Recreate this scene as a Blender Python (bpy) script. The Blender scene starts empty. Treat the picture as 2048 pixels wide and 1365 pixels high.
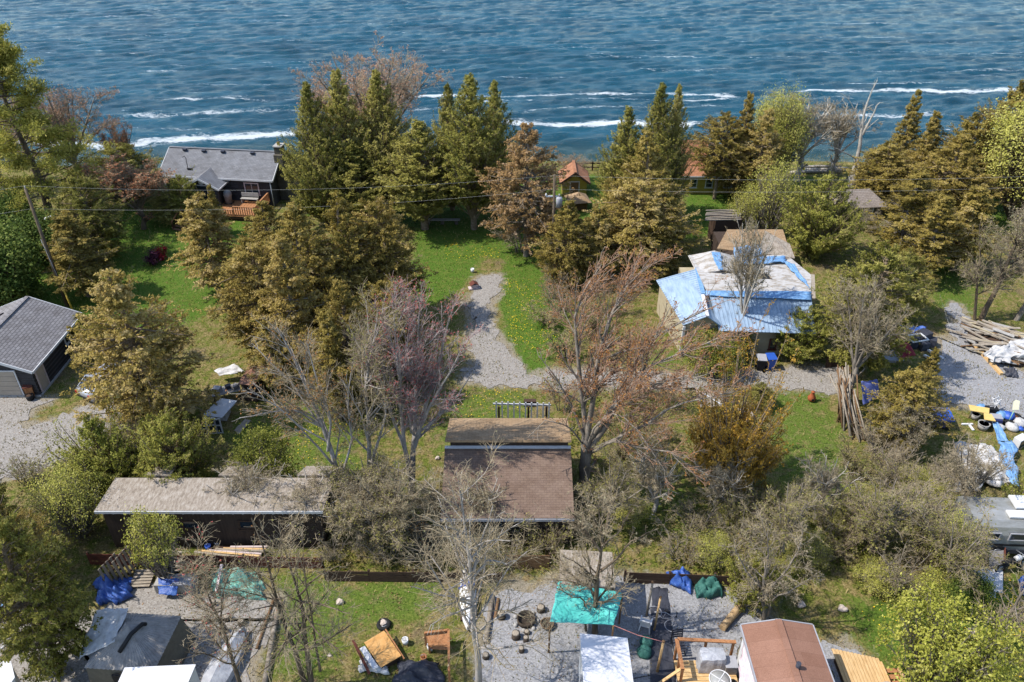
import bpy, math, random
import numpy as np
from mathutils import Vector, Matrix

# ------------------------------------------------------------------ camera, sky, sun, exposure
SC = bpy.context.scene
COL = SC.collection
R = math.radians
TILT, FPX, CAMH = R(33.6), 28 / 36 * 2048, 32.0
cam_d = bpy.data.cameras.new('camera')
cam = bpy.data.objects.new('camera', cam_d)
COL.objects.link(cam)
cam.location = (0, 0, CAMH)
cam.rotation_euler = (math.pi / 2 - TILT, 0, 0)
cam_d.sensor_width = 36
cam_d.lens = 28
cam_d.clip_start = 0.5
cam_d.clip_end = 20000
SC.camera = cam

SUN_EL = R(53)
SUN_DIR = Vector((-0.997, -0.07, 0)).normalized() * math.cos(SUN_EL) + Vector((0, 0, math.sin(SUN_EL)))   # towards the sun
W = bpy.data.worlds.new('World')
SC.world = W
W.use_nodes = True
wn = W.node_tree.nodes
sky = wn.new('ShaderNodeTexSky')
sky.sky_type = 'NISHITA'
sky.sun_disc = False
sky.sun_elevation = SUN_EL
sky.sun_rotation = math.atan2(SUN_DIR.x, SUN_DIR.y)
sky.altitude = 100
sky.air_density = 1.0
sky.dust_density = 0.6
wn['Background'].inputs['Strength'].default_value = 0.15
W.node_tree.links.new(sky.outputs[0], wn['Background'].inputs['Color'])
sd = bpy.data.lights.new('sun', 'SUN')
sd.energy = 3.6
sd.angle = R(0.53)
sd.color = (1.0, 0.95, 0.87)
sun = bpy.data.objects.new('sun', sd)
COL.objects.link(sun)
sun.rotation_euler = SUN_DIR.to_track_quat('Z', 'Y').to_euler()
sun.location = (0, 0, 80)
SC.view_settings.view_transform = 'Standard'
SC.view_settings.look = 'None'
SC.view_settings.exposure = 0.98
SC.view_settings.gamma = 1.0
SC.render.engine = 'CYCLES'
SC.cycles.max_bounces = 5
SC.cycles.diffuse_bounces = 3
SC.cycles.glossy_bounces = 2
SC.cycles.transmission_bounces = 3
SC.cycles.transparent_max_bounces = 4
SC.cycles.caustics_reflective = False
SC.cycles.caustics_refractive = False

# ------------------------------------------------------------------ helpers
def G(x, y, z=0.0):
    """point of the place seen at photo pixel (x, y) on the level z"""
    u = (x - 1024) / FPX
    v = (y - 682.5) / FPX
    dy = math.cos(TILT) - v * math.sin(TILT)
    dz = -math.sin(TILT) - v * math.cos(TILT)
    t = (z - CAMH) / dz
    return Vector((u * t, dy * t, z))

def GY(x, y, Y):
    """point seen at photo pixel (x, y) at the distance Y from the camera's foot"""
    u = (x - 1024) / FPX
    v = (y - 682.5) / FPX
    t = Y / (math.cos(TILT) - v * math.sin(TILT))
    return Vector((u * t, Y, CAMH + t * (-math.sin(TILT) - v * math.cos(TILT))))

def S(r, g, b):
    def c(x):
        x /= 255.0
        return x / 12.92 if x <= 0.04045 else ((x + 0.055) / 1.055) ** 2.4
    return (c(r), c(g), c(b), 1.0)

ALB = 0.74     # keeps built surfaces at their real reflectance under this exposure
MATS = {}
def dim_(c):
    return tuple(x * ALB for x in c[:3]) + (1.0,)
def M(name, cols, scale=3.0, rough=0.8, bump=0.0, bscale=None, stretch=(1, 1, 1), metal=0.0, spec=0.25, detail=5.0, contrast=0.25, bdist=0.05):
    """a procedural material: noise through the given base colours"""
    if name in MATS:
        return MATS[name]
    cols = [dim_(c) for c in cols]
    m = bpy.data.materials.new(name)
    m.use_nodes = True
    nt = m.node_tree
    N, L = nt.nodes, nt.links
    b = N['Principled BSDF']
    b.inputs['Roughness'].default_value = rough
    b.inputs['Metallic'].default_value = metal
    b.inputs['Specular IOR Level'].default_value = spec
    tc = N.new('ShaderNodeTexCoord')
    mp = N.new('ShaderNodeMapping')
    mp.inputs['Scale'].default_value = stretch
    L.new(tc.outputs['Object'], mp.inputs[0])
    nz = N.new('ShaderNodeTexNoise')
    nz.inputs['Scale'].default_value = scale
    nz.inputs['Detail'].default_value = detail
    nz.inputs['Roughness'].default_value = 0.65
    L.new(mp.outputs[0], nz.inputs['Vector'])
    cr = N.new('ShaderNodeValToRGB')
    e = cr.color_ramp.elements
    n = len(cols)
    if n == 1:
        cols = [cols[0], cols[0]]
        n = 2
    lo, hi = 0.5 - contrast, 0.5 + contrast
    e[0].position, e[0].color = lo, cols[0]
    e[1].position, e[1].color = hi, cols[-1]
    for i in range(1, n - 1):
        x = e.new(lo + (hi - lo) * i / (n - 1))
        x.color = cols[i]
    L.new(nz.outputs[0], cr.inputs[0])
    L.new(cr.outputs[0], b.inputs['Base Color'])
    if bump:
        n2 = N.new('ShaderNodeTexNoise')
        n2.inputs['Scale'].default_value = bscale or scale * 4
        n2.inputs['Detail'].default_value = 4
        L.new(mp.outputs[0], n2.inputs['Vector'])
        bp = N.new('ShaderNodeBump')
        bp.inputs['Strength'].default_value = bump
        bp.inputs['Distance'].default_value = bdist
        L.new(n2.outputs[0], bp.inputs['Height'])
        L.new(bp.outputs[0], b.inputs['Normal'])
    MATS[name] = m
    return m

def M_courses(name, cols, bw=0.33, bh=0.14, mortar=0.012, rough=0.9, axes='XY', dirt=None, rot=(0, 0, 0), bump=0.6):
    """courses of shingles or boards: colour by course piece, relief at the joints, wear by noise"""
    if name in MATS:
        return MATS[name]
    cols = [dim_(c) for c in cols]
    m = bpy.data.materials.new(name)
    m.use_nodes = True
    nt = m.node_tree
    N, L = nt.nodes, nt.links
    b = N['Principled BSDF']
    b.inputs['Roughness'].default_value = rough
    b.inputs['Specular IOR Level'].default_value = 0.2
    tc = N.new('ShaderNodeTexCoord')
    mp = N.new('ShaderNodeMapping')
    mp.inputs['Rotation'].default_value = rot
    L.new(tc.outputs['Object'], mp.inputs[0])
    br = N.new('ShaderNodeTexBrick')
    br.inputs['Scale'].default_value = 1.0
    br.inputs['Brick Width'].default_value = bw
    br.inputs['Row Height'].default_value = bh
    br.inputs['Mortar Size'].default_value = mortar
    br.inputs['Color1'].default_value = cols[0]
    br.inputs['Color2'].default_value = cols[1]
    br.inputs['Mortar'].default_value = tuple(c * 0.6 for c in cols[0][:3]) + (1,)
    L.new(mp.outputs[0], br.inputs['Vector'])
    nz = N.new('ShaderNodeTexNoise')
    nz.inputs['Scale'].default_value = 0.9
    nz.inputs['Detail'].default_value = 7
    nz.inputs['Roughness'].default_value = 0.7
    L.new(tc.outputs['Object'], nz.inputs['Vector'])
    cr = N.new('ShaderNodeValToRGB')
    cr.color_ramp.elements[0].position = 0.38
    cr.color_ramp.elements[1].position = 0.66
    L.new(nz.outputs[0], cr.inputs[0])
    mx = N.new('ShaderNodeMix')
    mx.data_type = 'RGBA'
    L.new(cr.outputs[0], mx.inputs[0])
    L.new(br.outputs['Color'], mx.inputs[6])
    mx2 = N.new('ShaderNodeMix')
    mx2.data_type = 'RGBA'
    mx2.blend_type = 'MULTIPLY'
    mx2.inputs[0].default_value = 1.0
    L.new(br.outputs['Color'], mx2.inputs[6])
    mx2.inputs[7].default_value = dirt or (0.72, 0.7, 0.68, 1)
    L.new(mx2.outputs[2], mx.inputs[7])
    nf = N.new('ShaderNodeTexNoise')
    nf.inputs['Scale'].default_value = 28
    nf.inputs['Detail'].default_value = 3
    L.new(tc.outputs['Object'], nf.inputs['Vector'])
    mx3 = N.new('ShaderNodeMix')
    mx3.data_type = 'RGBA'
    mx3.blend_type = 'OVERLAY'
    mx3.inputs[0].default_value = 0.45
    L.new(mx.outputs[2], mx3.inputs[6])
    L.new(nf.outputs[0], mx3.inputs[7])
    L.new(mx3.outputs[2], b.inputs['Base Color'])
    bp = N.new('ShaderNodeBump')
    bp.inputs['Strength'].default_value = bump
    bp.inputs['Distance'].default_value = 0.02
    bp.invert = True
    L.new(br.outputs['Fac'], bp.inputs['Height'])
    L.new(bp.outputs[0], b.inputs['Normal'])
    MATS[name] = m
    return m

def M_glass(name, col=(0.02, 0.03, 0.04, 1)):
    return M(name, [col, tuple(c * 1.6 for c in col[:3]) + (1,)], scale=1.2, rough=0.08, spec=0.6)

class MB:
    """collects shapes; build() links them as one mesh object"""
    def __init__(s):
        s.v, s.f, s.sm = [], [], []
    def add(s, vs, fs, smooth=False):
        o = len(s.v)
        s.v += [tuple(p) for p in vs]
        s.f += [tuple(i + o for i in f) for f in fs]
        s.sm += [smooth] * len(fs)
        return s
    def box(s, c, d, rz=0.0, rx=0.0, ry=0.0):
        m = Matrix.Translation(c) @ Matrix.Rotation(rz, 4, 'Z') @ Matrix.Rotation(ry, 4, 'Y') @ Matrix.Rotation(rx, 4, 'X')
        vs = [m @ Vector((sx * d[0] / 2, sy * d[1] / 2, sz * d[2] / 2)) for sx in (-1, 1) for sy in (-1, 1) for sz in (-1, 1)]
        return s.add(vs, [(0, 1, 3, 2), (4, 6, 7, 5), (0, 4, 5, 1), (2, 3, 7, 6), (0, 2, 6, 4), (1, 5, 7, 3)])
    def bar(s, a, b, w, h, up=(0, 0, 1)):
        a, b = Vector(a), Vector(b)
        d = (b - a).normalized()
        u = Vector(up)
        if abs(d.dot(u)) > 0.95:
            u = Vector((1, 0, 0))
        x = d.cross(u).normalized()
        u = x.cross(d).normalized()
        vs = [p + x * (sx * w / 2) + u * (sz * h / 2) for p in (a, b) for sx in (-1, 1) for sz in (-1, 1)]
        return s.add(vs, [(0, 2, 3, 1), (4, 5, 7, 6), (0, 4, 6, 2), (1, 3, 7, 5), (0, 1, 5, 4), (2, 6, 7, 3)])
    def tube(s, pts, rad, n=8, cap=True, smooth=True):
        pts = [Vector(p) for p in pts]
        if not hasattr(rad, '__len__'):
            rad = [rad] * len(pts)
        vs = []
        for i, p in enumerate(pts):
            d = (pts[min(i + 1, len(pts) - 1)] - pts[max(i - 1, 0)]).normalized()
            u = Vector((0, 0, 1)) if abs(d.z) < 0.9 else Vector((1, 0, 0))
            x = d.cross(u).normalized()
            y = x.cross(d)
            vs += [p + (x * math.cos(2 * math.pi * k / n) + y * math.sin(2 * math.pi * k / n)) * rad[i] for k in range(n)]
        fs = [(i * n + k, i * n + (k + 1) % n, (i + 1) * n + (k + 1) % n, (i + 1) * n + k) for i in range(len(pts) - 1) for k in range(n)]
        s.add(vs, fs, smooth)
        if cap:
            o = len(s.v) - len(vs)
            s.f += [tuple(o + k for k in range(n))[::-1], tuple(o + (len(pts) - 1) * n + k for k in range(n))]
            s.sm += [False, False]
        return s
    def lathe(s, prof, n=16, c=(0, 0, 0), smooth=True):
        c = Vector(c)
        vs = [c + Vector((r * math.cos(2 * math.pi * k / n), r * math.sin(2 * math.pi * k / n), z)) for r, z in prof for k in range(n)]
        m = len(prof)
        fs = [(i * n + k, i * n + (k + 1) % n, (i + 1) * n + (k + 1) % n, (i + 1) * n + k) for i in range(m - 1) for k in range(n)]
        s.add(vs, fs, smooth)
        o = len(s.v) - len(vs)
        s.f += [tuple(o + k for k in range(n))[::-1], tuple(o + (m - 1) * n + k for k in range(n))]
        s.sm += [False, False]
        return s
    def slab(s, quad, t):
        """a sheet with thickness t below the polygon quad"""
        q = [Vector(p) for p in quad]
        n = (q[1] - q[0]).cross(q[2] - q[0]).normalized()
        if n.z < 0:
            q = q[::-1]
            n = -n
        k = len(q)
        vs = q + [p - n * t for p in q]
        fs = [tuple(range(k)), tuple(range(2 * k - 1, k - 1, -1))]
        fs += [(i + k, (i + 1) % k + k, (i + 1) % k, i) for i in range(k)]
        return s.add(vs, fs)
    def prism(s, pts, z0, z1):
        k = len(pts)
        vs = [(p[0], p[1], z0) for p in pts] + [(p[0], p[1], z1) for p in pts]
        fs = [tuple(range(k))[::-1], tuple(range(k, 2 * k))] + [(i, (i + 1) % k, (i + 1) % k + k, i + k) for i in range(k)]
        return s.add(vs, fs)
    def mesh(s, name, mat):
        me = bpy.data.meshes.new(name)
        me.from_pydata(s.v, [], s.f)
        me.polygons.foreach_set('use_smooth', s.sm)
        if mat:
            me.materials.append(mat)
        me.update()
        return me
    def build(s, name, mat, parent=None):
        return O(name, s.mesh(name, mat), parent)

def O(name, me, parent=None, loc=None):
    o = bpy.data.objects.new(name, me)
    COL.objects.link(o)
    if parent:
        o.parent = parent
    if loc is not None:
        o.location = loc
    return o

def tag(o, label, cat, group=None):
    o['label'] = label
    o['category'] = cat
    o['kind'] = 'thing'
    if group:
        o['group'] = group
    return o

def T(name, label, cat, loc=(0, 0, 0), rz=0.0, group=None):
    o = bpy.data.objects.new(name, None)
    o.empty_display_size = 0.3
    COL.objects.link(o)
    o.location = loc
    o.rotation_euler = (0, 0, rz)
    return tag(o, label, cat, group)

def copy_tree(o, parent=None):
    c = o.copy()
    COL.objects.link(c)
    c.parent = parent
    for ch in o.children:
        copy_tree(ch, c)
    return c

def struct(o, kind='structure'):
    o['kind'] = kind
    return o

def npmesh(name, V, FS, mats, attr=None, midx=None, smooth=False):
    """mesh from numpy arrays; FS: list of (n,k) face arrays; attr: per-vertex float named tint"""
    me = bpy.data.meshes.new(name)
    V = np.asarray(V, dtype=np.float32)
    me.vertices.add(len(V))
    me.vertices.foreach_set('co', V.ravel())
    nl = sum(f.size for f in FS)
    npoly = sum(len(f) for f in FS)
    me.loops.add(nl)
    me.polygons.add(npoly)
    me.loops.foreach_set('vertex_index', np.concatenate([f.ravel() for f in FS]).astype(np.int32))
    tot = np.concatenate([np.full(len(f), f.shape[1], np.int32) for f in FS])
    st = np.concatenate([[0], np.cumsum(tot)[:-1]]).astype(np.int32)
    me.polygons.foreach_set('loop_start', st)
    me.polygons.foreach_set('loop_total', tot)
    if midx is not None:
        me.polygons.foreach_set('material_index', np.asarray(midx, np.int32))
    me.polygons.foreach_set('use_smooth', np.full(npoly, smooth))
    for m in mats:
        me.materials.append(m)
    if attr is not None:
        for k, a in (attr.items() if isinstance(attr, dict) else [('tint', attr)]):
            at = me.attributes.new(k, 'FLOAT', 'POINT')
            at.data.foreach_set('value', np.asarray(a, np.float32))
    me.update(calc_edges=True)
    me.validate()
    return me

def vnoise(x, y, seed=0, oct=3):
    """smooth value noise in [0,1]"""
    rs = np.random.RandomState(seed)
    tab = rs.rand(256, 256)
    out = np.zeros_like(x, dtype=float)
    amp, tot = 1.0, 0.0
    for o in range(oct):
        xi = np.floor(x).astype(int)
        yi = np.floor(y).astype(int)
        fx = x - xi
        fy = y - yi
        fx = fx * fx * (3 - 2 * fx)
        fy = fy * fy * (3 - 2 * fy)
        g = lambda a, b: tab[a % 256, b % 256]
        out += amp * ((g(xi, yi) * (1 - fx) + g(xi + 1, yi) * fx) * (1 - fy) + (g(xi, yi + 1) * (1 - fx) + g(xi + 1, yi + 1) * fx) * fy)
        tot += amp
        amp *= 0.5
        x = x * 2.03 + 17.3
        y = y * 2.03 + 9.1
    return out / tot

def px_poly(pts, z=0.0):
    return np.array([G(x, y, z)[:2] for x, y in pts])

def poly_sdf(px, py, poly):
    """signed distance (inside negative) of points to a polygon"""
    d = np.full(px.shape, 1e9)
    inside = np.zeros(px.shape, bool)
    n = len(poly)
    for i in range(n):
        ax, ay = poly[i]
        bx, by = poly[(i + 1) % n]
        ex, ey = bx - ax, by - ay
        t = np.clip(((px - ax) * ex + (py - ay) * ey) / (ex * ex + ey * ey + 1e-9), 0, 1)
        d = np.minimum(d, np.hypot(px - ax - t * ex, py - ay - t * ey))
        c = ((ay > py) != (by > py)) & (px < (bx - ax) * (py - ay) / (by - ay + 1e-12) + ax)
        inside ^= c
    return np.where(inside, -d, d)
# ------------------------------------------------------------------ ground, gravel, lake
def zone(points, lvl):
    return (px_poly(points), lvl)
LUSH = [
    zone([(832, 440), (1080, 470), (1135, 610), (1120, 700), (1060, 770), (1010, 690), (1000, 600), (1010, 520), (960, 515), (900, 600), (835, 620)], 1.0),
    zone([(0, 590), (130, 500), (240, 420), (350, 395), (500, 440), (520, 560), (400, 640), (230, 690), (170, 650), (70, 600)], 0.85),
    zone([(600, 380), (820, 365), (1250, 350), (1250, 440), (1060, 480), (830, 455), (600, 430)], 1.0),
    zone([(1370, 385), (1480, 380), (1500, 470), (1370, 475)], 1.0),
    zone([(1510, 785), (1650, 775), (1700, 860), (1730, 1000), (1640, 1020), (1540, 960), (1530, 860)], 0.52),
    zone([(560, 770), (730, 770), (740, 960), (560, 990), (460, 900), (420, 880)], 0.5),
    zone([(550, 1150), (890, 1150), (880, 1240), (700, 1270), (660, 1380), (520, 1380)], 0.55),
    zone([(1860, 500), (1980, 500), (1960, 640), (1860, 620)], 0.6),
    zone([(1690, 1190), (2060, 1150), (2060, 1380), (1800, 1380), (1690, 1290)], 0.62),
    zone([(860, 775), (1070, 775), (1070, 835), (860, 940), (850, 900)], 0.5),
    zone([(1230, 950), (1420, 970), (1400, 1070), (1240, 1070)], 0.45),
    zone([(1290, 690), (1490, 700), (1490, 735), (1290, 740)], 0.45),
    zone([(1560, 350), (1680, 350), (1680, 410), (1590, 420)], 0.5),
    zone([(20, 930), (200, 880), (230, 960), (100, 1020)], 0.4),
    zone([(1960, 380), (2060, 380), (2060, 470), (1960, 470)], 0.85),
]
SHEETS = {
    'left': [(-160, 780), (0, 788), (98, 800), (70, 822), (30, 846), (60, 852), (130, 832), (190, 805), (262, 803), (245, 848), (140, 918), (40, 955), (-160, 985)],
    'centre': [(952, 556), (1000, 551), (998, 588), (978, 602), (980, 652), (1016, 698), (1044, 742), (1056, 766), (985, 768), (925, 764), (930, 742), (952, 712), (940, 680), (948, 640), (936, 612), (945, 590)],
    'lane': [(1050, 748), (1180, 742), (1300, 746), (1420, 748), (1500, 741), (1590, 738), (1690, 732), (1705, 758), (1680, 786), (1590, 778), (1500, 774), (1400, 776), (1300, 774), (1180, 776), (1050, 772)],
    'right': [(1900, 612), (1918, 610), (1950, 680), (2080, 765), (2120, 860), (1990, 822), (1900, 808), (1856, 790), (1850, 742), (1882, 720), (1876, 676), (1908, 680)],
    'patio_left': [(-60, 1190), (60, 1215), (180, 1240), (262, 1168), (380, 1190), (530, 1186), (548, 1212), (520, 1290), (500, 1350), (490, 1420), (-60, 1420)],
    'patio_centre': [(985, 1222), (1005, 1182), (1110, 1160), (1290, 1158), (1430, 1180), (1530, 1190), (1530, 1250), (1470, 1290), (1420, 1420), (950, 1420), (962, 1330)],
    'path_right': [(1640, 1290), (1690, 1292), (1724, 1304), (1722, 1420), (1650, 1420)],
}
SHEET_W = {k: px_poly(v) for k, v in SHEETS.items()}

def axis(lo, hi, step, far):
    a = list(np.arange(lo, hi + 1e-6, step))
    s = step
    while a[-1] < far:
        s *= 1.5
        a.append(a[-1] + s)
    s = step
    while a[0] > -far:
        s *= 1.5
        a.insert(0, a[0] - s)
    return np.array(a)

def grid(xs, ys):
    X, Y = np.meshgrid(xs, ys)
    nx, ny = len(xs), len(ys)
    i = np.arange(ny - 1)[:, None] * nx + np.arange(nx - 1)[None, :]
    F = np.stack([i, i + 1, i + nx + 1, i + nx], -1).reshape(-1, 4)
    return X.ravel(), Y.ravel(), F

WATER_Z = -2.4
def shore(X):
    return 88.0 + 2.2 * (vnoise(X * 0.05, X * 0 + 3.3, 5, 3) - 0.5) * 2 + np.where(X > 15, np.clip((X - 15) * 0.05, 0, 2.5), 0)

def build_ground():
    xs = axis(-62, 62, 0.45, 900)
    ys = np.array(sorted([y for y in axis(14, 93, 0.42, 900) if y < 93.2]))
    X, Y, F = grid(xs, ys)
    sh = shore(X)
    t = np.clip((Y - (sh - 5.0)) / 6.0, 0, 1)
    Z = -3.6 * t * t * (3 - 2 * t)
    Z += 0.5 * (vnoise(X * 0.7, Y * 0.7, 8, 3) - 0.5) * np.clip(t * 4, 0, 1)
    near = (np.abs(X) < 64) & (Y > 12)
    Z -= np.where(near, 0.018 * vnoise(X * 0.35, Y * 0.35, 3, 3) * (1 - np.clip(t * 4, 0, 1)), 0)
    lush = np.zeros(len(X))
    wob = 1.6 * (vnoise(X * 0.5, Y * 0.5, 21, 4) - 0.5)
    for poly, lv in LUSH:
        d = poly_sdf(X, Y, poly) + wob
        lush = np.maximum(lush, lv * np.clip(0.5 - d / 1.6, 0, 1))
    worn = np.zeros(len(X))
    for k, poly in SHEET_W.items():
        d = poly_sdf(X, Y, poly) + 0.9 * (vnoise(X * 0.9, Y * 0.9, 33, 3) - 0.5)
        worn = np.maximum(worn, np.clip(1 - np.clip(d, 0, 9) / 1.1, 0, 1))
    bank = np.clip(t * 3, 0, 1)
    m = bpy.data.materials.new('ground_cover')
    m.use_nodes = True
    N, L = m.node_tree.nodes, m.node_tree.links
    b = N['Principled BSDF']
    b.inputs['Roughness'].default_value = 0.95
    b.inputs['Specular IOR Level'].default_value = 0.1
    geo = N.new('ShaderNodeNewGeometry')
    def noise(sc, det=5, ro=0.65):
        n = N.new('ShaderNodeTexNoise')
        n.inputs['Scale'].default_value = sc
        n.inputs['Detail'].default_value = det
        n.inputs['Roughness'].default_value = ro
        L.new(geo.outputs['Position'], n.inputs['Vector'])
        return n.outputs[0]
    def ramp(src, stops):
        r = N.new('ShaderNodeValToRGB')
        e = r.color_ramp.elements
        e[0].position, e[0].color = stops[0]
        e[1].position, e[1].color = stops[-1]
        for p, c in stops[1:-1]:
            e.new(p).color = c
        if stops[0][1][:3] != (0, 0, 0):
            for x in e:
                x.color = dim_(x.color)
        L.new(src, r.inputs[0])
        return r.outputs[0]
    def mix(f, a, c):
        x = N.new('ShaderNodeMix')
        x.data_type = 'RGBA'
        L.new(f, x.inputs[0])
        L.new(a, x.inputs[6])
        L.new(c, x.inputs[7])
        return x.outputs[2]
    def att(n):
        a = N.new('ShaderNodeAttribute')
        a.attribute_name = n
        return a.outputs['Fac']
    def mth(op, a, c, cl=False):
        x = N.new('ShaderNodeMath')
        x.operation = op
        x.use_clamp = cl
        for i, s in enumerate((a, c)):
            if isinstance(s, (int, float)):
                x.inputs[i].default_value = s
            else:
                L.new(s, x.inputs[i])
        return x.outputs[0]
    n_big, n_mid, n_fine = noise(0.35, 4), noise(1.7, 6, 0.7), noise(9, 4, 0.7)
    straw = ramp(n_fine, [(0.3, S(88, 78, 46)), (0.5, S(132, 117, 76)), (0.7, S(168, 152, 108))])
    olive = ramp(n_fine, [(0.3, S(58, 70, 24)), (0.5, S(92, 102, 38)), (0.72, S(132, 134, 62))])
    rough_g = mix(ramp(n_mid, [(0.42, (0, 0, 0, 1)), (0.58, (1, 1, 1, 1))]), straw, olive)
    dirt = ramp(n_fine, [(0.3, S(84, 68, 52)), (0.7, S(150, 130, 106))])
    rough_g = mix(ramp(n_big, [(0.55, (0, 0, 0, 1)), (0.68, (0.85, 0.85, 0.85, 1))]), rough_g, dirt)
    lawn = ramp(n_fine, [(0.28, S(52, 76, 22)), (0.5, S(76, 106, 34)), (0.75, S(116, 134, 56))])
    lawn2 = ramp(n_fine, [(0.28, S(84, 92, 38)), (0.5, S(112, 118, 54)), (0.75, S(146, 142, 80))])
    lawn = mix(ramp(n_mid, [(0.46, (0, 0, 0, 1)), (0.7, (0.8, 0.8, 0.8, 1))]), lawn, lawn2)
    f1 = mth('ADD', att('lush'), mth('MULTIPLY', mth('SUBTRACT', n_mid, 0.5), 1.3), True)
    f1 = ramp(f1, [(0.25, (0, 0, 0, 1)), (0.6, (1, 1, 1, 1))])
    c = mix(f1, rough_g, lawn)
    gravel = ramp(noise(16, 3, 0.8), [(0.3, S(120, 108, 92)), (0.5, S(150, 140, 124)), (0.75, S(178, 170, 158))])
    f2 = mth('ADD', att('worn'), mth('MULTIPLY', mth('SUBTRACT', n_mid, 0.5), 2.2), True)
    f2 = ramp(f2, [(0.45, (0, 0, 0, 1)), (0.85, (0.9, 0.9, 0.9, 1))])
    c = mix(f2, c, gravel)
    rock = ramp(noise(2.2, 6), [(0.35, S(70, 66, 54)), (0.65, S(140, 132, 116))])
    c = mix(att('bank'), c, rock)
    L.new(c, b.inputs['Base Color'])
    bp = N.new('ShaderNodeBump')
    bp.inputs['Strength'].default_value = 0.7
    bp.inputs['Distance'].default_value = 0.12
    L.new(noise(6, 6, 0.75), bp.inputs['Height'])
    L.new(bp.outputs[0], b.inputs['Normal'])
    me = npmesh('ground', np.stack([X, Y, Z], 1), [F], [m], {'lush': lush, 'worn': worn, 'bank': bank}, smooth=True)
    return struct(O('ground', me))
build_ground()

GRAVEL = M('gravel', [S(112, 105, 98), S(148, 142, 135), S(182, 177, 170)], scale=11, rough=0.95, bump=0.5, bscale=26, contrast=0.22, detail=9)
GRAVEL_G = M('gravel_grey', [S(112, 111, 112), S(148, 147, 148), S(182, 181, 182)], scale=13, rough=0.95, bump=0.5, bscale=30, contrast=0.22, detail=9)
def ragged(poly, step=0.2, amp=0.42, seed=0):
    out = []
    n = len(poly)
    for i in range(n):
        a, b = poly[i], poly[(i + 1) % n]
        k = max(1, int(np.hypot(*(b - a)) / step))
        for j in range(k):
            out.append(a + (b - a) * j / k)
    out = np.array(out)
    dx = (vnoise(out[:, 0] * 1.3, out[:, 1] * 1.3, seed, 4) - 0.5) * 2
    dy = (vnoise(out[:, 0] * 1.3 + 40, out[:, 1] * 1.3, seed + 1, 4) - 0.5) * 2
    return out + np.stack([dx, dy], 1) * amp * 2
for i, (k, nm, mt) in enumerate([('left', 'gravel_driveway', GRAVEL), ('centre', 'gravel_driveway', GRAVEL), ('lane', 'gravel_lane', GRAVEL), ('right', 'gravel_yard', GRAVEL_G),
                                 ('patio_left', 'gravel_patio', GRAVEL), ('patio_centre', 'gravel_patio', GRAVEL_G), ('path_right', 'gravel_path', GRAVEL_G)]):
    mb = MB()
    pts = ragged(SHEET_W[k], seed=50 + i)
    mb.add([(p[0], p[1], 0.022 + 0.002 * i) for p in pts], [tuple(range(len(pts)))])
    struct(mb.build(nm, mt))

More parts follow.
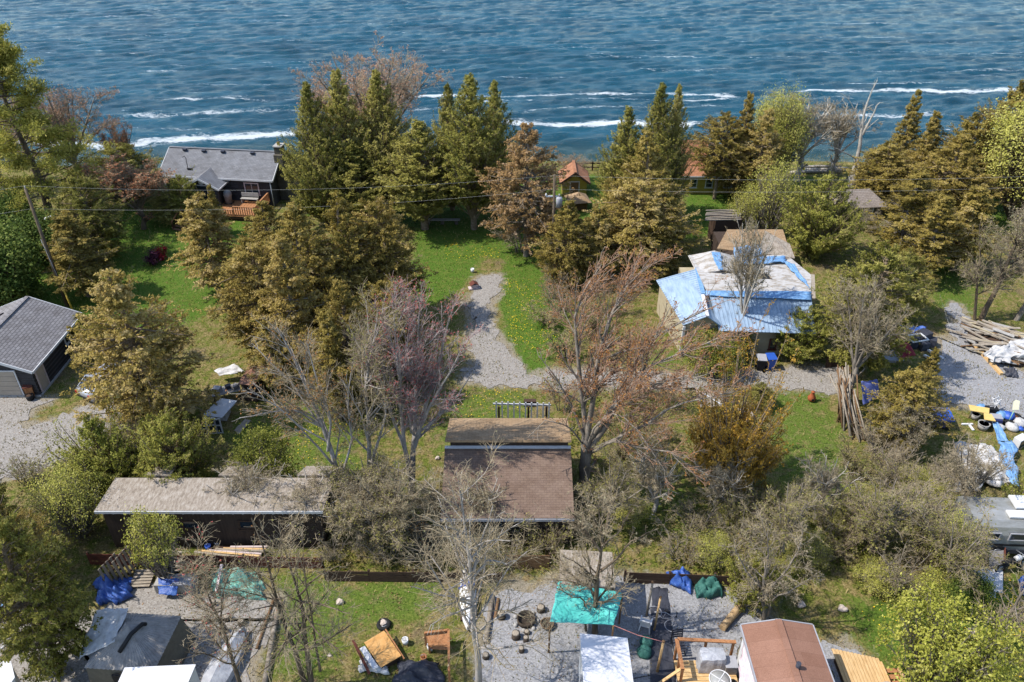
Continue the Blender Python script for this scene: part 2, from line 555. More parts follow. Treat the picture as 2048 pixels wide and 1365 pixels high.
def build_lake():
    xs = axis(-112, 112, 0.6, 7000)
    ys = np.concatenate([np.arange(84, 150, 0.36), np.arange(150, 215, 0.75)])
    y, s, ext = 215.0, 0.8, []
    while y < 9000:
        ext.append(y)
        s *= 1.35
        y += s
    ys = np.concatenate([ys, ext])
    X, Y, F = grid(xs, ys)
    rs = np.random.RandomState(4)
    Z = np.zeros(len(X))
    fade = np.clip(1.25 - np.hypot(X, Y - 90) / 260, 0, 1) * np.clip((Y - 86) / 10, 0.15, 1)
    wx = X + 3.0 * (vnoise(X * 0.03, Y * 0.03, 71, 3) - 0.5)
    for k in range(44):
        lam = math.exp(rs.uniform(math.log(1.3), math.log(4.2)))
        a = rs.normal(-0.3, 0.3)
        ph = rs.rand() * 6.28
        ph2 = (wx * math.sin(a) + Y * math.cos(a)) * 2 * math.pi / lam + ph
        Z += 0.0066 * lam ** 0.85 * (np.sin(ph2) + 0.25 * np.sin(2 * ph2 + 0.6)) * (0.55 + 0.9 * vnoise(X * 0.06 + k, Y * 0.06, 100 + k, 2))
    Z *= fade * 1.15
    lines = [  # breakers and streaks seen on the lake: photo pixels, half width in m, strength
        ([(-40, 290), (60, 283), (160, 290), (245, 298), (300, 286), (400, 279), (520, 275), (640, 266)], 1.5, 1.0),
        ([(240, 306), (330, 290), (420, 284)], 0.9, 0.7),
        ([(-20, 262), (80, 266), (140, 262)], 0.7, 0.6),
        ([(240, 232), (320, 233), (430, 226), (520, 223), (640, 221)], 1.1, 0.9),
        ([(270, 222), (340, 224)], 0.7, 0.5),
        ([(310, 201), (450, 198), (540, 203), (660, 195)], 0.7, 0.8),
        ([(420, 193), (640, 192)], 0.5, 0.5),
        ([(800, 196), (890, 193), (1020, 196), (1150, 189), (1270, 188), (1360, 191), (1500, 193)], 0.75, 0.95),
        ([(1340, 203), (1400, 203), (1480, 199)], 0.55, 0.8),
        ([(1020, 226), (1100, 219), (1270, 214), (1350, 217), (1460, 213)], 0.8, 0.75),
        ([(800, 225), (890, 218)], 0.9, 0.7),
        ([(990, 245), (1080, 251), (1160, 253), (1240, 248), (1340, 254), (1410, 248)], 1.4, 1.0),
        ([(1580, 184), (1700, 183), (1830, 182), (1900, 186), (1960, 184), (2060, 179)], 0.75, 1.0),
        ([(1620, 240), (1700, 232), (1800, 236), (1900, 230)], 1.2, 0.85),
        ([(1560, 213), (1640, 210), (1760, 212)], 0.6, 0.5),
        ([(1720, 143), (1850, 145), (2060, 141)], 0.55, 0.5),
        ([(1230, 140), (1340, 141), (1480, 138)], 0.55, 0.6),
        ([(1060, 93), (1200, 93), (1300, 91)], 0.5, 0.45),
        ([(230, 143), (320, 143), (420, 142), (520, 134)], 0.6, 0.6),
        ([(180, 127), (216, 127)], 0.4, 0.9),
        ([(320, 68), (400, 66)], 0.4, 0.55),
        ([(500, 137), (660, 133)], 0.5, 0.5),
        ([(1640, 79), (1700, 80)], 0.4, 0.5),
        ([(900, 140), (990, 125)], 0.5, 0.45),
        ([(230, 50), (330, 48), (460, 56)], 0.5, 0.42),
        ([(1180, 164), (1195, 164)], 0.35, 1.0),
    ]
    foam = np.zeros(len(X))
    nw = (vnoise(X * 0.22, Y * 0.5, 301, 4) - 0.5)
    for k in range(75):
        y0, x0, ln = rs.uniform(20, 215), rs.uniform(0, 1900), rs.uniform(60, 330)
        lines.append(([(x0, y0), (x0 + ln * 0.5, y0 + rs.uniform(-3, 2)), (x0 + ln, y0 + rs.uniform(-6, 3))], rs.uniform(0.16, 0.3), rs.uniform(0.42, 0.72)))
    for pl, hw, st in lines:
        hw *= 0.74
        w = [G(x, y, WATER_Z) for x, y in pl]
        sel = (X > w[0].x - 4) & (X < w[-1].x + 4)
        px_, py_ = X[sel], Y[sel]
        wy = np.interp(px_, [p.x for p in w], [p.y for p in w])
        endf = np.clip((px_ - w[0].x + 2) / 5, 0, 1) * np.clip((w[-1].x + 2 - px_) / 5, 0, 1)
        d = py_ - wy + nw[sel] * hw * 1.6
        val = np.exp(-np.where(d > 0, d / (hw * 1.9), d / (hw * 0.7)) ** 2)
        val *= st * endf * (0.35 + 1.0 * vnoise(px_ * 0.09, py_ * 0.2, int(abs(w[0].x)) + 7, 3))
        foam[sel] = np.maximum(foam[sel], val)
    for k in range(150):
        y = 96 + 110 * rs.rand() ** 1.2
        x = rs.uniform(-0.62, 0.62) * y
        L_, hw = rs.uniform(0.8, 4.0), rs.uniform(0.14, 0.36)
        sel = (np.abs(X - x) < L_ * 2) & (np.abs(Y - y) < 3)
        d = np.exp(-((X[sel] - x) / L_) ** 2 - ((Y[sel] - y + 0.06 * (X[sel] - x)) / hw) ** 2)
        foam[sel] = np.maximum(foam[sel], d * rs.uniform(0.3, 0.75))
    shal = np.clip(1 - (Y - shore(X)) / 11.0, 0, 1)
    foam = np.maximum(foam, 0.55 * np.exp(-((Y - shore(X) - 0.6) / 0.9) ** 2) * vnoise(X * 0.3, Y * 0.3, 77, 2) * 1.5)
    Z += foam * 0.10
    m = bpy.data.materials.new('lake_water')
    m.use_nodes = True
    N, L = m.node_tree.nodes, m.node_tree.links
    b = N['Principled BSDF']
    b.inputs['IOR'].default_value = 1.33
    b.inputs['Specular IOR Level'].default_value = 0.24
    geo = N.new('ShaderNodeNewGeometry')
    mp = N.new('ShaderNodeMapping')
    mp.inputs['Scale'].default_value = (0.6, 1.5, 1)
    mp.inputs['Rotation'].default_value = (0, 0, R(16))
    L.new(geo.outputs['Position'], mp.inputs[0])
    def noise(sc, det, ro, mapped=True):
        n = N.new('ShaderNodeTexNoise')
        n.inputs['Scale'].default_value = sc
        n.inputs['Detail'].default_value = det
        n.inputs['Roughness'].default_value = ro
        L.new(mp.outputs[0] if mapped else geo.outputs['Position'], n.inputs['Vector'])
        return n.outputs[0]
    def att(n):
        a = N.new('ShaderNodeAttribute')
        a.attribute_name = n
        return a.outputs['Fac']
    cr = N.new('ShaderNodeValToRGB')
    cr.color_ramp.elements[0].position, cr.color_ramp.elements[0].color = 0.36, S(13, 55, 71)
    cr.color_ramp.elements[1].position, cr.color_ramp.elements[1].color = 0.66, S(24, 74, 92)
    L.new(noise(0.12, 5, 0.6), cr.inputs[0])
    sh = N.new('ShaderNodeMix')
    sh.data_type = 'RGBA'
    L.new(att('shallow'), sh.inputs[0])
    L.new(cr.outputs[0], sh.inputs[6])
    sh.inputs[7].default_value = S(46, 66, 56)
    ml = N.new('ShaderNodeMath')
    ml.operation = 'MULTIPLY_ADD'
    L.new(noise(2.4, 8, 0.8), ml.inputs[0])
    ml.inputs[1].default_value = 2.6
    ml.inputs[2].default_value = -1.62
    ad = N.new('ShaderNodeMath')
    ad.operation = 'ADD'
    L.new(att('foam'), ad.inputs[0])
    L.new(ml.outputs[0], ad.inputs[1])
    fr = N.new('ShaderNodeValToRGB')
    fr.color_ramp.elements[0].position = 0.16
    fr.color_ramp.elements[1].position = 0.52
    L.new(ad.outputs[0], fr.inputs[0])
    fm = N.new('ShaderNodeMix')
    fm.data_type = 'RGBA'
    L.new(fr.outputs[0], fm.inputs[0])
    L.new(sh.outputs[2], fm.inputs[6])
    fm.inputs[7].default_value = S(186, 192, 194)
    L.new(fm.outputs[2], b.inputs['Base Color'])
    rm = N.new('ShaderNodeMapRange')
    rm.inputs['To Min'].default_value = 0.16
    rm.inputs['To Max'].default_value = 0.85
    L.new(fr.outputs[0], rm.inputs[0])
    L.new(rm.outputs[0], b.inputs['Roughness'])
    bp = N.new('ShaderNodeBump')
    bp.inputs['Strength'].default_value = 0.9
    bp.inputs['Distance'].default_value = 0.26
    L.new(noise(3.4, 8, 0.76), bp.inputs['Height'])
    L.new(bp.outputs[0], b.inputs['Normal'])
    me = npmesh('lake', np.stack([X, Y, Z + WATER_Z], 1), [F], [m], {'foam': foam, 'shallow': shal * 0.8}, smooth=True)
    return struct(O('lake', me))
build_lake()
# ------------------------------------------------------------------ vegetation
def M_leaf(name, cols, trans=0.38, vary=0.18, green=(0.95, 1.0, 0.9, 1)):
    m = bpy.data.materials.new(name)
    m.use_nodes = True
    N, L = m.node_tree.nodes, m.node_tree.links
    b = N['Principled BSDF']
    b.inputs['Roughness'].default_value = 0.7
    b.inputs['Specular IOR Level'].default_value = 0.15
    a = N.new('ShaderNodeAttribute')
    a.attribute_name = 'tint'
    oi = N.new('ShaderNodeObjectInfo')
    x = N.new('ShaderNodeMath')
    x.operation = 'MULTIPLY_ADD'
    L.new(oi.outputs['Random'], x.inputs[0])
    x.inputs[1].default_value = vary * 2
    x.inputs[2].default_value = -vary
    y = N.new('ShaderNodeMath')
    y.operation = 'ADD'
    y.use_clamp = True
    L.new(a.outputs['Fac'], y.inputs[0])
    L.new(x.outputs[0], y.inputs[1])
    cr = N.new('ShaderNodeValToRGB')
    e = cr.color_ramp.elements
    e[0].position, e[0].color = 0.0, cols[0]
    e[1].position, e[1].color = 1.0, cols[-1]
    for i in range(1, len(cols) - 1):
        e.new(i / (len(cols) - 1)).color = cols[i]
    L.new(y.outputs[0], cr.inputs[0])
    fr = N.new('ShaderNodeMath')          # each plant its own hue, between the kind's olive and a greener cast
    fr.operation = 'MULTIPLY'
    L.new(oi.outputs['Random'], fr.inputs[0])
    fr.inputs[1].default_value = 7.31
    fc = N.new('ShaderNodeMath')
    fc.operation = 'FRACT'
    L.new(fr.outputs[0], fc.inputs[0])
    hue = N.new('ShaderNodeMix')
    hue.data_type = 'RGBA'
    L.new(fc.outputs[0], hue.inputs[0])
    hue.inputs[6].default_value = (1, 1, 1, 1)
    hue.inputs[7].default_value = green if vary > 0 else (1, 1, 1, 1)
    ml = N.new('ShaderNodeMix')
    ml.data_type = 'RGBA'
    ml.blend_type = 'MULTIPLY'
    ml.inputs[0].default_value = 1.0
    L.new(cr.outputs[0], ml.inputs[6])
    L.new(hue.outputs[2], ml.inputs[7])
    L.new(ml.outputs[2], b.inputs['Base Color'])
    tr = N.new('ShaderNodeBsdfTranslucent')
    L.new(ml.outputs[2], tr.inputs[0])
    mx = N.new('ShaderNodeMixShader')
    mx.inputs[0].default_value = trans
    L.new(b.outputs[0], mx.inputs[1])
    L.new(tr.outputs[0], mx.inputs[2])
    L.new(mx.outputs[0], N['Material Output'].inputs[0])
    return m

BARK = M('bark_brown', [S(62, 52, 42), S(104, 90, 74), S(142, 128, 108)], scale=5, rough=0.95, bump=0.5, stretch=(1, 1, 0.25))
BARK_G = M('bark_grey', [S(92, 84, 74), S(132, 122, 110), S(176, 166, 152)], scale=4, rough=0.95, bump=0.4, stretch=(1, 1, 0.3))
BARK_L = M('bark_light', [S(118, 110, 102), S(162, 154, 146), S(200, 192, 186)], scale=4, rough=0.95, bump=0.3, stretch=(1, 1, 0.3))
BARK_P = M('bark_pale', [S(140, 132, 120), S(186, 178, 166), S(214, 206, 196)], scale=4, rough=0.9, bump=0.3)
BARK_C = M('bark_cedar', [S(104, 88, 70), S(140, 122, 100), S(172, 156, 134)], scale=5, rough=0.95, bump=0.3)
BARK_T = M('bark_twig', [S(122, 108, 84), S(154, 139, 112), S(188, 174, 148)], scale=3, rough=0.95)
BARK_TB = M('bark_twig_brown', [S(122, 92, 74), S(156, 122, 100), S(184, 156, 136)], scale=3, rough=0.95)
BARK_TP = M('bark_twig_purple', [S(128, 108, 104), S(158, 138, 134), S(190, 172, 168)], scale=3, rough=0.95)
BARK_D = M('bark_dark', [S(48, 42, 36), S(74, 64, 54), S(100, 88, 74)], scale=5, rough=0.95, bump=0.5, stretch=(1, 1, 0.25))
L_CEDAR = M_leaf('leaf_cedar', [S(100, 88, 42), S(138, 120, 58), S(166, 144, 80), S(182, 160, 112)])
L_GREEN = M_leaf('leaf_arborvitae', [S(90, 92, 40), S(128, 122, 54), S(158, 148, 76), S(178, 164, 102)])
L_DGREEN = M_leaf('leaf_dark_cedar', [S(88, 88, 38), S(120, 116, 52), S(148, 140, 70), S(168, 156, 94)])
L_BRIGHT = M_leaf('leaf_bright_cedar', [S(90, 94, 38), S(124, 124, 52), S(150, 146, 68), S(168, 158, 90)])
L_ORANGE = M_leaf('leaf_rusty_juniper', [S(132, 106, 40), S(166, 130, 50), S(190, 150, 66), S(204, 168, 96)], green=(1, 1, 1, 1))
L_RUST = M_leaf('leaf_dying_cedar', [S(112, 98, 62), S(144, 118, 76), S(166, 132, 88), S(164, 144, 120)], green=(1, 1, 1, 1))
L_PINE = M_leaf('leaf_pine', [S(76, 80, 38), S(120, 118, 50), S(160, 152, 70), S(188, 174, 98)])
L_HEDGE = M_leaf('leaf_hedge', [S(46, 62, 28), S(74, 92, 40), S(102, 116, 52), S(128, 134, 70)])  # greens lowered: the shadow over the left-edge hedge is put into the leaf colour
L_SPRING = M_leaf('leaf_spring', [S(118, 122, 46), S(148, 148, 60), S(174, 170, 84), S(192, 186, 112)], trans=0.35, green=(1, 1, 1, 1))
L_WILLOW = M_leaf('leaf_willow', [S(122, 124, 52), S(160, 156, 72), S(186, 178, 96), S(200, 192, 120)], trans=0.35)
BUD_RED = M_leaf('bud_red', [S(140, 62, 62), S(164, 78, 76), S(180, 98, 88), S(170, 116, 100)], green=(1, 1, 1, 1))
BUD_RUST = M_leaf('bud_rust', [S(130, 84, 58), S(154, 102, 72), S(170, 122, 90), S(162, 134, 108)], green=(1, 1, 1, 1))
BUD_ORANGE = M_leaf('bud_orange', [S(124, 86, 48), S(156, 106, 60), S(168, 126, 76), S(150, 134, 84)], green=(1, 1, 1, 1))
BUD_OLIVE = M_leaf('bud_olive', [S(98, 98, 46), S(126, 122, 62), S(150, 142, 82), S(166, 156, 100)])
BUD_SALMON = M_leaf('bud_salmon', [S(148, 110, 90), S(172, 130, 106), S(182, 146, 120), S(170, 150, 130)], green=(1, 1, 1, 1))
BUD_GREY = M_leaf('bud_grey', [S(112, 102, 84), S(136, 124, 104), S(158, 146, 124), S(150, 146, 110)])

def unit(a):
    return a / (np.linalg.norm(a, axis=-1, keepdims=True) + 1e-9)

def leaf_geo(C, Nn, size, rs, aspect=0.6, D=None):
    """rhombic leaves: centres, normals, sizes -> verts, quads"""
    n = len(C)
    if D is None:
        D = rs.normal(size=(n, 3))
    Nn = unit(Nn)
    D = unit(D - Nn * np.sum(D * Nn, 1, keepdims=True))
    B = np.cross(Nn, D)
    s = size[:, None]
    V = np.stack([C - D * s, C + B * s * aspect, C + D * s, C - B * s * aspect], 1).reshape(-1, 3)
    F = np.arange(4 * n).reshape(n, 4)
    return V, F

def seg_geo(P0, P1, R0, R1, n=3):
    d = unit(P1 - P0)
    u = np.where(np.abs(d[:, 2:3]) < 0.9, np.array([[0, 0, 1.0]]), np.array([[1.0, 0, 0]]))
    x = unit(np.cross(d, u))
    y = np.cross(x, d)
    k = np.arange(n) * 2 * np.pi / n
    ring = x[:, None, :] * np.cos(k)[None, :, None] + y[:, None, :] * np.sin(k)[None, :, None]
    A = P0[:, None] + ring * R0[:, None, None]
    Bv = P1[:, None] + ring * R1[:, None, None]
    V = np.concatenate([A, Bv], 1).reshape(-1, 3)
    o = np.arange(len(P0))[:, None, None] * 2 * n
    kk = np.arange(n)
    q = np.stack([kk, (kk + 1) % n, (kk + 1) % n + n, kk + n], 1)[None]
    return V, (q + o).reshape(-1, 4)

def chains_geo(PL, RD, n):
    """polylines (N,m,3) with radii (N,m), rings shared along each chain"""
    N_, m, _ = PL.shape
    d = np.empty_like(PL)
    d[:, 1:-1] = PL[:, 2:] - PL[:, :-2]
    d[:, 0] = PL[:, 1] - PL[:, 0]
    d[:, -1] = PL[:, -1] - PL[:, -2]
    d = unit(d)
    ref = np.array([0.31, 0.95, 0.05])
    x = unit(np.cross(d, ref))
    y = np.cross(x, d)
    k = np.arange(n) * 2 * np.pi / n
    V = PL[:, :, None] + (x[:, :, None] * np.cos(k)[:, None] + y[:, :, None] * np.sin(k)[:, None]) * RD[:, :, None, None]
    V = V.reshape(-1, 3)
    base = (np.arange(N_) * m * n)[:, None, None] + (np.arange(m - 1) * n)[None, :, None]
    kk = np.arange(n)
    F = np.stack([base + kk, base + (kk + 1) % n, base + n + (kk + 1) % n, base + n + kk], -1).reshape(-1, 4)
    return V, F

class Geo:
    def __init__(s):
        s.V, s.F, s.A, s.M, s.n = [], [], [], [], 0
    def add(s, V, F, tint=0.5, mi=0):
        s.V.append(V)
        s.F.append(F + s.n)
        s.A.append(np.broadcast_to(np.asarray(tint, float), (len(V),)))
        s.M.append(np.full(len(F), mi))
        s.n += len(V)
    def mesh(s, name, mats, smooth=False):
        return npmesh(name, np.concatenate(s.V), [np.concatenate(s.F)], mats, np.concatenate(s.A), np.concatenate(s.M), smooth)

PROFILE = {
    'cone': lambda t: np.clip(1.02 - t, 0, 1) ** 0.85 * np.clip(t * 9 + 0.35, 0, 1),
    'flame': lambda t: (np.clip(np.sin(np.pi * np.clip(t * 0.72 + 0.2, 0, 1)), 0, 1) ** 0.8) * np.clip((1.03 - t) * 2.1, 0, 1) ** 0.7,
    'egg': lambda t: np.clip(np.sin(np.pi * np.clip(t * 0.86 + 0.10, 0, 1)), 0, 1) ** 0.75,
    'ball': lambda t: np.sqrt(np.clip(1 - (t * 1.7 - 0.8) ** 2 * 1.1, 0.01, 1)),
    'ragged': lambda t: np.clip(1.04 - t, 0, 1) ** 0.6 * np.clip(t * 4 + 0.25, 0, 1) * (0.72 + 0.28 * np.sin(t * 26)),
}
def conifer(seed, h, r, kind, leaf_mat, bark=None, z0=0.08, nb=230, ns=8, nl=23, leaf=0.08, lift=0.15, lean=(0, 0), rough=0.3, bare=0.0, lobes=3):
    """trunk, boughs spiralling round it, sprays fanned along each bough, scale leaves along each spray"""
    rs = np.random.RandomState(seed)
    pf = PROFILE[kind]
    tq = np.linspace(0, 1, 400)
    cdf = np.cumsum(pf(tq) ** 0.8 + 0.12)
    cdf /= cdf[-1]
    t = np.interp((np.arange(nb) + rs.rand(nb)) / nb, cdf, tq)
    ph = np.arange(nb) * 2.39996 + rs.normal(0, 0.35, nb)
    lob = 1 + rough * (np.sin(lobes * ph + seed + 5 * t) * 0.45 + rs.normal(0, 0.5, nb))
    Rr = np.maximum(r * pf(t) * np.clip(lob, 0.45, 1.5), 0.22)
    el = lift + 0.55 * (t - 0.35) + rs.normal(0, 0.16, nb)
    ax = np.stack([np.cos(ph) * np.cos(el), np.sin(ph) * np.cos(el), np.sin(el)], 1)
    LB = Rr / np.maximum(np.cos(el), 0.35)
    ztip = h * (z0 + (1 - z0) * t)
    root = np.stack([0 * t, 0 * t, np.maximum(ztip - np.sin(el) * LB, 0.12 * h * z0 + 0.15)], 1)
    ln = np.array([lean[0], lean[1], 0.0])
    def on(bi, s):
        p = root[bi] + ax[bi] * (LB[bi] * s)[:, None]
        p[:, 2] += LB[bi] * (-0.16 * s * s + 0.1 * s ** 4)
        return p
    bi = np.repeat(np.arange(nb), ns)
    n2 = len(bi)
    s = 0.22 + 0.8 * rs.rand(n2) ** 0.75
    P = on(bi, s)
    side = unit(np.cross(ax[bi], np.array([0, 0, 1.0])))
    sg = np.where(rs.rand(n2) < 0.5, -1.0, 1.0)
    an = rs.uniform(0.15, 1.1, n2)
    D = ax[bi] * np.cos(an)[:, None] + side * (sg * np.sin(an))[:, None] + np.array([0, 0, 1.0]) * rs.normal(0.08 + 0.35 * lift, 0.26, n2)[:, None]
    D = unit(D)
    l = (0.24 + 0.4 * LB[bi] ** 0.7) * (1.25 - 0.75 * s) * rs.uniform(0.6, 1.25, n2)
    keep = rs.rand(n2) > bare * np.clip(1.25 - t[bi], 0, 1)
    P, D, l, bi, s, side = P[keep], D[keep], l[keep], bi[keep], s[keep], side[keep]
    n2 = len(P)
    idx = np.repeat(np.arange(n2), nl)
    q = rs.rand(len(idx))
    w = 0.075 * (1.25 - q) + 0.02
    C = P[idx] + D[idx] * (l[idx] * q)[:, None] + rs.normal(0, 1, (len(idx), 3)) * w[:, None] * np.array([1, 1, 0.6])
    C[:, 2] -= 0.12 * l[idx] * q * q
    C[:, 2] = np.maximum(C[:, 2], 0.05)
    C = C + ln * (C[:, 2:3] / h) ** 1.5
    Nn = unit(C * np.array([1, 1, 0])) * 0.45 + np.array([0, 0, 0.7]) + rs.normal(0, 0.5, (len(idx), 3))
    Dl = D[idx] + rs.normal(0, 0.5, (len(idx), 3))
    sz = leaf * rs.uniform(0.55, 1.4, len(idx))
    tint = np.clip(rs.normal(0.45, 0.16, nb)[bi][idx] + rs.normal(0, 0.12, n2)[idx] + rs.normal(0, 0.1, len(idx)) + 0.18 * (q - 0.5), 0, 1)
    g = Geo()
    V, F = leaf_geo(C, Nn, sz, rs, 0.42, Dl)
    g.add(V, F, np.repeat(tint, 4))
    crown = g.mesh('crown', [leaf_mat])
    g = Geo()
    zz = np.linspace(0, h * 0.96, 8)
    pts = np.stack([rs.normal(0, 0.03, 8) * zz * 0.3, rs.normal(0, 0.03, 8) * zz * 0.3, zz], 1) + ln * (zz[:, None] / h) ** 1.5
    V, F = chains_geo(pts[None], (0.05 + 0.02 * h * (1 - zz / h))[None], 8)
    g.add(V, F)
    al = np.arange(nb)
    PLb = np.stack([on(al, np.full(nb, f)) for f in (0.0, 0.3, 0.65, 0.97)], 1)
    PLb = PLb + ln * (np.clip(PLb[:, :, 2:3], 0, h) / h) ** 1.5
    V, F = chains_geo(PLb, np.linspace(0.045, 0.009, 4)[None] * np.clip(LB / 2, 0.5, 1.3)[:, None], 4)
    g.add(V, F)
    V, F = seg_geo(P + ln * (np.clip(P[:, 2:3], 0, h) / h) ** 1.5, P + D * l[:, None] * 0.85 + ln * (np.clip(P[:, 2:3], 0, h) / h) ** 1.5, np.full(n2, 0.011), np.full(n2, 0.005), 3)
    g.add(V, F)
    trunk = g.mesh('trunk', [bark or BARK_C])
    return dict(crown=crown, trunk=trunk, h=h, r=r)

def grow(rs, PL, RD, per, t0, t1, ang, ratio, m, rr, bias=(0, 0, 0), wob=0.15, rmin=0.008, shrink=0.5, count=None):
    N_, mm, _ = PL.shape
    lens = np.sum(np.linalg.norm(np.diff(PL, axis=1), axis=2), 1)
    idx = np.repeat(np.arange(N_), per)
    if count:
        idx = rs.choice(N_, count, p=lens / lens.sum())
    n = len(idx)
    t = rs.uniform(t0, t1, n)
    f = t * (mm - 1)
    i = np.minimum(f.astype(int), mm - 2)
    fr = (f - i)[:, None]
    p = PL[idx, i] * (1 - fr) + PL[idx, i + 1] * fr
    tan = unit(PL[idx, i + 1] - PL[idx, i])
    r0 = RD[idx, i] * (1 - fr[:, 0]) + RD[idx, i + 1] * fr[:, 0]
    perp = rs.normal(size=(n, 3))
    perp = unit(perp - tan * np.sum(perp * tan, 1, keepdims=True))
    a = R(1) * rs.uniform(ang[0], ang[1], n)[:, None]
    d = tan * np.cos(a) + perp * np.sin(a)
    ln = lens[idx] * rs.uniform(ratio[0], ratio[1], n) * (1 - shrink * t)
    out = np.empty((n, m, 3))
    out[:, 0] = p
    b = np.array(bias)
    for k in range(1, m):
        d = unit(d + b + rs.normal(0, wob, (n, 3)))
        out[:, k] = out[:, k - 1] + d * (ln / (m - 1))[:, None]
    r0 = np.maximum(r0 * rr, rmin)
    RDn = r0[:, None] * np.linspace(1, 0.35, m)[None]
    return out, np.maximum(RDn, rmin * 0.6)

def polyline(pts, m):
    pts = np.array([tuple(p) for p in pts], float)
    d = np.concatenate([[0], np.cumsum(np.linalg.norm(np.diff(pts, axis=0), axis=1))])
    s = np.linspace(0, d[-1], m)
    return np.stack([np.interp(s, d, pts[:, k]) for k in range(3)], 1)

def bare_tree(seed, limbs, spec, bark, bud=None, nbud=1.0, bud_size=0.06, twig_mat=None, wiggle=0.05):
    """limbs: list of (points, r0, r1); spec: list of dicts for grow()"""
    rs = np.random.RandomState(seed)
    m = 9
    PL = np.stack([polyline(p, m) for p, a, b in limbs])
    w = rs.normal(0, wiggle, PL.shape)
    w[:, 0] = 0
    PL = PL + np.cumsum(w, 1) * 0.5
    RD = np.stack([np.linspace(a, b, m) for p, a, b in limbs])
    g = Geo()
    V, F = chains_geo(PL, RD, 7)
    g.add(V, F)
    gt = Geo()
    levels = [(PL, RD)]
    for li, sp in enumerate(spec):
        sp = dict(sp)
        src = sp.pop('src', li)
        PLn, RDn = grow(rs, *levels[src], **sp)
        PLn[:, :, 2] = np.maximum(PLn[:, :, 2], 0.05)
        levels.append((PLn, RDn))
        V, F = chains_geo(PLn, RDn, 5 if li == 0 else 3)
        (g if li == 0 else gt).add(V, F, np.clip(0.3 + 0.15 * li, 0, 1))
    mats = [twig_mat or BARK_T]
    if bud is not None and nbud > 0:
        P = levels[-1][0]
        k = int(len(P) * nbud)
        ii = rs.randint(0, len(P), k)
        f = rs.rand(k)[:, None] ** 0.6
        mm = P.shape[1]
        C = P[ii, mm - 2] * (1 - f) + P[ii, mm - 1] * f + rs.normal(0, bud_size * 0.7, (k, 3))
        V, F = leaf_geo(C, rs.normal(size=(k, 3)) + np.array([0, 0, 0.6]), bud_size * rs.uniform(0.5, 1.4, k), rs, 0.6)
        gt.add(V, F, np.repeat(np.clip(rs.normal(0.5, 0.24, k), 0, 1), 4), 1)
        mats.append(bud)
    allp = np.concatenate([l[0].reshape(-1, 3) for l in levels])
    return dict(trunk=g.mesh('trunk', [bark], True), crown=gt.mesh('crown', mats), h=float(np.percentile(allp[:, 2], 99)), r=float(np.percentile(np.hypot(allp[:, 0] - allp[:, 0].mean(), allp[:, 1] - allp[:, 1].mean()), 95)))

def round_tree(seed, h, r, bark, bud, n1=5, nt=2600, nbud=1.2, bud_size=0.06, up=0.08, bias=(0, 0), fork=0.3, twig_mat=None, spread=1.0, r0=None):
    """a bare broad tree: short trunk, several limbs, three orders of twigs"""
    rs = np.random.RandomState(seed + 900)
    r0 = r0 or 0.02 * h
    limbs = [([(0, 0, 0), (0.02 * h, 0, h * fork * 0.6), (bias[0] * 0.1, bias[1] * 0.1, h * fork * 1.15)], r0, r0 * 0.75)]
    for k in range(n1):
        a = 2 * math.pi * (k + rs.rand() * 0.7) / n1
        q = rs.uniform(0.2, 0.82) * spread
        e = Vector((math.cos(a) * r * q + bias[0], math.sin(a) * r * q + bias[1], h * (0.93 - 0.3 * q * q + rs.uniform(-0.06, 0.03))))
        s = h * fork * rs.uniform(0.75, 1.1)
        mid = Vector((e.x * 0.42, e.y * 0.42, s + (e.z - s) * 0.42))
        limbs.append(([(0, 0, s), mid, e], r0 * 0.6, r0 * 0.12))
    b = (bias[0] * 0.03, bias[1] * 0.03)
    spec = [dict(per=0, count=n1 * 9, t0=0.2, t1=0.95, ang=(25, 60), ratio=(0.3, 0.55), m=5, rr=0.55, bias=(b[0], b[1], up), wob=0.16, rmin=0.018),
            dict(per=0, count=nt // 6, t0=0.15, t1=1, ang=(25, 60), ratio=(0.35, 0.6), m=4, rr=0.55, bias=(b[0], b[1], up), wob=0.2, rmin=0.012),
            dict(per=0, count=nt, t0=0.1, t1=1, ang=(20, 60), ratio=(0.5, 0.95), m=2, rr=0.6, bias=(b[0], b[1], up), wob=0.22, rmin=0.007)]
    return bare_tree(seed, limbs, spec, bark, bud, nbud, bud_size, twig_mat)

def shrub(seed, h, r, bark, bud, nstem=9, nt=1500, nbud=1.3, bud_size=0.05, up=0.1):
    rs = np.random.RandomState(seed + 400)
    limbs = []
    for k in range(nstem):
        a = rs.rand() * 6.283
        q = r * rs.uniform(0.25, 0.85)
        b0 = r * 0.25 * rs.rand()
        limbs.append(([(math.cos(a) * b0, math.sin(a) * b0, 0), (math.cos(a) * (b0 + q * 0.35), math.sin(a) * (b0 + q * 0.35), h * 0.5), (math.cos(a) * q, math.sin(a) * q, h * rs.uniform(0.6, 0.95))], 0.035, 0.012))
    spec = [dict(per=0, count=nstem * 7, t0=0.15, t1=0.95, ang=(25, 65), ratio=(0.3, 0.6), m=4, rr=0.7, bias=(0, 0, up), wob=0.25, rmin=0.011),
            dict(per=0, count=nt // 4, t0=0.1, t1=1, ang=(25, 70), ratio=(0.35, 0.65), m=3, rr=0.7, bias=(0, 0, up), wob=0.28, rmin=0.009),
            dict(per=0, count=nt, t0=0.1, t1=1, ang=(20, 70), ratio=(0.5, 0.95), m=2, rr=0.7, bias=(0, 0, up * 0.6), wob=0.3, rmin=0.006)]
    return bare_tree(seed, limbs, spec, bark, bud, nbud, bud_size)

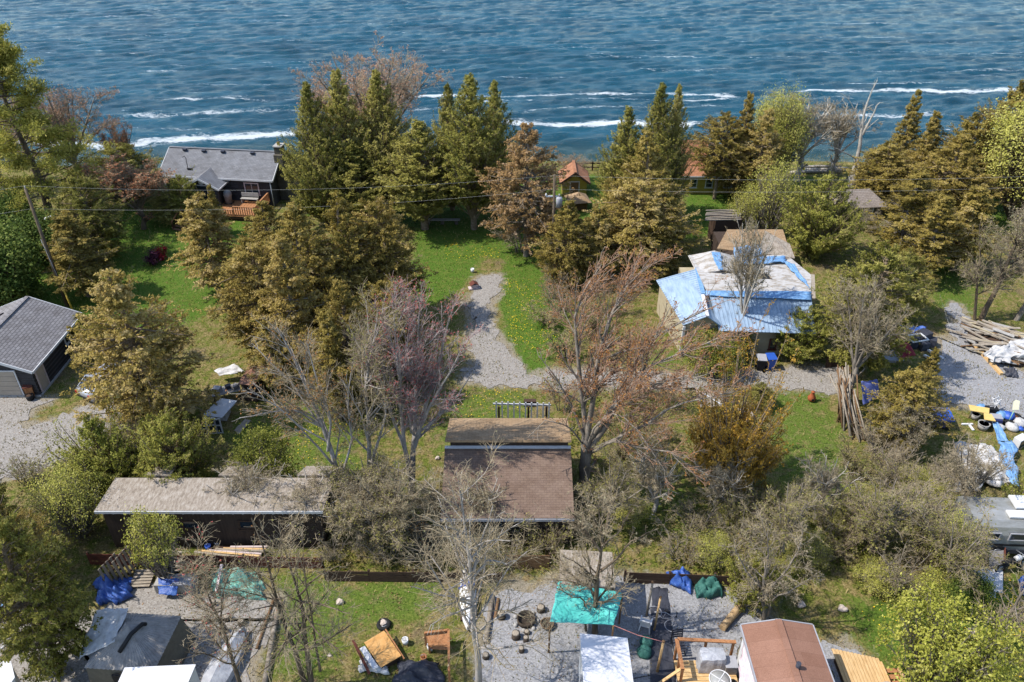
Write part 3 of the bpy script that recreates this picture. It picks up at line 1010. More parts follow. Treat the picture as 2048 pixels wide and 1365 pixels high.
def leafy(seed, h, r, leaf_mat, bark, n=7000, leaf=0.1, nclump=60, z0=0.12, sigma=0.3, flat=1.0):
    """a leafing shrub or tree: limbs, twigs and leaves gathered in clumps through the crown"""
    rs = np.random.RandomState(seed + 77)
    u = unit(rs.normal(size=(nclump, 3)))
    rad = rs.rand(nclump) ** 0.4
    zc = h * (z0 + (1 - z0) * 0.5)
    c = u * rad[:, None] * np.array([r * 0.85, r * 0.85, h * (1 - z0) * 0.46 * flat]) + np.array([0, 0, zc])
    c[:, 2] = np.maximum(c[:, 2], 0.15)
    idx = rs.randint(0, nclump, n)
    sg = sigma * rs.uniform(0.6, 1.3, nclump)
    C = c[idx] + rs.normal(size=(n, 3)) * sg[idx][:, None]
    C[:, 2] = np.maximum(C[:, 2], 0.05)
    Nn = unit(C - np.array([0, 0, zc * 0.7])) * 0.5 + np.array([0, 0, 0.5]) + rs.normal(0, 0.6, (n, 3))
    V, F = leaf_geo(C, Nn, leaf * rs.uniform(0.5, 1.3, n), rs, 0.62)
    tint = np.clip(rs.normal(0.45, 0.18, nclump)[idx] + rs.normal(0, 0.14, n), 0, 1)
    g = Geo()
    g.add(V, F, np.repeat(tint, 4))
    crown = g.mesh('crown', [leaf_mat])
    g = Geo()
    base = np.stack([c[:, 0] * 0.12, c[:, 1] * 0.12, np.zeros(nclump)], 1)
    mid = base * 0.5 + c * 0.5 + rs.normal(0, 0.1, c.shape)
    mid[:, 2] = np.maximum(mid[:, 2], 0.1)
    PL = np.stack([base, mid, c], 1)
    rdv = np.linspace(0.05, 0.012, 3)[None].repeat(nclump, 0) * (h / 4) ** 0.7
    V, F = chains_geo(PL, rdv, 5)
    g.add(V, F)
    PLn, RDn = grow(rs, PL, rdv, 12, 0.4, 1, (25, 70), (0.15, 0.3), 3, 0.5, rmin=0.008)
    V, F = chains_geo(PLn, RDn, 3)
    g.add(V, F)
    return dict(crown=crown, trunk=g.mesh('trunk', [bark]), h=h, r=r)

def pine(seed, h, bark, leaf_mat):
    rs = np.random.RandomState(seed)
    g = Geo()
    zz = np.linspace(0, h, 12)
    pts = np.stack([0.25 * np.sin(zz * 0.4), 0.15 * np.cos(zz * 0.5) - 0.15, zz], 1)
    V, F = chains_geo(pts[None], (0.06 + 0.02 * (h - zz))[None], 9)
    g.add(V, F)
    C, Dd, Tt = [], [], []
    z = h * 0.2
    PLs = []
    while z < h * 0.99:
        f = (z / h)
        k = rs.randint(3, 6)
        a0 = rs.rand() * 6.28
        for j in range(k):
            a = a0 + j * 6.283 / k + rs.normal(0, 0.3)
            Lb = (7.6 * (1 - f) ** 0.8 + 1.0) * rs.uniform(0.55, 1.1)
            p0 = np.array([np.interp(z, zz, pts[:, 0]), np.interp(z, zz, pts[:, 1]), z])
            el = 0.05 + 0.4 * f + rs.normal(0, 0.12)
            d = np.array([math.cos(a), math.sin(a), el])
            pl = np.stack([p0 + d * Lb * s + np.array([0, 0, 0.14 * Lb * (s * s - s)]) + rs.normal(0, 0.06, 3) * s for s in np.linspace(0, 1, 6)])
            PLs.append(pl)
        z += rs.uniform(0.45, 0.85)
    PL = np.stack(PLs)
    RD = np.linspace(0.075, 0.018, 6)[None].repeat(len(PL), 0)
    V, F = chains_geo(PL, RD, 5)
    g.add(V, F)
    sub, srd = grow(rs, PL, RD, 9, 0.3, 1.0, (20, 65), (0.14, 0.3), 3, 0.6, bias=(0, 0, 0.12), wob=0.12, rmin=0.012, shrink=0.3)
    V, F = chains_geo(sub, srd, 3)
    g.add(V, F)
    ends = np.concatenate([sub[:, -1], sub[:, 1], PL[:, -1]])
    keep = rs.rand(len(ends)) < 0.9
    ends = ends[keep]
    nn = 38
    idx = np.repeat(np.arange(len(ends)), nn)
    D = unit(rs.normal(size=(len(idx), 3)) + np.array([0, 0, 0.45]))
    Lh = rs.uniform(0.10, 0.2, len(idx))
    Cc = ends[idx] + rs.normal(0, 0.2, (len(idx), 3)) * np.array([1.4, 1.4, 0.6]) + D * Lh[:, None]
    V, F = leaf_geo(Cc, rs.normal(size=(len(idx), 3)) + np.array([0, 0, 0.8]), Lh, rs, 0.26, D)
    tint = np.clip(rs.normal(0.5, 0.2, len(ends))[idx] + rs.normal(0, 0.12, len(idx)), 0, 1)
    g2 = Geo()
    g2.add(V, F, np.repeat(tint, 4))
    return dict(crown=g2.mesh('crown', [leaf_mat]), trunk=g.mesh('trunk', [bark], True), h=h, r=5.0)

def plant(name, label, cat, var, base, h=None, w=None, rz=0.0, group=None, z=0.0):
    """one tree: a copy of a variant's meshes, scaled to its own height and width"""
    t = T(name, label, cat, (base[0], base[1], z - 0.06), rz, group)
    sz = (h / var['h']) if h else 1.0
    sx = (w / 2 / var['r']) if w else sz
    t.scale = (sx, sx, sz)
    O('trunk', var['trunk'], t)
    O('crown', var['crown'], t)
    return t

def px_tree(x, yt, yb, wpx):
    """foot, height and width of a tree from its foot, top and width in the photograph"""
    b = G(x, yb)
    v = (yt - 682.5) / FPX
    k = math.sin(TILT) + v * math.cos(TILT)      # solve for the height whose top sits at row yt
    q = math.cos(TILT) - v * math.sin(TILT)
    h = CAMH - b.y * k / q
    d = b.y * math.cos(TILT) + (CAMH - h / 2) * math.sin(TILT)
    return b, h, wpx * d / FPX
# variants of each kind, shared by the copies
V_CED = [conifer(11, 8, 2.6, 'flame', L_CEDAR, rough=0.36),
         conifer(12, 7.5, 2.6, 'egg', L_CEDAR, rough=0.4, lobes=4),
         conifer(13, 8, 2.5, 'cone', L_CEDAR, rough=0.5, nb=200),
         conifer(14, 8, 2.6, 'ragged', L_CEDAR, z0=0.14, rough=0.5, bare=0.2, nb=150, ns=10, lift=0.05),
         conifer(17, 8, 2.6, 'egg', L_CEDAR, z0=0.3, rough=0.42, nb=200),
         conifer(18, 8.5, 2.5, 'flame', L_CEDAR, rough=0.5, lobes=2, nb=200, lean=(0.5, 0))]
V_DGR = conifer(19, 8, 2.7, 'egg', L_DGREEN, rough=0.4, lobes=4)
V_BRN = [conifer(15, 8, 2.6, 'flame', L_RUST, z0=0.2, rough=0.5, bare=0.45, bark=BARK_G),
         conifer(16, 9, 2.4, 'ragged', L_CEDAR, rough=0.5, bare=0.5, nb=170, ns=10, bark=BARK_G)]
V_ARB = [conifer(21, 13, 2.7, 'flame', L_GREEN, z0=0.05, nb=400, ns=8, nl=20, rough=0.26, lift=0.95),
         conifer(22, 13, 2.6, 'flame', L_GREEN, z0=0.05, nb=380, ns=8, nl=20, rough=0.32, lift=0.85, lobes=4),
         conifer(23, 12, 2.6, 'flame', L_GREEN, z0=0.24, nb=330, ns=8, nl=20, rough=0.36, lift=0.8, lobes=4)]
V_BRT = [conifer(31, 5.5, 2.2, 'egg', L_BRIGHT, z0=0.03, nb=210, ns=8, nl=20, rough=0.34, leaf=0.068, lift=0.7),
         conifer(32, 4, 1.9, 'flame', L_BRIGHT, z0=0.03, nb=180, ns=8, nl=20, rough=0.4, leaf=0.06, lift=0.7)]
V_ORG = [conifer(41, 3.0, 2.2, 'egg', L_ORANGE, z0=0.02, nb=260, ns=8, nl=20, rough=0.28, leaf=0.062, lift=0.75)]
V_HDG = [leafy(51, 5, 3.0, L_HEDGE, BARK_D, n=26000, leaf=0.09, nclump=160, z0=0.02, sigma=0.42)]
V_SPR = [leafy(61, 3.4, 3.0, L_SPRING, BARK_G, n=15000, leaf=0.058, nclump=170, z0=0.1, sigma=0.24),
         leafy(62, 4, 2.0, L_SPRING, BARK_G, n=4800, leaf=0.06, nclump=80, z0=0.25, sigma=0.2)]
V_WIL = [leafy(63, 11, 5, L_WILLOW, BARK, n=30000, leaf=0.085, nclump=320, z0=0.15, sigma=0.5)]
V_OLV = [leafy(64, 5, 2.8, L_WILLOW, BARK_G, n=9000, leaf=0.055, nclump=130, z0=0.1, sigma=0.36),
         leafy(65, 4, 2.2, L_BRIGHT, BARK_G, n=11000, leaf=0.065, nclump=100, z0=0.05, sigma=0.3)]
V_MAP = [round_tree(71, 13, 6.0, BARK_G, BUD_SALMON, n1=13, nt=7500, nbud=1.5, bud_size=0.065),
         round_tree(72, 11, 5.0, BARK_G, BUD_SALMON, n1=11, nt=7500, nbud=0.9, bud_size=0.06)]
V_RED = [round_tree(73, 7, 3.0, BARK, BUD_RUST, n1=7, nt=4200, nbud=1.3, bud_size=0.06, up=0.14)]
V_GRY = [round_tree(74, 8, 3.4, BARK_G, BUD_GREY, n1=8, nt=3800, nbud=0.7, bud_size=0.05),
         round_tree(75, 7, 3.0, BARK_P, BUD_GREY, n1=8, nt=3200, nbud=0.25, bud_size=0.05),
         round_tree(76, 9, 3.6, BARK_G, BUD_OLIVE, n1=8, nt=3600, nbud=1.0, bud_size=0.06)]
V_SHR = [shrub(81, 3.4, 2.2, BARK_G, BUD_OLIVE, nt=1150, nbud=0.6, bud_size=0.045),
         shrub(82, 3.0, 2.2, BARK_G, BUD_GREY, nt=1150, nbud=0.4, bud_size=0.04),
         shrub(83, 2.6, 2.0, BARK, BUD_OLIVE, nt=1150, nbud=1.0, bud_size=0.05),
         shrub(84, 3.6, 2.0, BARK_G, BUD_ORANGE, nt=1150, nbud=0.8, bud_size=0.05)]

def tree(name, label, cat, var, x, yt, yb, w, rz=None, group=None):
    b, h, wm = px_tree(x, yt, yb, w)
    return plant(name, label, cat, var, b, h, wm, rz if rz is not None else (x * 0.37 + yb * 0.11) % 6.28, group)

# --- trees by the lake, from the left
PINE = pine(91, 17, BARK, L_PINE)
b, h, w = px_tree(104, 80, 450, 250)
plant('white_pine', 'tall open white pine with layered tufted branches at the left edge', 'tree', PINE, b, h, None, 0.6)
TREES = [
    ('bare_tree', 'broad leafless brown tree on the lake bank right behind the tall pine', V_MAP[1], 165, 178, 372, 210),
    ('bare_tree', 'leafless brown tree on the lake bank at the far left edge', V_MAP[1], 10, 195, 380, 190),
    ('bare_tree', 'small red budded tree in front of the breaking surf, left of the grey lake house', V_RED[0], 258, 243, 372, 66),
    ('budding_tree', 'rusty red budding tree on the lawn left of the grey lake house', V_RED[0], 288, 318, 458, 150),
    ('cedar_tree', 'dark bushy cedar behind the rusty red budding tree', V_DGR, 262, 292, 400, 130),
    ('hedge_tree', 'dense hedge tree in shade-darkened green at the left edge above the garage', V_HDG[0], 20, 452, 606, 190),
    ('hedge_tree', 'light green leafy tree left of the utility pole', V_HDG[0], 100, 425, 520, 150),
    ('hedge_tree', 'green leafy tree under the tall pine at the left edge', V_HDG[0], 30, 385, 500, 150),
    ('cedar_tree', 'open olive cedar with drooping tiers beside the left utility pole', V_CED[3], 178, 428, 592, 165),
    ('cedar_tree', 'dark cedar behind the tiered olive cedar at the left pole', V_DGR, 205, 350, 520, 120),
    ('round_bush', 'rounded yellow green bush under the lake house window', V_BRT[0], 374, 352, 432, 66),
    ('cedar_bush', 'dark low bush left of the lake house deck', V_DGR, 345, 385, 440, 80),
    ('cedar_tree', 'olive cedar with orange brown crown in front of the lake house deck', V_CED[3], 440, 392, 588, 170),
    ('cedar_bush', 'thin pointed cedar beside the lake house door', V_CED[2], 440, 368, 470, 45),
    ('cedar_tree', 'spiky topped cedar standing between the garage and the red flowering shrub', V_CED[5], 320, 528, 852, 215),
    ('golden_bush', 'small golden cedar bush beside the garage window', V_BRT[1], 215, 640, 706, 70),
    ('dark_bush', 'rounded dark bush at the far corner of the garage', V_DGR, 180, 628, 690, 60),
    ('cedar_tree', 'brownish cedar right of the lake house deck, below the chimney', V_CED[0], 560, 400, 600, 130),
    ('cedar_tree', 'wide olive cedar in the middle of the left grove', V_CED[1], 545, 480, 700, 165),
    ('cedar_tree', 'tall brown olive cedar at the centre of the left grove', V_CED[0], 632, 405, 690, 180),
    ('bare_cedar', 'half bare grey brown cedar with visible branches in the left grove', V_BRN[1], 610, 470, 762, 160),
    ('cedar_tree', 'dense cedar at the right edge of the left grove, shading the lawn', V_CED[1], 772, 400, 640, 150),
    ('cedar_tree', 'tall olive cedar left of the shaded lawn edge', V_CED[5], 705, 395, 668, 150),
    ('cedar_tree', 'olive brown cedar low in the grove behind the red budded tree', V_CED[0], 712, 560, 808, 150),
    ('cedar_tree', 'grey olive cedar beside the centre drive, right end of the grove', V_CED[1], 790, 560, 740, 130),
    ('cedar_tree', 'short cedar in front of the grove, left of the birdbath stump', V_CED[3], 560, 640, 780, 120),
    ('cedar_tree', 'cedar with a bare stem rising over the stump table', V_BRN[1], 682, 620, 838, 110),
    ('bare_tree', 'big leafless salmon brown tree behind the tall arborvitae group', V_MAP[0], 755, 98, 372, 255),
    ('arborvitae', 'leftmost tall green arborvitae of the central lakeside group', V_ARB[0], 652, 162, 448, 120),
    ('arborvitae', 'second tall green arborvitae of the central lakeside group', V_ARB[1], 706, 138, 432, 125),
    ('arborvitae', 'tallest dark arborvitae right of its twin in the central group', V_ARB[0], 778, 138, 424, 130),
    ('arborvitae', 'short green arborvitae in front of the central group, at the roof by the grove', V_ARB[1], 722, 285, 452, 130),
    ('cedar_tree', 'broad brown cedar with twin bare trunks at the head of the centre lawn', V_ARB[2], 850, 240, 458, 150),
    ('arborvitae', 'left arborvitae of the trio right of the central gap', V_ARB[0], 905, 165, 420, 90),
    ('arborvitae', 'middle pointed arborvitae of the trio, with a bare trunk on the lawn', V_ARB[2], 948, 148, 458, 130),
    ('arborvitae', 'right dark arborvitae of the trio right of the central gap', V_ARB[1], 992, 160, 430, 95),
    ('dying_cedar', 'rusty orange dying cedar with grey bare lower branches on the lawn', V_BRN[0], 1052, 245, 512, 150),
    ('grey_shrub', 'grey leafless lower limbs around the trunk of the dying cedar', V_SHR[1], 1046, 385, 505, 130),
    ('cedar_tree', 'olive cedar at the foot of the transformer pole', V_CED[0], 1132, 400, 566, 110),
    ('arborvitae', 'tallest twin topped arborvitae right of the transformer pole', V_ARB[0], 1298, 164, 440, 110),
    ('arborvitae', 'green arborvitae left of the twin topped one, right of the pole', V_ARB[1], 1240, 212, 440, 100),
    ('arborvitae', 'narrow arborvitae spire on the right of the twin topped pair', V_ARB[1], 1330, 168, 430, 70),
    ('cedar_tree', 'brown cedar in front of the twin topped arborvitae', V_CED[5], 1285, 262, 500, 125),
    ('cedar_tree', 'wide olive brown cedar left of the blue roofed house', V_CED[1], 1268, 355, 545, 170),
    ('cedar_tree', 'dark cedar between the yellow cottage lawn and the blue roofed house', V_CED[5], 1322, 372, 545, 105),
    ('cedar_tree', 'pale cedar at the lawn edge below the transformer pole', V_CED[3], 1190, 410, 560, 110),
    ('bare_tree', 'pinkish leafless bush on the bank behind the wooden lakeside fence', V_MAP[1], 1142, 312, 362, 66),
    ('cedar_tree', 'olive cedar with a bare lower trunk in front of the yellow cottage', V_CED[4], 1428, 226, 398, 100),
    ('cedar_tree', 'brown cedar spire rising behind the yellow cottage', V_CED[2], 1468, 184, 392, 80),
    ('cedar_tree', 'rusty cedar leaning over the right end of the yellow cottage', V_CED[5], 1505, 215, 402, 95),
    ('willow', 'hazy yellow green willow on the bank behind the yellow cottage', V_WIL[0], 1540, 166, 372, 130),
    ('pale_bare_tree', 'pale grey bare tree leaning over the lake beside the driftwood logs', V_GRY[1], 1592, 202, 362, 150),
    ('pale_bare_tree', 'thin silvery bare tree between the willow and the dead snag', V_GRY[1], 1665, 205, 352, 110),
    ('leafing_shrub', 'olive leafing thicket right of the cottage lawn', V_OLV[0], 1530, 312, 470, 130),
    ('leafing_shrub', 'tan leafing shrub above the brown shed roof of the blue house', V_OLV[0], 1480, 372, 468, 80),
    ('bright_cedar', 'bright yellow green cedar behind the blue roofed house', V_BRT[0], 1628, 350, 512, 130),
    ('cedar_tree', 'wind leaning cedar spire right of the dead snag', V_CED[2], 1790, 178, 352, 72),
    ('cedar_tree', 'leaning cedar below and right of the spire by the snag', V_CED[2], 1826, 222, 392, 90),
    ('cedar_tree', 'dark cedar right behind the stump of the dead snag', V_CED[1], 1752, 285, 402, 110),
    ('cedar_tree', 'broad olive cedar in the middle of the right lakeside grove', V_CED[0], 1872, 268, 452, 150),
    ('cedar_tree', 'tall topped cedar on the bank left of the yellow willow', V_CED[1], 1975, 162, 400, 120),
    ('cedar_tree', 'olive cedar sloping down left from the tall bank cedar', V_CED[1], 1905, 225, 410, 120),
    ('willow', 'bright yellow green tree filling the upper right edge', V_WIL[0], 2030, 176, 440, 240),
    ('cedar_tree', 'grey brown cedar over the grey shed roof on the right', V_BRN[1], 1790, 340, 520, 160),
    ('cedar_tree', 'brown cedar behind the right lawn, left of the leaning trunk', V_CED[3], 1905, 372, 540, 150),
    ('bare_cedar', 'half bare cedar between the grey shed and the dark cedar', V_BRN[1], 1840, 390, 560, 130),
    ('grey_shrub', 'grey bare tree over the small lawn at the right edge', V_GRY[0], 2032, 400, 640, 170),
    ('cedar_tree', 'big dark green cedar at the right corner of the blue roofed house', V_DGR, 1708, 492, 738, 168),
    ('cedar_tree', 'dark cedar right of the biggest one, over the red tarp', V_DGR, 1782, 502, 634, 105),
    ('bare_tree', 'leafless tree with forked grey trunk in front of the big dark cedar', V_GRY[0], 1692, 570, 800, 150),
    ('leafing_tree', 'small yellow green tree at the near right corner of the blue roof', V_BRT[0], 1592, 615, 716, 98),
    ('leafless_tree', 'slim bare tree rising against the blue metal roof', V_GRY[1], 1472, 455, 706, 105),
    ('leafing_shrub', 'orange tinged bush against the wall of the blue roofed house', V_OLV[1], 1480, 648, 706, 60),
    ('leafing_shrub', 'low yellow green thicket left of the recycling bins', V_OLV[1], 1420, 668, 740, 150),
    ('cedar_tree', 'small rusty olive cedar beside the grey gravel yard', V_CED[2], 1838, 696, 800, 66),
    ('cedar_tree', 'olive cedar over the blue tarp behind the leaning poles', V_CED[1], 1792, 735, 890, 118),
    ('round_bush', 'round dark green bush beside the pale rocks', V_DGR, 1516, 768, 812, 52),
    ('orange_juniper', 'big rounded orange juniper on the slope below the wooden gate', V_ORG[0], 1450, 836, 975, 168),
    ('cedar_tree', 'yellow green cedar behind the long low shed, right of the white frames', V_BRT[0], 372, 826, 985, 140),
    ('cedar_tree', 'dark green cedar behind the left end of the long low shed', V_BRT[1], 232, 836, 985, 140),
    ('leafing_shrub', 'orange tinted sparse shrub behind the right half of the long shed', V_OLV[1], 545, 862, 985, 150),
    ('leafing_tree', 'small leafing tree standing in front of the long shed wall', V_SPR[1], 338, 1020, 1165, 120),
    ('cedar_tree', 'dark blue green cedar at the left edge above the patio', V_DGR, 5, 895, 1110, 110),
    ('cedar_tree', 'large olive cedar over the patio at the lower left', V_DGR, 125, 1030, 1335, 185),
    ('cedar_tree', 'olive cedar left of the large patio cedar, behind the fence', V_CED[0], 70, 1000, 1180, 120),
    ('leafing_shrub', 'olive green shrub at the left end of the long low shed', V_OLV[0], 165, 930, 1070, 170),
    ('leafing_shrub', 'big yellow green leafing bush in the dandelion meadow at lower right', V_SPR[0], 1862, 1216, 1372, 300),
    ('golden_bush', 'olive golden bush beside the green tarp heap', V_BRT[1], 1500, 1105, 1205, 100),
    ('leafing_shrub', 'olive shrub with orange tinge left of the silver bus', V_OLV[0], 1880, 1030, 1150, 120),
    ('yellow_shrub', 'yellow shrub at the right edge above the silver bus', V_SPR[1], 2030, 960, 1050, 110),
    ('green_shrub', 'bright green shrub below the pale sheets near the bus', V_HDG[0], 1925, 1150, 1225, 90),
]
for nm, lb, var, x, yt, yb, w in TREES:
    tree(nm, lb, 'shrub' if ('bush' in nm or 'shrub' in nm) else 'tree', var, x, yt, yb, w)

# --- the bare thicket along the lower middle and right
rsx = np.random.RandomState(5)
ORD = ['leftmost', 'second from left', 'third from left', 'fourth from left', 'fifth from left', 'sixth from left', 'seventh from left', 'eighth from left', 'ninth from left', 'tenth from left', 'eleventh from left', 'twelfth from left', 'thirteenth from left', 'fourteenth from left', 'fifteenth from left', 'sixteenth from left', 'seventeenth from left', 'eighteenth from left']
def thicket(poly, n, label, group, kinds, hmin, hmax, wmin, wmax, name='bare_shrub'):
    P = px_poly(poly)
    pts = []
    while len(pts) < n:
        x = rsx.uniform(P[:, 0].min(), P[:, 0].max())
        y = rsx.uniform(P[:, 1].min(), P[:, 1].max())
        if poly_sdf(np.array([x]), np.array([y]), P)[0] > 0:
            continue
        if pts and min((x - a) ** 2 + (y - b_) ** 2 for a, b_ in pts) < 1.0:
            continue
        pts.append((x, y))
    pts.sort(key=lambda p: p[0] / (p[1] * math.cos(TILT) + CAMH * math.sin(TILT)))
    for k, (x, y) in enumerate(pts):
        v = kinds[rsx.randint(len(kinds))]
        plant(name, (ORD[k] if k < n - 1 else 'rightmost') + ' of the ' + label, 'shrub' if 'shrub' in name else 'tree', v, (x, y), rsx.uniform(hmin, hmax), rsx.uniform(wmin, wmax), rsx.rand() * 6.28, group)
TA = [(1120, 1010), (1330, 1030), (1500, 1000), (1680, 1050), (1690, 1170), (1440, 1150), (1250, 1110), (1120, 1110)]
TB = [(1690, 910), (1830, 900), (1910, 950), (1920, 1010), (1900, 1200), (1700, 1210), (1660, 1060)]
thicket(TA, 11, 'grey leafless shrubs right of the brown shed', 'grey shrubs of the thicket right of the shed', V_SHR[:3], 1.6, 3.2, 2.2, 3.8)
thicket(TA, 7, 'olive leafing shrubs right of the brown shed', 'olive leafing shrubs right of the shed', [V_OLV[0]], 1.2, 2.4, 2.0, 3.2, 'leafing_shrub')
thicket(TA, 5, 'slim bare trees right of the brown shed', 'slim bare trees right of the shed', [V_GRY[1], V_GRY[2]], 3.6, 5.6, 2.6, 4.0, 'bare_tree')
thicket(TB, 12, 'grey leafless shrubs left of the silver bus', 'grey shrubs of the thicket left of the bus', V_SHR[:3], 1.8, 3.4, 2.4, 4.0)
thicket(TB, 6, 'olive leafing shrubs left of the silver bus', 'olive leafing shrubs left of the bus', [V_OLV[0]], 1.4, 2.6, 2.2, 3.4, 'leafing_shrub')
thicket(TB, 5, 'slim grey bare trees left of the silver bus', 'slim bare trees left of the bus', [V_GRY[0], V_GRY[2]], 3.6, 5.4, 2.8, 4.4, 'bare_tree')
thicket([(470, 1010), (670, 1010), (660, 1090), (480, 1090)], 3, 'slim bare trees before the right half of the long shed', 'slim bare trees before the long shed', [V_GRY[1]], 3.2, 4.4, 2.6, 4.0, 'bare_tree')
thicket([(670, 1030), (880, 1040), (880, 1110), (660, 1110)], 4, 'slim bare trees between the long shed and the brown shed', 'slim bare trees between the sheds', [V_GRY[0], V_GRY[2]], 3.8, 5.6, 2.8, 4.2, 'bare_tree')
thicket([(880, 1060), (1120, 1050), (1130, 1120), (880, 1120)], 2, 'slim bare trees below the brown shed roof', 'slim bare trees below the brown shed', [V_GRY[1], V_GRY[0]], 3.0, 4.2, 2.4, 3.4, 'bare_tree')
thicket([(660, 1050), (900, 1060), (1100, 1080), (1100, 1140), (880, 1150), (640, 1120)], 13, 'thin leafless shrubs along the fence below the brown shed', 'thin shrubs along the fence in front of the shed', V_SHR, 1.4, 2.6, 1.8, 3.2)
thicket([(380, 1040), (640, 1040), (640, 1085), (380, 1080)], 5, 'twiggy leafless shrubs in front of the long shed wall', 'twiggy shrubs in front of the long shed wall', V_SHR, 1.6, 2.6, 1.8, 2.8)
thicket([(560, 700), (800, 700), (900, 780), (880, 860), (700, 900)], 7, 'olive leafless shrubs under the red budded tree', 'olive shrubs under the red budded tree', V_SHR, 1.8, 3.0, 2.0, 3.2)
thicket([(1090, 800), (1300, 760), (1400, 800), (1330, 960), (1200, 960)], 8, 'rusty leafless shrubs at the foot of the windswept tree', 'rusty shrubs around the windswept tree', [V_SHR[3], V_SHR[2]], 1.6, 2.8, 2.0, 3.2)
thicket([(1060, 590), (1250, 560), (1300, 700), (1100, 720)], 6, 'tan leafless shrubs behind the windswept tree', 'tan shrubs behind the windswept tree', [V_SHR[3], V_SHR[2]], 1.6, 3.0, 2.4, 3.6)
thicket([(200, 760), (330, 790), (330, 930), (210, 900)], 5, 'grey leafless saplings beside the parked silver car', 'grey saplings beside the silver car', [V_SHR[1], V_SHR[0]], 2.2, 3.6, 2.2, 3.2)
thicket([(1930, 470), (2060, 470), (2060, 600), (1940, 590)], 4, 'brown leafless shrubs near the right edge above the lumber', 'brown shrubs at the right edge', [V_SHR[3], V_SHR[1]], 1.6, 2.8, 2.4, 3.4)
thicket([(1640, 330), (1780, 420), (1760, 500), (1680, 470)], 4, 'grey leafless shrubs around the grey shed roof', 'grey shrubs around the grey shed', [V_SHR[1], V_SHR[0]], 1.6, 2.8, 2.4, 3.4)
thicket([(40, 960), (180, 920), (190, 1030), (60, 1060)], 5, 'thin olive shrubs on the slope left of the long shed', 'olive shrubs left of the long shed', V_SHR[:3], 1.4, 2.6, 2.0, 3.2)

# --- the big bare trees, limbs laid out one by one
def limb(path, Y, r0, r1):
    """path: (x, y, nearer/farther offset) seen in the photograph"""
    return ([GY(x, y, Y + d) for x, y, d in path], r0, r1)
def big_tree(name, label, seed, foot, Ydepth, limbs, spec, bark, bud, nbud, bud_size, twig=None):
    base = G(*foot)
    ls = []
    for path, r0, r1 in limbs:
        pts, a, c = limb(path, base.y, r0, r1)
        ls.append(([p - base for p in pts], a, c))
    v = bare_tree(seed, ls, spec, bark, bud, nbud, bud_size, twig, wiggle=0.06)
    t = T(name, label, 'tree', (base.x, base.y, -0.08))
    O('trunk', v['trunk'], t)
    O('crown', v['crown'], t)
    return t
WINDY = (0.07, 0.01, 0.08)
big_tree('bare_tree', 'huge windswept leafless maple with grey limbs beside the brown shed', 501, (1168, 985), 0, [
    ([(1168, 985, 0), (1165, 930, 0), (1172, 880, 0)], 0.312, 0.306),
    ([(1168, 930, 0), (1168, 830, 0.3), (1155, 700, 0.8), (1148, 620, 1.2), (1180, 560, 1.6), (1205, 525, 2)], 0.172, 0.027),
    ([(1172, 890, 0), (1185, 800, 0), (1195, 720, 0), (1215, 650, 0.4), (1235, 590, 0.8), (1290, 535, 1)], 0.187, 0.027),
    ([(1172, 910, 0), (1215, 850, -0.5), (1262, 735, -0.6), (1300, 680, -0.4), (1345, 650, 0), (1420, 615, 0.3)], 0.187, 0.027),
    ([(1180, 880, 0), (1230, 800, -1), (1270, 760, -1.4), (1310, 720, -1.8), (1390, 690, -2), (1470, 655, -2)], 0.125, 0.023),
    ([(1185, 860, 0), (1240, 800, -1.2), (1300, 765, -2), (1370, 755, -2.6), (1430, 740, -3)], 0.101, 0.018),
    ([(1180, 900, 0), (1245, 870, -1.6), (1290, 850, -2.2), (1340, 815, -2.6), (1400, 800, -3), (1470, 785, -3)], 0.109, 0.018),
    ([(1180, 905, 0), (1230, 875, -1.5), (1285, 895, -3), (1345, 900, -3.6), (1385, 930, -4), (1420, 945, -4.2)], 0.086, 0.018),
    ([(1172, 900, 0), (1190, 850, -0.6), (1235, 820, -1.8), (1280, 870, -3), (1330, 945, -4.2)], 0.070, 0.016),
    ([(1168, 870, 0), (1135, 800, 0.4), (1110, 750, 0.6), (1075, 705, 0.8)], 0.078, 0.018),
    ([(1168, 890, 0), (1140, 850, -0.8), (1095, 840, -1.4), (1055, 880, -2)], 0.055, 0.014),
    ([(1200, 720, 0), (1240, 700, -0.5), (1300, 690, -1), (1340, 610, -1)], 0.070, 0.016),
], [dict(per=0, count=200, t0=0.25, t1=1, ang=(20, 50), ratio=(0.18, 0.36), m=5, rr=0.5, bias=WINDY, wob=0.14, rmin=0.022),
    dict(per=0, count=1500, t0=0.15, t1=1, ang=(20, 50), ratio=(0.35, 0.65), m=4, rr=0.55, bias=WINDY, wob=0.18, rmin=0.014),
    dict(per=0, count=3600, t0=0.1, t1=1, ang=(15, 45), ratio=(0.55, 1.0), m=2, rr=0.6, bias=WINDY, wob=0.2, rmin=0.0095)],
    BARK_G, BUD_ORANGE, 2.6, 0.05, BARK_TB)
UPW = (0.015, 0.0, 0.09)
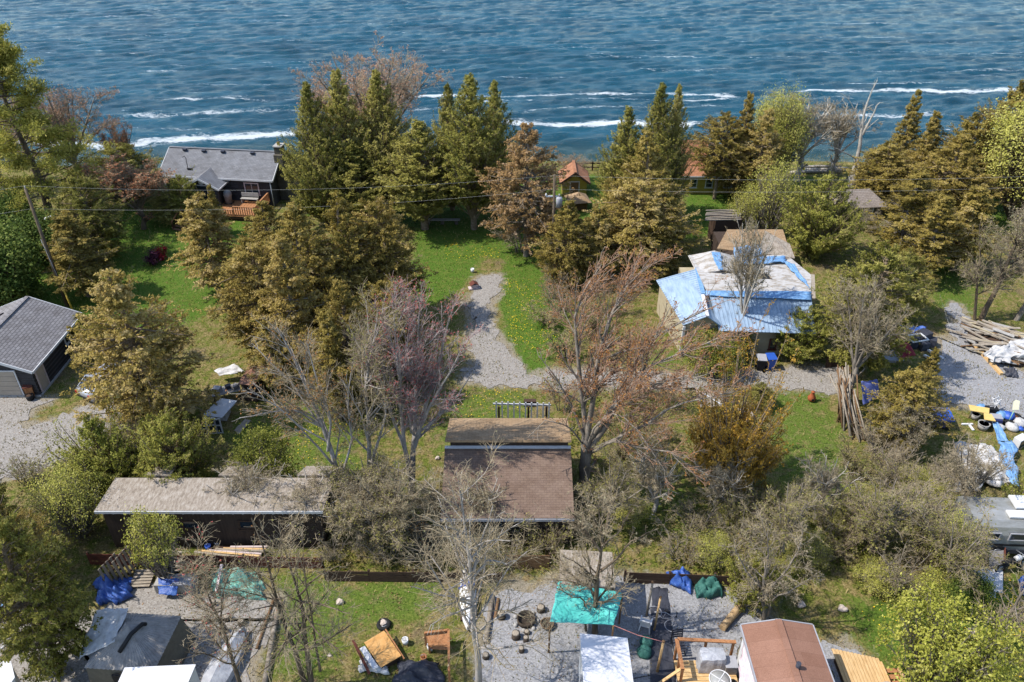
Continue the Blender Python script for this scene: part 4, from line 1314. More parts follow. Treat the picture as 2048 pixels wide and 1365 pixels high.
big_tree('bare_tree', 'leafless red budded maple with upright grey stems left of the brown shed', 502, (822, 985), 0, [
    ([(822, 985, 0), (826, 900, 0), (832, 800, 0), (838, 720, 0.2), (842, 640, 0.4)], 0.20, 0.03),
    ([(822, 960, 0), (806, 870, -0.4), (800, 780, -0.6), (796, 700, -0.5), (786, 620, -0.3)], 0.15, 0.025),
    ([(826, 900, 0), (850, 800, 0.4), (872, 720, 0.8), (888, 650, 1.0), (905, 600, 1.2)], 0.14, 0.025),
    ([(826, 880, 0), (868, 800, -0.5), (905, 740, -0.8), (930, 690, -1)], 0.11, 0.02),
    ([(810, 900, 0), (785, 830, 0.3), (760, 760, 0.6), (755, 700, 0.9)], 0.10, 0.02),
    ([(828, 870, 0), (880, 830, 0.2), (915, 790, 0.3), (945, 740, 0.3)], 0.08, 0.02),
], [dict(per=0, count=90, t0=0.3, t1=1, ang=(15, 42), ratio=(0.2, 0.4), m=5, rr=0.5, bias=UPW, wob=0.12, rmin=0.02),
    dict(per=0, count=1000, t0=0.15, t1=1, ang=(15, 45), ratio=(0.35, 0.65), m=4, rr=0.55, bias=UPW, wob=0.15, rmin=0.013),
    dict(per=0, count=2300, t0=0.1, t1=1, ang=(15, 45), ratio=(0.55, 1.0), m=2, rr=0.6, bias=UPW, wob=0.18, rmin=0.009)],
    BARK_L, BUD_RED, 1.5, 0.045, BARK_TP)
big_tree('bare_tree', 'slender leafless tree leaning left over the grass behind the long shed', 503, (690, 1030), 0, [
    ([(690, 1030, 0), (668, 930, 0.3), (640, 850, 0.6), (600, 760, 0.8), (575, 700, 1.0), (545, 655, 1.2)], 0.17, 0.03),
    ([(655, 900, 0.4), (660, 840, 0.2), (632, 760, 0), (610, 680, -0.3)], 0.08, 0.02),
    ([(640, 850, 0.6), (590, 815, 0), (540, 820, -0.6), (480, 835, -1)], 0.07, 0.018),
    ([(668, 930, 0.3), (620, 870, -0.5), (560, 810, -1), (500, 770, -1.4)], 0.07, 0.018),
    ([(640, 850, 0.6), (585, 770, 1), (530, 720, 1.5), (500, 690, 1.8)], 0.06, 0.016),
    ([(680, 960, 0), (700, 880, 0.2), (690, 800, 0.4), (700, 720, 0.6)], 0.07, 0.018),
], [dict(per=0, count=70, t0=0.3, t1=1, ang=(15, 45), ratio=(0.18, 0.36), m=5, rr=0.5, bias=(-0.05, 0, 0.05), wob=0.12, rmin=0.018),
    dict(per=0, count=400, t0=0.15, t1=1, ang=(15, 50), ratio=(0.35, 0.65), m=4, rr=0.55, bias=(-0.03, 0, 0.05), wob=0.16, rmin=0.012),
    dict(per=0, count=2000, t0=0.1, t1=1, ang=(15, 50), ratio=(0.55, 1.0), m=2, rr=0.6, bias=(-0.02, 0, 0.04), wob=0.2, rmin=0.009)],
    BARK_L, BUD_ORANGE, 0.9, 0.05)
big_tree('bare_tree', 'leafless twin stemmed tree between the long shed and the red budded maple', 504, (742, 1010), 0, [
    ([(742, 1010, 0), (738, 930, 0), (735, 850, 0.2), (728, 760, 0.3), (745, 690, 0.5), (752, 620, 0.6)], 0.16, 0.025),
    ([(740, 940, 0), (756, 880, -0.3), (770, 830, -0.4), (762, 740, -0.2)], 0.10, 0.02),
    ([(738, 920, 0), (790, 935, -1.5), (830, 960, -2.5)], 0.06, 0.018),
    ([(736, 880, 0), (715, 820, -0.4), (690, 770, -0.8)], 0.06, 0.018),
], [dict(per=0, count=60, t0=0.3, t1=1, ang=(20, 55), ratio=(0.2, 0.4), m=5, rr=0.5, bias=UPW, wob=0.14, rmin=0.018),
    dict(per=0, count=380, t0=0.15, t1=1, ang=(20, 55), ratio=(0.35, 0.65), m=4, rr=0.55, bias=UPW, wob=0.18, rmin=0.012),
    dict(per=0, count=2000, t0=0.1, t1=1, ang=(20, 55), ratio=(0.55, 1.0), m=2, rr=0.6, bias=UPW, wob=0.2, rmin=0.009)],
    BARK_L, BUD_OLIVE, 0.9, 0.05)
NW = [dict(per=0, count=60, t0=0.25, t1=1, ang=(25, 65), ratio=(0.2, 0.42), m=5, rr=0.5, bias=(0, 0, 0.03), wob=0.18, rmin=0.015),
      dict(per=0, count=520, t0=0.15, t1=1, ang=(25, 60), ratio=(0.35, 0.65), m=4, rr=0.55, bias=(0, 0, 0.03), wob=0.22, rmin=0.010),
      dict(per=0, count=1500, t0=0.1, t1=1, ang=(25, 60), ratio=(0.55, 1.0), m=2, rr=0.6, bias=(0, 0, 0.02), wob=0.24, rmin=0.007)]
big_tree('bare_tree', 'bare tree with three dark stems on the lower left lawn', 505, (612, 1372), 0, [
    ([(612, 1372, 0), (590, 1300, 0), (565, 1230, 0), (545, 1150, 0.2), (530, 1090, 0.3), (505, 1030, 0.5)], 0.13, 0.02),
    ([(622, 1360, 0), (608, 1280, 0), (598, 1200, 0), (580, 1150, 0.3), (560, 1080, 0.5)], 0.13, 0.02),
    ([(640, 1340, 0), (628, 1260, 0), (620, 1190, -0.2), (612, 1120, -0.4)], 0.06, 0.015),
    ([(595, 1190, 0), (640, 1150, -0.4), (680, 1135, -0.8)], 0.05, 0.014),
    ([(596, 1200, 0), (640, 1210, -0.8), (690, 1226, -1.4)], 0.05, 0.014),
    ([(560, 1210, 0), (540, 1215, -0.6), (500, 1228, -1)], 0.04, 0.014),
    ([(598, 1210, 0), (630, 1260, -1.2), (690, 1310, -2)], 0.045, 0.014),
], NW, BARK, BUD_OLIVE, 0.3, 0.04)
big_tree('bare_tree', 'tall pale barked bare tree beside the upturned white boat', 506, (958, 1395), 0, [
    ([(958, 1395, 0), (956, 1310, 0), (952, 1240, 0), (948, 1170, 0), (944, 1100, 0.2), (938, 1040, 0.3), (930, 980, 0.5)], 0.17, 0.025),
    ([(950, 1200, 0), (915, 1195, -0.5), (870, 1182, -1), (820, 1172, -1.4)], 0.06, 0.015),
    ([(950, 1210, 0), (900, 1218, -0.8), (850, 1240, -1.4)], 0.05, 0.014),
    ([(948, 1150, 0), (975, 1120, 0.2), (1010, 1130, 0.2), (1030, 1128, 0)], 0.06, 0.014),
    ([(946, 1140, 0), (960, 1090, 0.3), (975, 1050, 0.5), (985, 1010, 0.7)], 0.06, 0.014),
    ([(945, 1120, 0), (915, 1080, 0.2), (890, 1040, 0.3), (868, 1010, 0.4)], 0.06, 0.014),
], NW, BARK_L, BUD_GREY, 0.4, 0.045)
big_tree('bare_tree', 'bare tree growing up through the turquoise canopy', 507, (1190, 1268), 0, [
    ([(1190, 1268, 0), (1192, 1220, 0), (1196, 1170, 0), (1200, 1130, 0), (1206, 1080, 0.2), (1200, 1010, 0.3)], 0.15, 0.02),
    ([(1200, 1140, 0), (1235, 1115, -0.2), (1262, 1085, -0.2), (1300, 1060, 0)], 0.07, 0.015),
    ([(1202, 1100, 0), (1170, 1060, 0.2), (1140, 1020, 0.4)], 0.06, 0.014),
    ([(1172, 1260, 0), (1168, 1220, 0), (1166, 1196, 0), (1140, 1196, -0.3), (1110, 1180, -0.4)], 0.06, 0.014),
    ([(1204, 1090, 0), (1240, 1060, 0.4), (1262, 1010, 0.6)], 0.05, 0.014),
], NW, BARK, BUD_GREY, 0.6, 0.05)
big_tree('bare_tree', 'spreading bare tree at the lower left, over the grey covered boat', 508, (490, 1400), 0, [
    ([(490, 1400, 0), (470, 1330, 0), (450, 1270, 0), (430, 1220, 0.1), (405, 1180, 0.3), (395, 1120, 0.5)], 0.11, 0.018),
    ([(455, 1290, 0), (440, 1230, -0.2), (450, 1180, -0.3), (470, 1130, -0.2)], 0.05, 0.014),
    ([(470, 1330, 0), (420, 1300, -0.8), (380, 1290, -1.2)], 0.04, 0.012),
    ([(465, 1320, 0), (500, 1260, 0.2), (530, 1230, 0.3)], 0.04, 0.012),
], NW, BARK, BUD_RED, 0.25, 0.04)
big_tree('bare_tree', 'grey bare tree behind the brown roofed mobile home', 509, (1528, 1246), 0, [
    ([(1528, 1246, 0), (1526, 1210, 0), (1530, 1170, 0), (1540, 1120, 0.2), (1535, 1060, 0.4)], 0.12, 0.018),
    ([(1530, 1190, 0), (1560, 1150, -0.2), (1590, 1100, -0.2), (1600, 1060, 0)], 0.07, 0.014),
    ([(1528, 1180, 0), (1490, 1140, 0.1), (1460, 1090, 0.3)], 0.06, 0.014),
    ([(1536, 1230, 0), (1548, 1190, -0.2), (1580, 1180, -0.4), (1620, 1150, -0.4)], 0.06, 0.014),
], NW, BARK_G, BUD_GREY, 0.6, 0.045)
big_tree('leaning_tree', 'leaning bare tree with two pale trunks in the dandelion meadow', 510, (1972, 1302), 0, [
    ([(1972, 1302, 0), (2000, 1255, 0), (2030, 1210, 0), (2075, 1150, 0)], 0.11, 0.03),
    ([(1976, 1300, 0), (2010, 1262, -0.2), (2045, 1225, -0.3), (2090, 1180, -0.3)], 0.08, 0.03),
], NW[:2], BARK_G, BUD_GREY, 0.3, 0.04)
big_tree('leaning_tree', 'dark leaning trunk at the left edge above the patio junk', 511, (36, 1196), 0, [
    ([(36, 1196, 0), (18, 1140, 0), (-4, 1080, 0), (-30, 1000, 0)], 0.26, 0.1),
], NW[:1], BARK_D, BUD_GREY, 0.1, 0.04)
big_tree('leaning_tree', 'bare tree leaning right at the edge of the scrap lumber yard', 512, (1962, 640), 0, [
    ([(1962, 640, 0), (1985, 590, 0), (2010, 540, 0), (2035, 480, 0), (2070, 420, 0)], 0.22, 0.05),
    ([(1950, 638, 0), (1956, 580, 0.2), (1962, 520, 0.4), (1960, 450, 0.6)], 0.12, 0.03),
    ([(2000, 560, 0), (2040, 540, -0.6), (2080, 520, -1)], 0.08, 0.02),
], NW, BARK, BUD_OLIVE, 0.8, 0.06)
sn = big_tree('dead_tree', 'bleached dead snag with a thick broken stump, rising above the lake', 513, (1708, 372), 0, [
    ([(1706, 372, 0), (1708, 345, 0), (1714, 325, 0)], 0.62, 0.34),
    ([(1712, 330, 0), (1722, 285, 0), (1726, 255, 0), (1732, 215, 0), (1745, 180, 0), (1757, 155, 0)], 0.24, 0.03),
    ([(1726, 268, 0), (1740, 240, -0.3), (1752, 210, -0.4), (1758, 205, -0.4)], 0.14, 0.04),
    ([(1722, 250, 0), (1716, 225, 0.2), (1700, 195, 0.3), (1685, 183, 0.4)], 0.06, 0.02),
    ([(1714, 318, 0), (1690, 305, -0.6), (1662, 292, -1)], 0.08, 0.02),
], [dict(per=0, count=16, t0=0.4, t1=1, ang=(25, 60), ratio=(0.1, 0.25), m=4, rr=0.4, bias=(0, 0, 0.05), wob=0.2, rmin=0.02),
    dict(per=0, count=24, t0=0.3, t1=1, ang=(25, 60), ratio=(0.3, 0.6), m=3, rr=0.5, bias=(0, 0, 0.05), wob=0.2, rmin=0.014)],
    BARK_P, None, 0, 0)
# ------------------------------------------------------------------ buildings
RX90, RZ90 = (R(90), 0, 0), (0, 0, R(90))
SH_GREY = M_courses('shingle_grey', [S(126, 127, 131), S(140, 141, 145)], 0.34, 0.15, 0.008)
SH_GREY2 = M_courses('shingle_dark_grey', [S(132, 129, 130), S(150, 147, 148)], 0.4, 0.19, 0.022, rot=RZ90)
SH_BROWN = M_courses('shingle_brown', [S(126, 106, 94), S(136, 116, 102)], 0.3, 0.13, 0.006, dirt=(0.74, 0.7, 0.66, 1), bump=0.3)
SH_TAN = M_courses('shingle_tan', [S(168, 140, 108), S(182, 154, 122)], 0.36, 0.18, 0.008)
SH_RED = M_courses('shingle_red', [S(170, 118, 88), S(186, 132, 100)], 0.3, 0.15, 0.01)
SH_OLD = M('roof_weathered', [S(112, 100, 88), S(158, 146, 132), S(190, 182, 172)], scale=9, rough=0.95, bump=0.7, bscale=40, contrast=0.24, stretch=(1, 0.35, 1), detail=10)
SH_MOBILE = M_courses('roof_mobile_brown', [S(144, 106, 88), S(154, 116, 98)], 4.0, 0.6, 0.004, bump=0.2, dirt=(0.84, 0.82, 0.8, 1))
SIDING = M_courses('siding_charcoal', [S(72, 70, 72), S(80, 78, 80)], 60, 0.14, 0.02, rot=RX90)
SIDING_TAN = M_courses('siding_olive', [S(98, 92, 80), S(106, 100, 88)], 60, 0.12, 0.02, rot=RX90)
SIDING_YEL = M_courses('siding_yellow', [S(186, 168, 76), S(196, 178, 88)], 60, 0.13, 0.015, rot=RX90)
SIDING_PALE = M('siding_pale', [S(168, 154, 124), S(190, 178, 150)], scale=2, rough=0.9)
WALL_DARK = M('wall_dark_wood', [S(54, 44, 38), S(82, 68, 58)], scale=3, rough=0.9, stretch=(4, 4, 0.4))
TRIM_W = M('trim_white', [S(200, 200, 202), S(226, 226, 226)], scale=3, rough=0.6)
TRIM_P = M('trim_pinkish', [S(196, 178, 176), S(210, 194, 192)], scale=3, rough=0.6)
TRIM_G = M('trim_grey', [S(150, 150, 156), S(176, 176, 180)], scale=3, rough=0.6)
DOOR_TAN = M('door_tan', [S(172, 158, 142), S(188, 174, 158)], scale=2, rough=0.7)
GLASS = M_glass('window_glass')
WOOD_O = M('wood_orange', [S(134, 88, 56), S(170, 118, 78), S(192, 144, 102)], scale=3, rough=0.8, stretch=(6, 6, 1), bump=0.2)
WOOD_Y = M('wood_new', [S(188, 146, 92), S(214, 176, 122), S(228, 196, 148)], scale=3, rough=0.8, stretch=(1, 6, 6), bump=0.15)
WOOD_YV = M('wood_new_lengthwise', [S(176, 138, 90), S(208, 172, 122), S(224, 194, 148)], scale=3, rough=0.8, stretch=(7, 0.8, 6), bump=0.15)
WOOD_G = M('wood_grey', [S(120, 110, 98), S(160, 148, 132), S(190, 180, 164)], scale=4, rough=0.9, stretch=(1, 6, 6), bump=0.3)
WOOD_D = M('wood_dark', [S(58, 44, 36), S(88, 68, 54)], scale=4, rough=0.9, stretch=(1, 5, 5), bump=0.3)
WOOD_R = M('wood_red', [S(84, 48, 40), S(116, 66, 52)], scale=4, rough=0.9, stretch=(1, 5, 5), bump=0.2)
WOOD_B = M('wood_brown', [S(104, 78, 54), S(140, 110, 80)], scale=4, rough=0.9, stretch=(1, 5, 5), bump=0.3)
STONE = M('stone_grey', [S(92, 86, 76), S(132, 124, 112)], scale=5, rough=0.95, bump=0.5)
CONC = M('concrete', [S(150, 146, 140), S(186, 182, 176)], scale=4, rough=0.9, bump=0.2)
METAL_BLUE = M('metal_roof_blue', [S(118, 136, 156), S(150, 172, 194), S(172, 190, 206)], scale=2, rough=0.5, metal=0.0, spec=0.5, stretch=(3, 0.5, 1))
TARP_BLUE = M('tarp_blue', [S(88, 128, 172), S(112, 156, 202), S(156, 188, 214)], scale=4, rough=0.5, bump=0.4, spec=0.4)
TARP_ROYAL = M('tarp_royal', [S(34, 66, 138), S(54, 92, 170), S(92, 128, 190)], scale=4, rough=0.5, bump=0.4, spec=0.4)
TARP_TURQ = M('tarp_turquoise', [S(58, 168, 160), S(88, 196, 186), S(110, 208, 198)], scale=1.4, rough=0.55, bump=0.25, spec=0.35)
TARP_TEAL = M('tarp_teal', [S(84, 156, 140), S(120, 182, 166), S(160, 204, 190)], scale=3, rough=0.6, bump=0.4, spec=0.3)
TARP_WHITE = M('tarp_white', [S(150, 146, 142), S(200, 198, 196), S(224, 222, 220)], scale=2.4, rough=0.6, bump=0.3)
TARP_SILVER = M('tarp_silver', [S(140, 142, 150), S(170, 172, 178), S(196, 198, 202)], scale=3, rough=0.45, bump=0.4, spec=0.5)
TARP_RED = M('tarp_red', [S(116, 34, 42), S(148, 48, 54)], scale=3, rough=0.7, bump=0.4)
TARP_DARK = M('tarp_dark', [S(48, 50, 58), S(72, 74, 84)], scale=3, rough=0.6, bump=0.3)
TARP_BROWN = M('tarp_brown', [S(90, 76, 62), S(134, 118, 98)], scale=3, rough=0.8, bump=0.4)
PLY = M('plywood', [S(194, 138, 74), S(214, 162, 98), S(224, 180, 120)], scale=2.5, rough=0.8, stretch=(1, 4, 1), bump=0.1)
WHITE = M('white_paint', [S(214, 214, 214), S(232, 232, 232)], scale=2, rough=0.55)
WHITE_R = M('white_trailer_roof', [S(206, 206, 210), S(226, 226, 230)], scale=1.2, rough=0.5, contrast=0.3)
BLACK = M('black_plastic', [S(24, 24, 26), S(40, 40, 44)], scale=4, rough=0.6)
BLUE_P = M('blue_plastic', [S(36, 78, 168), S(52, 98, 190)], scale=3, rough=0.5, spec=0.4)
STEEL = M('steel', [S(140, 144, 150), S(182, 186, 190)], scale=3, rough=0.35, metal=0.7)
RUBBER = M('rubber', [S(26, 26, 27), S(44, 43, 42)], scale=6, rough=0.85)
RUST = M('rust', [S(98, 58, 36), S(142, 92, 58)], scale=6, rough=0.95, bump=0.3)
GREEN_P = M('green_fabric', [S(40, 88, 80), S(70, 122, 112)], scale=4, rough=0.7, bump=0.4)
CANVAS = M('canvas_grey', [S(120, 116, 112), S(150, 146, 142), S(166, 162, 158)], scale=4, rough=0.9, bump=0.2)
CANVAS_O = M('canvas_olive', [S(96, 90, 78), S(120, 114, 100)], scale=4, rough=0.9, bump=0.2)

def gable(t, x0, x1, y0, y1, ze, zr, axis='x', oh=0.35, wall=SIDING, roof=SH_GREY, trim=TRIM_W, z0=0.0, th=0.12, ridge_at=0.5, walls=True):
    """walls with gable ends, two roof slopes, fascia on eaves and rakes"""
    if axis == 'x':
        f = lambda a, b, z: (a, b, z)
        a0, a1, b0, b1 = x0, x1, y0, y1
    else:
        f = lambda a, b, z: (b, a, z)
        a0, a1, b0, b1 = y0, y1, x0, x1
    bm = b0 + (b1 - b0) * ridge_at
    if walls:
        m = MB()
        vs = []
        for a in (a0, a1):
            vs += [f(a, b0, z0), f(a, b1, z0), f(a, b1, ze), f(a, bm, zr), f(a, b0, ze)]
        m.add(vs, [(0, 1, 2, 3, 4), (9, 8, 7, 6, 5), (0, 4, 9, 5), (1, 6, 7, 2), (0, 5, 6, 1)])
        m.build('wall', wall, t)
    A0, A1 = a0 - oh, a1 + oh
    for s, be in ((0, b0), (1, b1)):
        sl = (zr - ze) / abs(bm - be)
        bo = be - oh if be < bm else be + oh
        zo = ze - sl * oh
        lift = 0.05
        q = [f(A0, bo, zo + lift), f(A1, bo, zo + lift), f(A1, bm, zr + lift), f(A0, bm, zr + lift)]
        r = MB().slab(q, th).build('roof_slope', roof, t)
        k = 0.06 if be < bm else -0.06
        fa = MB()
        fa.bar(f(A0, bo - k * 0.5, zo - 0.02), f(A1, bo - k * 0.5, zo - 0.02), 0.05, 0.17)
        for A in (A0 - 0.028, A1 + 0.028):
            fa.bar(f(A, bo, zo - 0.03), f(A, bm, zr - 0.03), 0.05, 0.19)
        fa.build('fascia', trim, r)
    rc = MB().bar(f(A0, bm, zr + 0.075), f(A1, bm, zr + 0.075), 0.28, 0.03)
    rc.build('ridge_cap', roof, t)

def window(t, c, w, h, face, frame=TRIM_W, glass=GLASS, cols=1, rows=1, fw=0.08, sill=True):
    """a window set 2 cm proud of its wall; face: outward direction +x -x +y -y in the thing's frame"""
    ax = face[1]
    sg = 1 if face[0] == '+' else -1
    def p(u, n, z):
        return (c[0] + n * sg, c[1] + u, c[2] + z) if ax == 'x' else (c[0] + u, c[1] + n * sg, c[2] + z)
    def dim(u, n, z):
        return (n, u, z) if ax == 'x' else (u, n, z)
    m = MB()
    for s in (-1, 1):
        m.box(p(s * (w / 2 - fw / 2), 0.03, 0), dim(fw, 0.06, h))
        m.box(p(0, 0.032, s * (h / 2 - fw / 2)), dim(w - 2 * fw, 0.056, fw))
    for i in range(1, cols):
        m.box(p(-w / 2 + w * i / cols, 0.03, 0), dim(0.05, 0.05, h - 2 * fw))
    for i in range(1, rows):
        m.box(p(0, 0.03, -h / 2 + h * i / rows), dim(w - 2 * fw, 0.046, 0.04))
    o = m.build('window', frame, t)
    pw, phh = (w - 2 * fw) / cols, (h - 2 * fw) / rows
    for i in range(cols):
        for j in range(rows):
            MB().box(p(-w / 2 + fw + pw * (i + 0.5), 0.012, -h / 2 + fw + phh * (j + 0.5)), dim(pw, 0.02, phh)).build('pane', glass, o)
    if sill:
        MB().box(p(0, 0.05, -h / 2 - 0.03), dim(w + 0.1, 0.1, 0.05)).build('sill', frame, o)
    return o

def door(t, c, w, h, face, mat, frame=TRIM_W, panels=0, knob=True):
    ax = face[1]
    sg = 1 if face[0] == '+' else -1
    def p(u, n, z):
        return (c[0] + n * sg, c[1] + u, c[2] + z) if ax == 'x' else (c[0] + u, c[1] + n * sg, c[2] + z)
    def dim(u, n, z):
        return (n, u, z) if ax == 'x' else (u, n, z)
    o = MB().box(p(0, 0.02, h / 2), dim(w, 0.04, h)).build('door', mat, t)
    m = MB()
    for s in (-1, 1):
        m.box(p(s * (w / 2 + 0.045), 0.035, h / 2), dim(0.09, 0.07, h))
    m.box(p(0, 0.036, h + 0.045), dim(w + 0.18, 0.072, 0.09))
    m.build('door_frame', frame, o)
    for i in range(panels):
        MB().box(p(0, 0.05, h * (i + 0.5) / panels), dim(w * 0.985, 0.03, h / panels - 0.03)).build('panel', mat, o)
    if knob:
        MB().lathe([(0.01, 0), (0.035, 0.02), (0.03, 0.05), (0.0, 0.06)], 8, p(w / 2 - 0.08, 0.07, h * 0.45)).build('handle', STEEL, o)
    return o

# --- grey lake house at the upper left
lh = T('lake_house', 'charcoal sided lake house with long grey shingle roof and a front gable porch', 'house', (-33.75, 73.15, 0), R(-7))
gable(lh, 0, 10.75, 0, 5.6, 2.95, 4.45, 'x', 0.35, SIDING, SH_GREY, TRIM_W)
window(lh, (1.9, 0, 1.95), 1.5, 0.9, '-y', TRIM_W, cols=2)
window(lh, (8.75, 0, 1.75), 1.5, 1.25, '-y', TRIM_P, cols=2, fw=0.12)
door(lh, (4.55, -1.62, 0.5), 1.0, 2.0, '-y', GLASS, TRIM_W)
for x in (3.1, 6.1):
    MB().box((x, -1.75, 1.25), (0.16, 0.16, 2.5)).build('porch_post', SIDING, lh)
mw = MB()
mw.add([(3.2, -1.6, 0.3), (6.0, -1.6, 0.3), (6.0, -1.6, 2.55), (4.6, -1.6, 3.3), (3.2, -1.6, 2.55), (3.2, 0.3, 0.3), (6.0, 0.3, 0.3), (6.0, 0.3, 2.55), (4.6, 0.3, 3.3), (3.2, 0.3, 2.55)],
       [(0, 1, 2, 3, 4), (0, 4, 9, 5), (1, 6, 7, 2)])
mw.build('porch_wall', SIDING, lh)
for s in (-1, 1):
    q = [(4.6, -2.1, 3.42), (4.6, 1.75, 3.42), (4.6 + s * 1.85, 0.35, 2.42), (4.6 + s * 1.85, -2.1, 2.42)]
    r = MB().slab(q, 0.1).build('porch_roof', SH_GREY, lh)
    MB().bar((4.6, -2.13, 3.35), (4.6 + s * 1.88, -2.13, 2.34), 0.05, 0.17).bar((4.6 + s * 1.88, -2.1, 2.36), (4.6 + s * 1.88, 0.2, 2.36), 0.05, 0.14).build('fascia', TRIM_W, r)
MB().tube([(4.6, -1.63, 2.9), (4.6, -1.68, 2.9)], 0.28, 16).build('porch_clock', TRIM_W, lh)
ch = MB().box((11.2, 2.3, 2.3), (0.85, 1.5, 4.6)).box((11.15, 2.3, 4.85), (0.7, 0.9, 0.9)).build('chimney', SIDING_TAN, lh)
MB().box((11.15, 2.3, 5.35), (0.85, 1.05, 0.1)).build('chimney_cap', CONC, ch)
MB().lathe([(0.14, 5.4), (0.14, 5.62), (0.2, 5.64), (0.02, 5.72)], 10, (11.15, 2.3, 0)).build('flue', RUST, ch)
for x, y in ((1.4, 2.45), (3.35, 2.4), (5.3, 2.42), (8.3, 2.4)):
    z = 2.95 + y * 1.5 / 2.8 + 0.08
    MB().box((x, y, z + 0.08), (0.32, 0.3, 0.16)).box((x, y - 0.02, z + 0.17), (0.38, 0.36, 0.03)).build('roof_vent', TARP_DARK, lh)
MB().tube([(2.4, 0.45, 3.2), (2.35, 0.6, 4.3), (2.25, 0.55, 4.5), (2.1, 0.5, 4.4)], 0.03, 6).box((2.6, 0.42, 3.3), (0.5, 0.2, 0.1)).build('vent_pipe', BLACK, lh)
for x in (0.03, 10.7):
    MB().tube([(x, -0.06, 0.1), (x, -0.06, 2.8)], 0.05, 6).build('downpipe', TRIM_W, lh)

dk = T('deck', 'orange brown wooden deck with baluster railing in front of the lake house', 'deck', (-33.75, 73.15, 0), R(-7))
for i in range(15):
    MB().box((5.9 + i * 0.3 + 0.14, -1.95, 0.5), (0.275, 3.5, 0.05)).build('plank', WOOD_O, dk)
MB().box((8.1, -1.95, 0.36), (4.5, 3.45, 0.2)).box((8.1, -1.95, 0.13), (4.2, 3.2, 0.26)).build('joist_frame', WOOD_D, dk)
def rail(t, a, b, n, hgt=0.95, mat=WOOD_O):
    a, b = Vector(a), Vector(b)
    up = Vector((0, 0, hgt))
    MB().bar(a + up, b + up, 0.14, 0.05).bar(a + Vector((0, 0, 0.12)), b + Vector((0, 0, 0.12)), 0.05, 0.08).build('handrail', mat, t)
    for i in range(n + 1):
        p = a + (b - a) * i / n
        w = 0.1 if i in (0, n) else 0.07
        MB().box((p.x, p.y, p.z + hgt / 2), (w, w, hgt)).build('baluster', mat, t)
rail(dk, (10.35, -0.1, 0.52), (10.35, -3.6, 0.52), 16)
rail(dk, (8.3, -3.65, 0.52), (10.3, -3.65, 0.52), 9)
rail(dk, (5.95, -3.65, 0.52), (8.2, -3.65, 0.52), 10, 0.6)
st = T('garden_steps', 'small brown wooden steps with two side rails on the left lawn', 'steps', G(358, 462), R(-20))
for i in range(5):
    MB().box((0, i * 0.32, 0.12 + i * 0.17), (1.1, 0.34, 0.06)).build('tread', WOOD_B, st)
for s in (-0.6, 0.6):
    MB().bar((s, -0.1, 0.06), (s, 1.6, 0.85), 0.06, 0.22).build('stringer', WOOD_R, st)
    MB().bar((s, -0.1, 0.75), (s, 1.6, 1.6), 0.1, 0.06).build('handrail', WOOD_O, st)
    for k in range(4):
        MB().box((s, k * 0.52, 0.45 + k * 0.26), (0.07, 0.07, 0.75)).build('baluster', WOOD_R, st)
gr = T('covered_grill', 'grey covered barbecue on the deck by the lake house door', 'grill', lh.matrix_basis @ Vector((6.6, -0.9, 0.53)), R(-7))
MB().lathe([(0.34, 0), (0.36, 0.7), (0.42, 0.8), (0.38, 1.15), (0.2, 1.3), (0.02, 1.33)], 10).build('cover', CANVAS, gr)
MB().box((0, 0, 0.03), (0.75, 0.6, 0.06)).build('base', BLACK, gr)
bt = T('garden_bench', 'pale bench under the pinkish framed window of the lake house', 'bench', lh.matrix_basis @ Vector((8.6, -0.6, 0.53)), R(-7))
for k in range(3):
    MB().box((0, -0.15 + 0.15 * k, 0.45), (1.7, 0.13, 0.04)).build('slat', CONC, bt)
MB().box((0, 0.26, 0.75), (1.7, 0.05, 0.4)).build('backrest', CONC, bt)
for s in (-0.75, 0.75):
    MB().box((s, 0, 0.215), (0.07, 0.4, 0.43)).build('leg', CONC, bt)

# --- garage at the left edge
ga = T('garage', 'charcoal garage with dark grey shingle roof, tan doors and white trim', 'garage', (-31.0, 41.65, 0))
gable(ga, -6.2, 0, 0, 6.4, 2.3, 3.55, 'y', 0.35, SIDING, SH_GREY2, TRIM_W)
window(ga, (0, 4.75, 1.5), 0.95, 0.75, '+x', TRIM_W)
door(ga, (0, 0.75, 0.1), 0.85, 1.85, '+x', DOOR_TAN, TRIM_P)
od = door(ga, (-3.2, 0, 0.08), 4.2, 1.9, '-y', DOOR_TAN, TRIM_W, panels=5, knob=False)
MB().box((-3.1, -0.05, 0.05), (6.4, 0.2, 0.1)).box((0.06, 3.2, 0.05), (0.14, 6.4, 0.1)).build('footing', CONC, ga)
MB().tube([(-4.4, 4.6, 3.15), (-4.2, 4.8, 3.2), (-4.0, 5.1, 3.24)], 0.07, 6).build('roof_vent', BLACK, ga)
